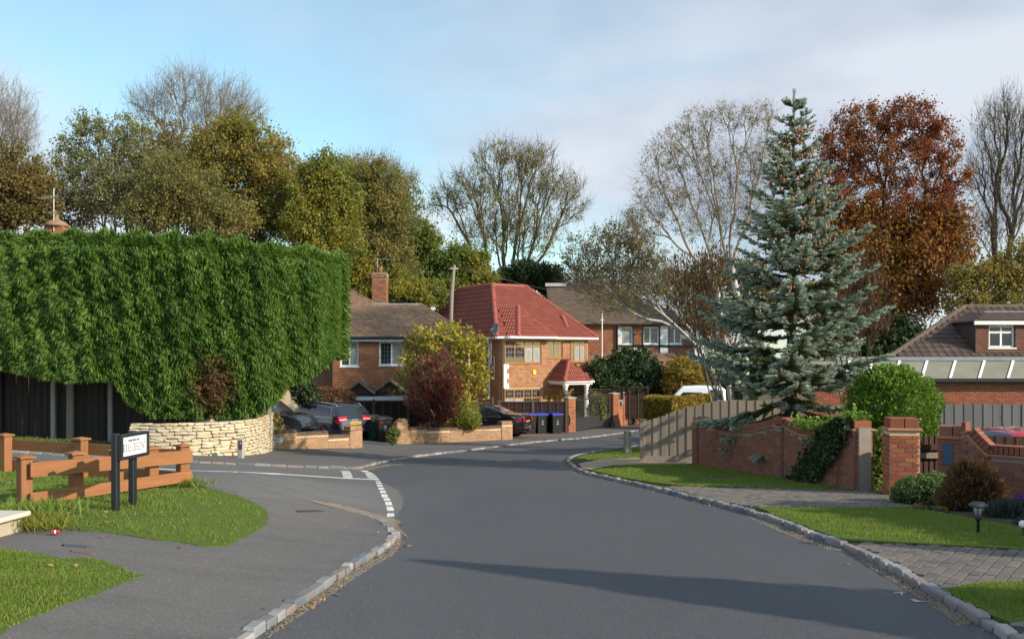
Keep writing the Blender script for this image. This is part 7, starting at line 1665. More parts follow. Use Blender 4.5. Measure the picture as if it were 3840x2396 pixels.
# --- blue spruce
def spruce():
    Y = 22.0; bx = (2965 - CX) / F * Y; bz = gzf(bx, Y); zt = P(2978, 340, Y).z; r = np.random.default_rng(31)
    t = thing('blue_spruce', 'tall blue green spruce laden with brown cones behind the garden wall', 'tree', (bx, Y, bz)); top = np.array([(2978 - CX) / F * Y, Y, zt]); base = np.array([bx, Y, bz - .2])
    lines = [(base + (top - base) * np.linspace(0, 1, 14)[:, None], np.linspace(.17, .008, 14))]; H = zt - bz
    prof_y = [340, 420, 560, 700, 900, 1130, 1350, 1560, 1640]; prof_r = [4, 42, 100, 175, 250, 320, 350, 365, 370]
    sh_new, sh_old, dn, do, cone = [], [], [], [], []; nb = 182; nw = 26
    for i in range(nb):
        f = ((i // 7 + .5 + r.normal(0, .13)) / nw) ** .82; f = min(max(f, .01), 1); py = 350 + (1660 - 350) * f; z = P(0, py, Y).z; az = i * 2.39996 + r.normal(0, .25); R = np.interp(py, prof_y, prof_r) / F * Y * r.uniform(.52, 1.10)
        d = np.array([math.cos(az), math.sin(az), 0]); s0 = base + (top - base) * ((z - base[2]) / (top[2] - base[2])); n = 9; s = np.linspace(0, 1, n); low = min(1, max(0, (py - 500) / 900))
        up = (.55 - .75 * low); p = s0 + d * (R * s)[:, None]; p[:, 2] += R * (up * s * .7 - .10 * low * s + (.28 - .0 * low) * s ** 2.2 - .05)
        if py > 1450: p[:, 2] -= R * (.22 + .10 * (d[0] < -.3)) * s
        lines.append((p, np.linspace(.012 + .012 * R, .004, n)))
        nl = max(4, int(R / .085))
        for k in range(nl):
            u = .16 + .84 * (k + r.random()) / nl; q = np.array([np.interp(u, s, p[:, j]) for j in range(3)]); tang = np.array([np.interp(min(1, u + .05), s, p[:, j]) - np.interp(u - .05, s, p[:, j]) for j in range(3)]); tang /= np.linalg.norm(tang) + 1e-9
            side = np.cross(tang, [0, 0, 1.0]); side /= np.linalg.norm(side) + 1e-9; ll = (.10 + .30 * R * (1 - u) ** .7) * r.uniform(.7, 1.2) * (.55 if u < .3 else 1)
            for g in (-1, 1):
                v = tang * .75 + side * g * r.uniform(.5, 1.0) + np.array([0, 0, r.normal(-.03, .16)]); v /= np.linalg.norm(v); m = max(2, int(ll / .038))
                a = np.linspace(.1, 1, m)[:, None]; pts = q + v * ll * a; pts[:, 2] -= .10 * ll * a[:, 0] ** 2
                if r.random() < .5: lines.append((np.array([q, q + v * ll * .5, pts[-1]]), np.array([.006, .005, .003])))
                new = ((u > .55) & (a[:, 0] > .25)) | (a[:, 0] > .7) & (u > .3); 
                for w, A, D in ((new, sh_new, dn), (~new, sh_old, do)):
                    if w.any(): A.append(pts[w]); D.append(np.repeat(v[None], w.sum(), 0))
        if 520 < py < 1150:
            for k in range(int(r.integers(1, 6) * (1.4 if py < 950 else .7))): u = r.uniform(.35, 1); q = np.array([np.interp(u, s, p[:, j]) for j in range(3)]); cone.append(q + r.normal(0, .07, 3) * [1, 1, .3] - [0, 0, .09])
    ld = np.linspace(.93, 1.0, 16)[:, None]; sh_new.append(base + (top - base) * ld); dn.append(np.tile([0, 0, 1.0], (16, 1)))
    tubes(t, 'trunk', M['bark'], lines)
    for nm, A, D, mt, k, ln in (('needles', sh_new, dn, 'spruce', 8, .10), ('old_needles', sh_old, do, 'spruce_old', 6, .10)):
        q = np.concatenate(A); D = np.concatenate(D); n = len(q); qq = np.repeat(q, k, 0); dd = np.repeat(D, k, 0); rd = r.normal(size=qq.shape); rd -= dd * (rd * dd).sum(1)[:, None]; rd /= np.linalg.norm(rd, axis=1)[:, None] + 1e-9
        rd[:, 2] = np.abs(rd[:, 2]) * .8 + rd[:, 2] * .2; u = rd * .75 + dd * .8; u /= np.linalg.norm(u, axis=1)[:, None]
        leaf_cloud(t, nm, LM[mt], qq + u * .034, .027, 3.4, up=u, jit=.12)
    m = MB()
    cm = MB()
    for c in cone: cm.lathe(c, [(.006, -.062), (.020, -.04), (.023, 0), (.016, .045), (.004, .06)], 6)
    o = cm.build('cones', m_plain('cone_brown', (0.34, 0.16, 0.075), .7, .2, var=.3, scale=30), t); o['kind'] = 'stuff'
    print('spruce', sum(len(a) for a in sh_new), sum(len(a) for a in sh_old), len(cone))
spruce()

# --- tall clipped hedge
def tall_hedge():
    fx = [-700, -300, 0, 330, 700, 1000, 1200, 1262, 1290]; fy = [30.5, 28.6, 27.3, 26.7, 26.5, 26.6, 27.6, 28.6, 29.8]
    tx = [-700, 0, 330, 760, 1000, 1200, 1290]; ty = [905, 893, 882, 898, 930, 950, 975]
    bx = [-700, -300, 0, 150, 250, 420, 480, 560, 900, 960, 1040, 1085, 1150, 1230, 1290]; by = [1370, 1378, 1388, 1420, 1438, 1428, 1520, 1568, 1572, 1560, 1500, 1440, 1420, 1360, 1300]
    r = np.random.default_rng(41); Yf = lambda x: np.interp(x, fx, fy)
    def bump(x, y): return .085 * np.sin(x * .021 + 2 * np.sin(y * .008)) * np.sin(y * .017 + x * .004) + .10 * np.sin(x * .05 + y * .03) * np.sin(y * .045 - x * .02) + .07 * np.sin(x * .11 + 1.7 * np.sin(y * .06)) * np.sin(y * .13)
    t = thing('conifer_hedge', 'tall dense clipped green conifer hedge above the dry stone wall', 'hedge', (-10, 29, gzf(-10, 29)))
    def surf(x, y, off=0.0):
        tt, bb = np.interp(x, tx, ty), np.interp(x, bx, by); f = (y - tt) / (bb - tt)
        Y = Yf(x) + .55 * np.maximum(0, .10 - f) ** 1 * 10 * .6 + 1.1 * np.maximum(0, f - .80) * 3 * (x > 480) * 0 + bump(x, y) + off
        return np.column_stack([(x - CX) / F * Y, Y, -(y - HY) / F * Y])
    # added hull behind the sprays, its dark colour imitates shade in the gaps
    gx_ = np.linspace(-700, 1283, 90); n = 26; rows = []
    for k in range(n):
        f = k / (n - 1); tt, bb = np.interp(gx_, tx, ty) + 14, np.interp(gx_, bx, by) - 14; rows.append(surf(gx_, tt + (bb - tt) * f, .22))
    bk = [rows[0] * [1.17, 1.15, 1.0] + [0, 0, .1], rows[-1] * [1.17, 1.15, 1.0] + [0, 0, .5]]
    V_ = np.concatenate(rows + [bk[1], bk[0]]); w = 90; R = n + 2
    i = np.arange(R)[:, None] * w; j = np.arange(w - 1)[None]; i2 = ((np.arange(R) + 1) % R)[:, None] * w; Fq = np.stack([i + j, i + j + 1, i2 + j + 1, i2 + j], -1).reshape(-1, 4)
    o = link('solid_core', np_mesh('solid_core', localise(V_, t), Fq), LM['leyland_shade'], t); o['kind'] = 'stuff'
    # end cap of the dark hull on the right
    ring = [q * w + w - 1 for q in range(R)]; me = bpy.data.meshes.new('inner_end'); me.from_pydata(localise(V_[ring], t).tolist(), [], [tuple(range(R))]); me.update(); link('inner_end', me, LM['leyland_shade'], t)
    # sprays on the face
    N = 190000; x = r.uniform(-420, 1290, N); u = r.random(N); tt, bb = np.interp(x, tx, ty), np.interp(x, bx, by); y = tt + (bb - tt) * u; p = surf(x, y) + np.column_stack([np.zeros(N), r.uniform(-.05, .20, N), np.zeros(N)])
    nx_ = np.where(x < 330, -.25, .30) + .9 * np.clip((x - 1180) / 110, 0, 1); g1 = np.sin(x * .035 + y * .01) * .5
    d = np.column_stack([nx_ + r.normal(0, .30, N) + g1 * .45, -.62 + r.normal(0, .22, N), -.80 + r.normal(0, .28, N) + 1.1 * (u < .06)]); d /= np.linalg.norm(d, axis=1)[:, None]
    a = leaf_cloud(t, 'sprays', LM['leyland'], p, r.uniform(.020, .040, N), 4.8, up=d, jit=.08); a['kind'] = 'stuff'
    # top and end sprays
    N = 22000; x = r.uniform(-420, 1290, N); tt = np.interp(x, tx, ty); k = r.random(N) ** 1.6; p = surf(x, tt + 4) + np.column_stack([(x - CX) / F * 4.2 * k, k * 4.2, r.uniform(-.05, .14, N) + .2 * np.sin(x * .05 + k * 9) * r.random(N)])
    d = np.column_stack([r.normal(0, .4, N), r.normal(-.2, .4, N), np.full(N, .9)]); d /= np.linalg.norm(d, axis=1)[:, None]; a = leaf_cloud(t, 'top_sprays', LM['leyland'], p, .055, 3.4, up=d, jit=.15); a['kind'] = 'stuff'
    N = 20000; k = r.random(N) ** 1.3; yv = r.random(N); y = 965 + yv * 380; q0 = surf(np.full(N, 1280.0), y); p = q0 + np.column_stack([-.78 * k + r.normal(0, .10, N), k * 4.0, np.zeros(N)]); d = np.column_stack([np.full(N, .8), r.normal(-.3, .4, N), r.normal(-.4, .4, N)]); d /= np.linalg.norm(d, axis=1)[:, None]; a = leaf_cloud(t, 'end_sprays', LM['leyland'], p, .055, 3.2, up=d, jit=.15); a['kind'] = 'stuff'
    N = 14000; x = r.uniform(940, 1285, N); k = r.random(N); bb = np.interp(x, bx, by); q0 = surf(x, bb - 6); p = q0 + np.column_stack([(x - CX) / F * 4 * k, 4 * k, .5 * k + r.normal(0, .08, N)]); d = np.column_stack([r.normal(.3, .4, N), r.normal(-.3, .4, N), np.full(N, -.7)]); d /= np.linalg.norm(d, axis=1)[:, None]; a = leaf_cloud(t, 'under_sprays', LM['leyland'], p, .055, 3.2, up=d, jit=.15); a['kind'] = 'stuff'
    lines = []
    for px_, y0 in ((925, 1585), (965, 1580), (1000, 1570)):
        q = P(px_, y0, 28.2); lines.append((np.array([[q.x, q.y, gzf(q.x, q.y)], [q.x + .05, q.y, q.z + .2], [q.x + .1, q.y + .2, q.z + 1.2]]), np.array([.11, .09, .07])))
    tubes(t, 'trunk', M['bark_grey'], lines)
    # brown dead patch
    rr = np.random.default_rng(5); q = surf(rr.normal(800, 40, 700), rr.normal(1440, 55, 700), -.12); leaf_cloud(t, 'dead_sprays', LM['heath'], q, .05, 3.0)
tall_hedge()

# --- shrubs and clipped bushes
def bush(name, label, Y, lobes, n, leaf, size, seed=1, core=.80, corem='dark', elong=1.4, depth=.9, cat='shrub', stems=6, up=None, group=None, bark='bark_dark', zb=None, shell=(.8, 1.06), jit=.35):
    r = np.random.default_rng(seed); bx = np.mean([l[0] for l in lobes]); X = (bx - CX) / F * Y; bz = gzf(X, Y) if zb is None else zb; t = thing(name, label, cat, (X, Y, bz), group); w = np.array([l[2] * l[3] for l in lobes], float); w /= w.sum(); pts = []; nor = []; cm = MB()
    for l, k in zip(lobes, (w * n).astype(int) + 1):
        yy = Y + (l[4] if len(l) > 4 else 0); c = np.array(P(l[0], l[1], yy)); R = np.array([l[2], l[2] * depth, l[3]]) / F * yy; d = r.normal(size=(k, 3)); d /= np.linalg.norm(d, axis=1)[:, None]
        bmp = 1 + .06 * np.sin(d[:, 0] * 7 + l[0]) * np.sin(d[:, 2] * 8) + .04 * np.sin(d[:, 0] * 17 + d[:, 1] * 13) * np.cos(d[:, 2] * 19); p = c + d * R * (r.uniform(*shell, k) * bmp)[:, None]; pts.append(p); nor.append(d)
        if core:  # added solid core; its dark default colour imitates shade inside the foliage
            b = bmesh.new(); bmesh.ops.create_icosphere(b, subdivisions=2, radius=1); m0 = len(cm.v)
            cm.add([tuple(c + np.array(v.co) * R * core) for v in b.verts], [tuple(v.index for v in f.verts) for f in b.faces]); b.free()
    p = np.concatenate(pts); nn = np.concatenate(nor); k = p[:, 2] > bz + .02; p, nn = p[k], nn[k]
    lv = leaf_cloud(t, 'foliage', LM[leaf], p, size, elong, up=(nn * .8 + (np.array(up) if up is not None else 0)) if up is not None else None, jit=jit)
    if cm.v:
        cm.v = [(a, b, max(c, bz - .05)) for a, b, c in cm.v]; o = cm.build('solid_core', LM[corem], t); 
    if stems:
        c = p.mean(0); lines = []
        for i in range(stems): e = p[r.integers(len(p))]; b0 = np.array([X + r.normal(0, .08), Y + r.normal(0, .08), bz - .05]); m_ = (b0 + e) / 2 + [0, 0, .1]; lines.append((np.array([b0, m_, e]), np.array([.02, .014, .006])))
        tubes(t, 'stems', M[bark], lines)
    return t
bush('round_bush', 'large rounded bright green bush behind the gate pillar', 20.0, [(3350, 1530, 166, 150), (3340, 1470, 130, 100), (3300, 1600, 110, 120), (3420, 1600, 90, 110), (3350, 1680, 120, 90)], 26000, 'round', .055, 51, cat='bush', up=(0, 0, .3), corem='leyland')
bush('clipped_shrub', 'low rounded grey green shrub in front of the gate pillar', 13.9, [(3420, 1850, 70, 62), (3500, 1835, 90, 62), (3570, 1850, 60, 70), (3380, 1870, 40, 40)], 6500, 'hebe', .032, 52, up=(0, 0, .5), core=.72, zb=gzf(6.1, 13.9) + .06)
bush('heath_shrub', 'tall brown tipped heathery shrub against the shaded brick wall', 13.0, [(3655, 1790, 80, 65), (3600, 1840, 55, 95), (3690, 1870, 80, 100), (3560, 1880, 45, 60), (3640, 1900, 80, 70), (3620, 1770, 30, 45)], 8000, 'heath', .03, 53, core=.55, shell=(.55, 1.18), elong=2.6, up=(0, 0, .9), zb=gzf(6.6, 13.0) + .06)
bush('garden_shrub', 'low dark blue green plants behind the garden lamp', 12.2, [(3780, 1940, 110, 60), (3700, 1970, 80, 50), (3860, 1960, 100, 70), (3640, 1985, 50, 30)], 6000, 'lavender', .035, 54, core=.6, elong=2.4, up=(0, 0, .9), zb=gzf(6.3, 12.2) + .06)
bush('garden_shrub', 'fresh green leafy plants at the front of the shaded flower bed', 11.3, [(3800, 2020, 70, 34), (3870, 2000, 80, 50), (3740, 2030, 40, 22)], 2600, 'green', .05, 55, core=.5, up=(0, 0, .5), zb=gzf(6.0, 11.3) + .06)
bush('garden_shrub', 'small orange flowered plant between the clipped shrub and the heath', 12.9, [(3530, 1935, 45, 34), (3450, 1915, 40, 24)], 1500, 'olive', .035, 56, core=0, elong=2.2, zb=gzf(5.9, 12.9) + .06)
for i, (x, y, Yd) in enumerate(((3810, 1880, 12.4), (3825, 1872, 12.4), (3715, 2000, 11.7), (3545, 1915, 12.5))):
    c = np.array(P(x, y, Yd)); q = thing('flower', ['purple flower spike above the blue green plants', 'second purple flower spike beside the first', 'purple flowers beside the foot of the garden lamp', 'orange flower in the shaded bed'][i], 'flower', (c[0], c[1], c[2] - .1)); leaf_cloud(q, 'petals', LM['purple' if i < 3 else 'hedge_gold'], rng.normal(0, [.02, .02, .035], (60, 3)) + c, .022); tubes(q, 'stalk', M['bark_green'], [(np.array([c - [0, 0, .22], c]), np.array([.004, .003]))])
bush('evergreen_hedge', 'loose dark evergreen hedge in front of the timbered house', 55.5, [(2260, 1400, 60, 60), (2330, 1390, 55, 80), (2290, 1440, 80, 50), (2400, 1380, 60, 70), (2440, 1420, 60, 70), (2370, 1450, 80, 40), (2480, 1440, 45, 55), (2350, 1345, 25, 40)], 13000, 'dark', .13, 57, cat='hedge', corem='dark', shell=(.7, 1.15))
bush('forsythia', 'golden yellow bush beside the dark evergreen hedge', 54.5, [(2560, 1400, 70, 60), (2540, 1440, 60, 45), (2600, 1430, 60, 50)], 4500, 'hedge_gold', .12, 58, corem='olive', shell=(.7, 1.15))
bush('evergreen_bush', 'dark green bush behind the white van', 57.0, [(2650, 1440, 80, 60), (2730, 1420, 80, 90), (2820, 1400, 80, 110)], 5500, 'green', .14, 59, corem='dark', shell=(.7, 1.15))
# trimmed golden hedge
def box_hedge():
    a, b, c = P(2412, 1500, 31.5), P(2526, 1500, 30.6), P(2660, 1500, 33.4); zt = P(2470, 1495, 31).z; zb = gzf(a.x, a.y); r = np.random.default_rng(61)
    t = thing('golden_hedge', 'neatly clipped golden brown beech hedge beyond the grey board fence', 'hedge', (b.x, b.y, zb)); back = Vector((.5, 1.3, 0)); pl = [a, b, c, c + back, a + back]
    MB().prism([Vector((p.x, p.y, zb)) + (Vector((b.x + .1, b.y + .8, zb)) - Vector((p.x, p.y, zb))) * .08 for p in pl], (0, 0, zt - zb - .06)).build('solid_core', LM['olive'], t)
    pts = []; nn = []
    for p, q, n in ((a, b, 5200), (b, c, 5200)):
        u = r.random(n)[:, None]; d = np.array((q - p)[:2]); nr = np.array([d[1], -d[0]]) / np.linalg.norm(d); xy_ = np.array(p[:2]) + d * u; z = zb + (zt - zb) * r.random(n); o = r.uniform(-.02, .07, n) + .03 * np.sin(u[:, 0] * 25) * np.sin(z * 9); pts.append(np.column_stack([xy_ + nr * o[:, None], z]))
    n = 3500; k = r.random((n, 1)); m = r.random((n, 1)); xy_ = np.where(m < .5, np.array(a[:2]) + (np.array((b - a)[:2])) * (m * 2), np.array(b[:2]) + (np.array((c - b)[:2])) * (m * 2 - 1)) + np.array(back[:2]) * k; pts.append(np.column_stack([xy_, zt + r.uniform(-.05, .06, n)]))
    leaf_cloud(t, 'foliage', LM['hedge_gold'], np.concatenate(pts), .065, 1.4)
box_hedge()
# shrubs in front of the brown roofed house
tree('large_leaved_shrub', 'big leaved yellow green shrub in front of the brown roofed house', 41.0, 1650, [(1600, 1270, 90, 70), (1700, 1260, 90, 60), (1760, 1330, 80, 80), (1560, 1340, 80, 70), (1680, 1360, 120, 90), (1800, 1400, 45, 80), (1760, 1460, 70, 60), (1620, 1430, 110, 60), (1540, 1440, 60, 60)], 520, 'magnolia', 9, .20, .145, 'bark_grey', .008, .42, .15, 71, None, cat='shrub', multi=5, elong=1.7)
tree('red_shrub', 'dark red leaved shrub with scarlet berries behind the low brick wall', 39.3, 1640, [(1640, 1360, 70, 50), (1620, 1430, 90, 70), (1590, 1500, 75, 70), (1680, 1440, 60, 80), (1650, 1530, 80, 70)], 620, 'red', 16, .12, .06, 'bark_dark', .006, .42, .15, 72, None, cat='shrub', multi=4, extra=lambda t, tp, r, L: leaf_cloud(t, 'berries', LM['scarlet'], around(tp[r.choice(len(tp), 45, replace=False)], 9, .07, r), .05, 1.2, kind='stuff'))
bush('privet_bush', 'rounded yellow green privet bush behind the low brick wall', 40.0, [(1745, 1555, 58, 50), (1690, 1570, 40, 40), (1770, 1580, 36, 32), (1690, 1530, 30, 45)], 4200, 'privet', .055, 73, corem='privet')
def stalks(name, label, Y, px0, px1, y0, y1, n, seed):
    r = np.random.default_rng(seed); X = ((px0 + px1) / 2 - CX) / F * Y; t = thing(name, label, 'shrub', (X, Y, gzf(X, Y))); lines = []
    for i in range(n):
        b = np.array(P(r.uniform(px0, px1) * .5 + (px0 + px1) / 4, y1, Y + r.normal(0, .2))); e = np.array(P(r.uniform(px0, px1), r.uniform(y0, (y0 + y1) / 2), Y + r.normal(0, .3))); m_ = (b + e) / 2 + [r.normal(0, .12), 0, .15]; tt = np.linspace(0, 1, 6)[:, None]; lines.append(((1 - tt) ** 2 * b + 2 * tt * (1 - tt) * m_ + tt ** 2 * e, np.linspace(.011, .005, 6)))
    tubes(t, 'stems', LM['straw'], lines); return t
stalks('dry_stems', 'clump of pale dry stems in front of the white window', 40.0, 1480, 1630, 1335, 1520, 90, 74)
bush('evergreen_bush', 'dark glossy bush behind the chequered roof car', 40.5, [(1140, 1470, 50, 55), (1120, 1420, 40, 50), (1170, 1500, 40, 35)], 2600, 'dark', .09, 75)
bush('bare_bush', 'brown bare bush at the porch of the brown roofed house', 41.9, [(1225, 1480, 60, 32), (1285, 1485, 50, 26), (1250, 1500, 80, 22)], 2600, 'heath', .05, 76, core=0, elong=3, corem='olive')
bush('small_shrub', 'small yellow green shrub beside the wall pier', 36.6, [(1478, 1622, 28, 22), (1470, 1640, 26, 22)], 900, 'privet', .04, 77, corem='dark')
bush('pier_plant', 'dry grass tuft growing on the top of the wall pier', 35.9, [(1506, 1578, 20, 8)], 300, 'straw', .03, 78, core=0, stems=0, elong=3, zb=P(1506, 1583, 35.9).z, cat='plant')
bush('wall_plant', 'sprigs of red and green leaves hanging over the stepped low wall', 32.6, [(1040, 1590, 24, 30), (1060, 1622, 24, 16), (1030, 1560, 20, 20)], 420, 'olive', .05, 79, core=0, stems=3, cat='plant', zb=gzf(-8.2, 32.6))
# pots of plants seen through the drive gate
bush('garden_shrub', 'leafy shrubs on the drive behind the black bar gate', 52.0, [(2225, 1545, 25, 45), (2255, 1530, 20, 50), (2240, 1500, 25, 30)], 1600, 'olive', .09, 80, core=.5)

# --- ivy on the garden wall
def ivy():
    fr, L, A, sl, wtop = GW; r = np.random.default_rng(91); u0 = fr.uz(2985, 1700)[0]; u1 = fr.uz(3190, 1700)[0]; n = 8500
    t = thing('ivy', 'dark green ivy spilling over the end of the garden wall', 'ivy', fr.w((u0 + u1) / 2, -.1, A.z))
    f = r.random(n) ** .9; c = u1 - .15 + (u0 - u1 + .55) * f; w = (.72 - .2 * f); u = c + r.normal(0, 1, n) * w * .42; u = np.clip(u, u0 - .6, L - .15); zt = np.array([wtop(x) for x in u]); z = zt + .18 - f * (zt - (A.z + sl * u) + .1); v = -.06 - r.random(n) * .16 * (1 - .5 * f)
    p = np.array([fr.w(*q) for q in zip(u, v, z)]); leaf_cloud(t, 'leaves', LM['ivy'], p, .062, 1.15, up=np.tile([-.6, -.3, -.5], (n, 1)), jit=.6)
    k = 900; u = r.uniform(u0 - .2, L - .1, k); p = np.array([fr.w(a, r.uniform(-.1, .3), wtop(a) + .14 + abs(r.normal(0, .09))) for a in u]); leaf_cloud(t, 'top_leaves', LM['round'], p, .06, 1.2)
    tubes(t, 'stems', M['bark_dark'], [(np.array([fr.w(a, -.05, wtop(a) - .05), fr.w(a - .2, -.06, A.z + sl * a + .5), fr.w(a - .3, -.06, A.z + sl * a)]), np.array([.004, .005, .006])) for a in np.linspace(u0 + .45, u1 - .1, 3)])
ivy()
bush('garden_shrub', 'dim leafy undergrowth between the timber post and the gate pillar', 16.6, [(3275, 1740, 50, 90), (3300, 1680, 50, 70), (3260, 1810, 40, 50)], 3200, 'green', .05, 92, core=.75)
# ---------------------------------------------------------------- small things
# garden lamp
q = G(3668, 2002, PAVE); t = thing('garden_lamp', 'dark garden lamp with domed cap and tapering glass in the flower bed', 'lamp', q); z = P(3680, 1880, q.y).z - q.z; c = Vector((q.x, q.y, q.z))
MB().lathe(c, [(.016, -.05), (.016, z * .42), (.03, z * .44), (.034, z * .50), (.03, z * .55)], 12).build('post', M['black_metal'], t, True)
MB().lathe(c, [(.036, z * .55), (.062, z * .86), (.058, z * .86)], 12).build('glass', m_plain('lamp_glass', (0.30, 0.31, 0.34), .25, .5), t, True)
for k in range(6): a = k * math.pi / 3; MB().tube([c + Vector((.037 * math.cos(a), .037 * math.sin(a), z * .55)), c + Vector((.064 * math.cos(a), .064 * math.sin(a), z * .87))], .004, 4).build('rib', M['black_metal'], t)
MB().lathe(c, [(.098, z * .86), (.102, z * .88), (.085, z * .94), (.05, z * .985), (.01, z)], 18).build('cap', m_plain('lamp_cap', (0.075, 0.072, 0.082), .7, .25), t, True)
q = G(3836, 2010, PAVE); t = thing('garden_spotlight', 'small white round garden spotlight among the leafy plants', 'lamp', q); MB().lathe(q + Vector((0, 0, .13)), [(.01, -.04), (.035, -.02), (.04, .02), (.03, .035)], 12, (-.6, -.7, .3)).build('head', M['white'], t, True); MB().tube([q, q + Vector((0, 0, .12))], .008, 6).build('spike', M['black_metal'], t)

# fallen leaves
def leaf_mesh(seed):
    r = np.random.default_rng(seed); pts = []; n = 10
    for k in range(2 * n):
        a = math.pi * k / n; rad = (1.0 if k % 2 == 0 else .55) * (1 + r.normal(0, .12)) * (.7 + .3 * math.cos(a)); pts.append((rad * math.cos(a), rad * math.sin(a) * .8, .25 * abs(math.sin(a)) * rad + r.normal(0, .05)))
    me = bpy.data.meshes.new('leaf'); me.from_pydata([(0, 0, 0.02)] + pts, [], [(0, i + 1, (i + 1) % (2 * n) + 1) for i in range(2 * n)]); me.update(); me.materials.append(M['leaf_dead']); return me
LV = [leaf_mesh(i) for i in range(4)]
SPOTS = [(258, 1937, .06), (402, 1929, .055), (366, 1945, .04), (605, 1932, .045), (180, 1977, .075), (240, 1967, .05), (247, 1980, .05), (270, 1983, .06), (335, 1976, .055), (395, 1969, .045), (376, 1982, .04), (282, 1888, .035), (590, 1868, .035), (660, 1992, .03), (572, 2007, .035), (585, 2017, .035), (405, 2010, .04), (378, 2012, .04), (676, 2052, .045), (140, 1994, .04), (152, 1995, .03), (195, 2135, .045), (288, 2130, .045), (180, 1958, .05), (228, 1985, .045), (90, 2062, .03),
         (1540, 2046, .06), (1266, 2229, .05), (990, 2280, .04), (3180, 2113, .035), (2975, 1996, .05), (3255, 2009, .075), (3487, 1953, .055), (3668, 2045, .06), (3720, 2058, .055), (3760, 2062, .06), (3610, 2062, .045), (3500, 2050, .04), (3440, 2036, .04), (3590, 2338, .05), (3795, 2218, .05), (2310, 1622, .10), (1700, 1712, .07), (1905, 1694, .09), (1420, 1995, .035)]
for i, (x, y, s) in enumerate(SPOTS):
    q = G(x, y, PAVE + .01); inroad = not (in_poly(np.array([q.x]), np.array([q.y]), lp)[0] or in_poly(np.array([q.x]), np.array([q.y]), [(p.x, p.y) for p in K_RIGHT] + [(14, 4), (26, 8), (40, 50), (9, 40)])[0] or in_poly(np.array([q.x]), np.array([q.y]), far_pts)[0])
    if inroad: q = G(x, y, .012)
    lawn = in_poly(np.array([q.x]), np.array([q.y]), LAWN_CORNER)[0] or in_poly(np.array([q.x]), np.array([q.y]), LAWN_NEAR)[0] or in_poly(np.array([q.x]), np.array([q.y]), V3)[0]
    o = bpy.data.objects.new('fallen_leaf', LV[i % 4]); C.objects.link(o); o.location = q + Vector((0, 0, .03 if lawn else 0)); o.scale = (s * .8, s * .8, s * .8); o.rotation_euler = (random.gauss(0, .3), random.gauss(0, .3), random.uniform(0, 6.28))
    near = [('beside the street sign post', 400, 1929, 60), ('beside the capped wall', 180, 1975, 75), ('near the foot of the rail fence', 282, 1888, 60), ('by the end of the rail fence', 600, 1870, 60), ('against the drain cover', 300, 2050, 70), ('at the pavement edge below the sign', 390, 2011, 40), ('near the tip of the corner lawn', 660, 2045, 70)]
    hit = [n_[0] for n_ in near if math.hypot(x - n_[1], y - n_[2]) < n_[3]]
    w = ('large ' if s >= .055 else 'small ' if s < .04 else '') + 'dry brown autumn leaf lying ' + (hit[0] + ' in the grass' if hit else '') if hit else ('large ' if s >= .055 else 'small ' if s < .04 else '') + 'dry brown autumn leaf lying ' + ('in the lawn round the street sign' if x < 720 and y < 2060 else 'in the grass at the bottom of the pavement' if x < 720 else 'on the dark road or its far pavement' if inroad or y < 1800 else 'on the verge or drive beside the garden lamp' if x > 2900 else 'on the corner pavement')
    tag(o, w, 'leaf', 'fallen leaves')
q = G(208, 1999, PAVE + .02); t = thing('drink_can', 'crushed red and white drink can at the edge of the lawn', 'can', q); MB().lathe(q + Vector((0, 0, .012)), [(.013, -.032), (.019, -.03), (.017, 0), (.02, .026), (.014, .032)], 12, (1, .3, .05)).build('body', m_plain('can_red', (0.45, 0.03, 0.04), .3, .5), t); MB().lathe(q + Vector((0, 0, .012)), [(.018, -.006), (.018, .006)], 12, (1, .3, .05)).build('band', M['sign_white'], t)
# coarse tuft at the corner of the capped wall
def tuft(label, px, py, n, h, mat, s=.18):
    q = G(px, py, PAVE); t = thing('grass_tuft', label, 'grass', q); p = np.column_stack([rng.normal(q.x, s, n), rng.normal(q.y, s * .6, n), np.full(n, q.z)]); d = np.column_stack([rng.normal(0, .5, n), rng.normal(0, .5, n), np.full(n, 1.0)]); d /= np.linalg.norm(d, axis=1)[:, None]; leaf_cloud(t, 'blades', mat, p + d * h * .5, .012, h / .012, up=d, jit=.15, kind='stuff')
tuft('coarse straw coloured grass tuft at the corner of the capped wall', 135, 1985, 420, .17, LM['privet']); tuft('tall dark grass tuft at the foot of the corner fence post', 150, 1935, 420, .2, M['grass'], .2); tuft('tall grass tuft under the end post of the rail fence', 690, 1826, 300, .14, M['grass'], .16)
q_ = [np.array(G(x, y, PAVE)) + rng.normal(0, .16, (140, 3)) * [2.2, .6, 0] for x, y in ((30, 1648), (120, 1652), (370, 1664), (70, 1650), (320, 1660), (200, 1656))]; q_ = np.concatenate(q_); d = np.column_stack([rng.normal(0, .5, len(q_)), rng.normal(0, .5, len(q_)), np.full(len(q_), 1.0)])
tag(leaf_cloud(None, 'weeds', M['grass'], q_ + d * .05, .014, 9, up=d, jit=.15), 'weedy grass growing along the foot of the black board fence', 'grass', kind='stuff')
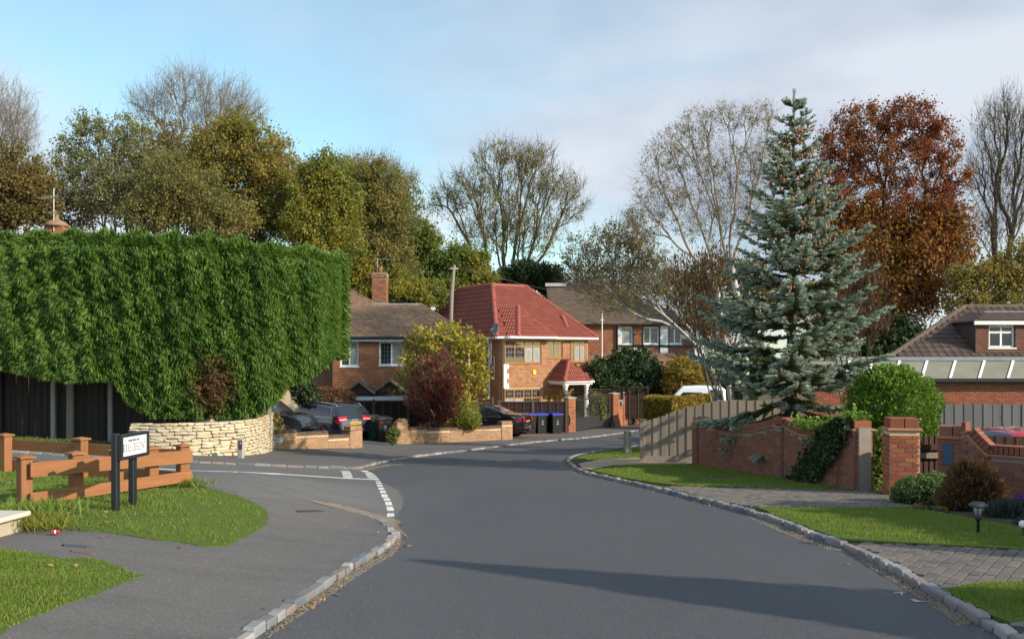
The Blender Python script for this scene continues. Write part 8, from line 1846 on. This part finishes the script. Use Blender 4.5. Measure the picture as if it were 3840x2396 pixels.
tag(leaf_cloud(None, 'leaf_litter', M['leaf_dead'], LITTER, .024, 1.3), 'brown dead leaves gathered in the gutters along the kerbs', 'leaves', kind='stuff')

# ---------------------------------------------------------------- unseen plants on the sunny side, placed for the shadows they cast
def cypress(x, y, h, w, label, seed):
    r = np.random.default_rng(seed); z = gzf(x, y); t = thing('cypress_tree', label, 'tree', (x, y, z)); n = 9000; f = r.random(n) ** .8; a = r.uniform(0, 6.28, n); R = w * np.minimum(1, (1 - f) * 1.6) * np.minimum(1, .4 + f * 3) * r.uniform(.6, 1.05, n); p = np.column_stack([x + np.cos(a) * R, y + np.sin(a) * R, z + .25 + f * (h - .25)])
    leaf_cloud(t, 'crown', LM['leyland'], p, .09, 2.6, up=np.column_stack([np.cos(a) * .4, np.sin(a) * .4, np.full(n, .9)])); tubes(t, 'trunk', M['bark_dark'], [(np.array([[x, y, z - .1], [x, y, z + h * .5], [x, y, z + h * .95]]), np.array([.1, .06, .01]))])
cypress(8.6, 3.5, 4.6, 1.05, 'slim cypress in the garden beside the viewpoint', 3)
cypress(11.5, 5.2, 4.0, .8, 'short cypress in the garden beyond the slim one', 4)
def shade_hedge():  # hedge out of view, added and sized to throw shade on the flower bed
    r = np.random.default_rng(9); t = thing('shade_hedge', 'unseen clipped hedge added to shade the flower bed', 'hedge', (9.0, 9.5, gzf(9, 9.5))); a, b = np.array([8.8, 11.4]), np.array([9.6, 6.4]); n = 14000; u = r.random((n, 1)); xy_ = a + (b - a) * u + r.normal(0, .28, (n, 2)); z = gz(xy_[:, 0], xy_[:, 1]) + 2.3 * r.random(n) ** .8
    leaf_cloud(t, 'foliage', LM['dark'], np.column_stack([xy_, z]), .09, 1.5); d = (b - a) / np.linalg.norm(b - a); fr = Frame((a[0], a[1], 0), math.degrees(math.atan2(d[1], d[0]))); MB().box(fr, 0, np.linalg.norm(b - a), -.25, .25, gzf(9, 9) - .1, gzf(9, 9) + 2.15).build('solid_core', LM['dark'], t)
shade_hedge()
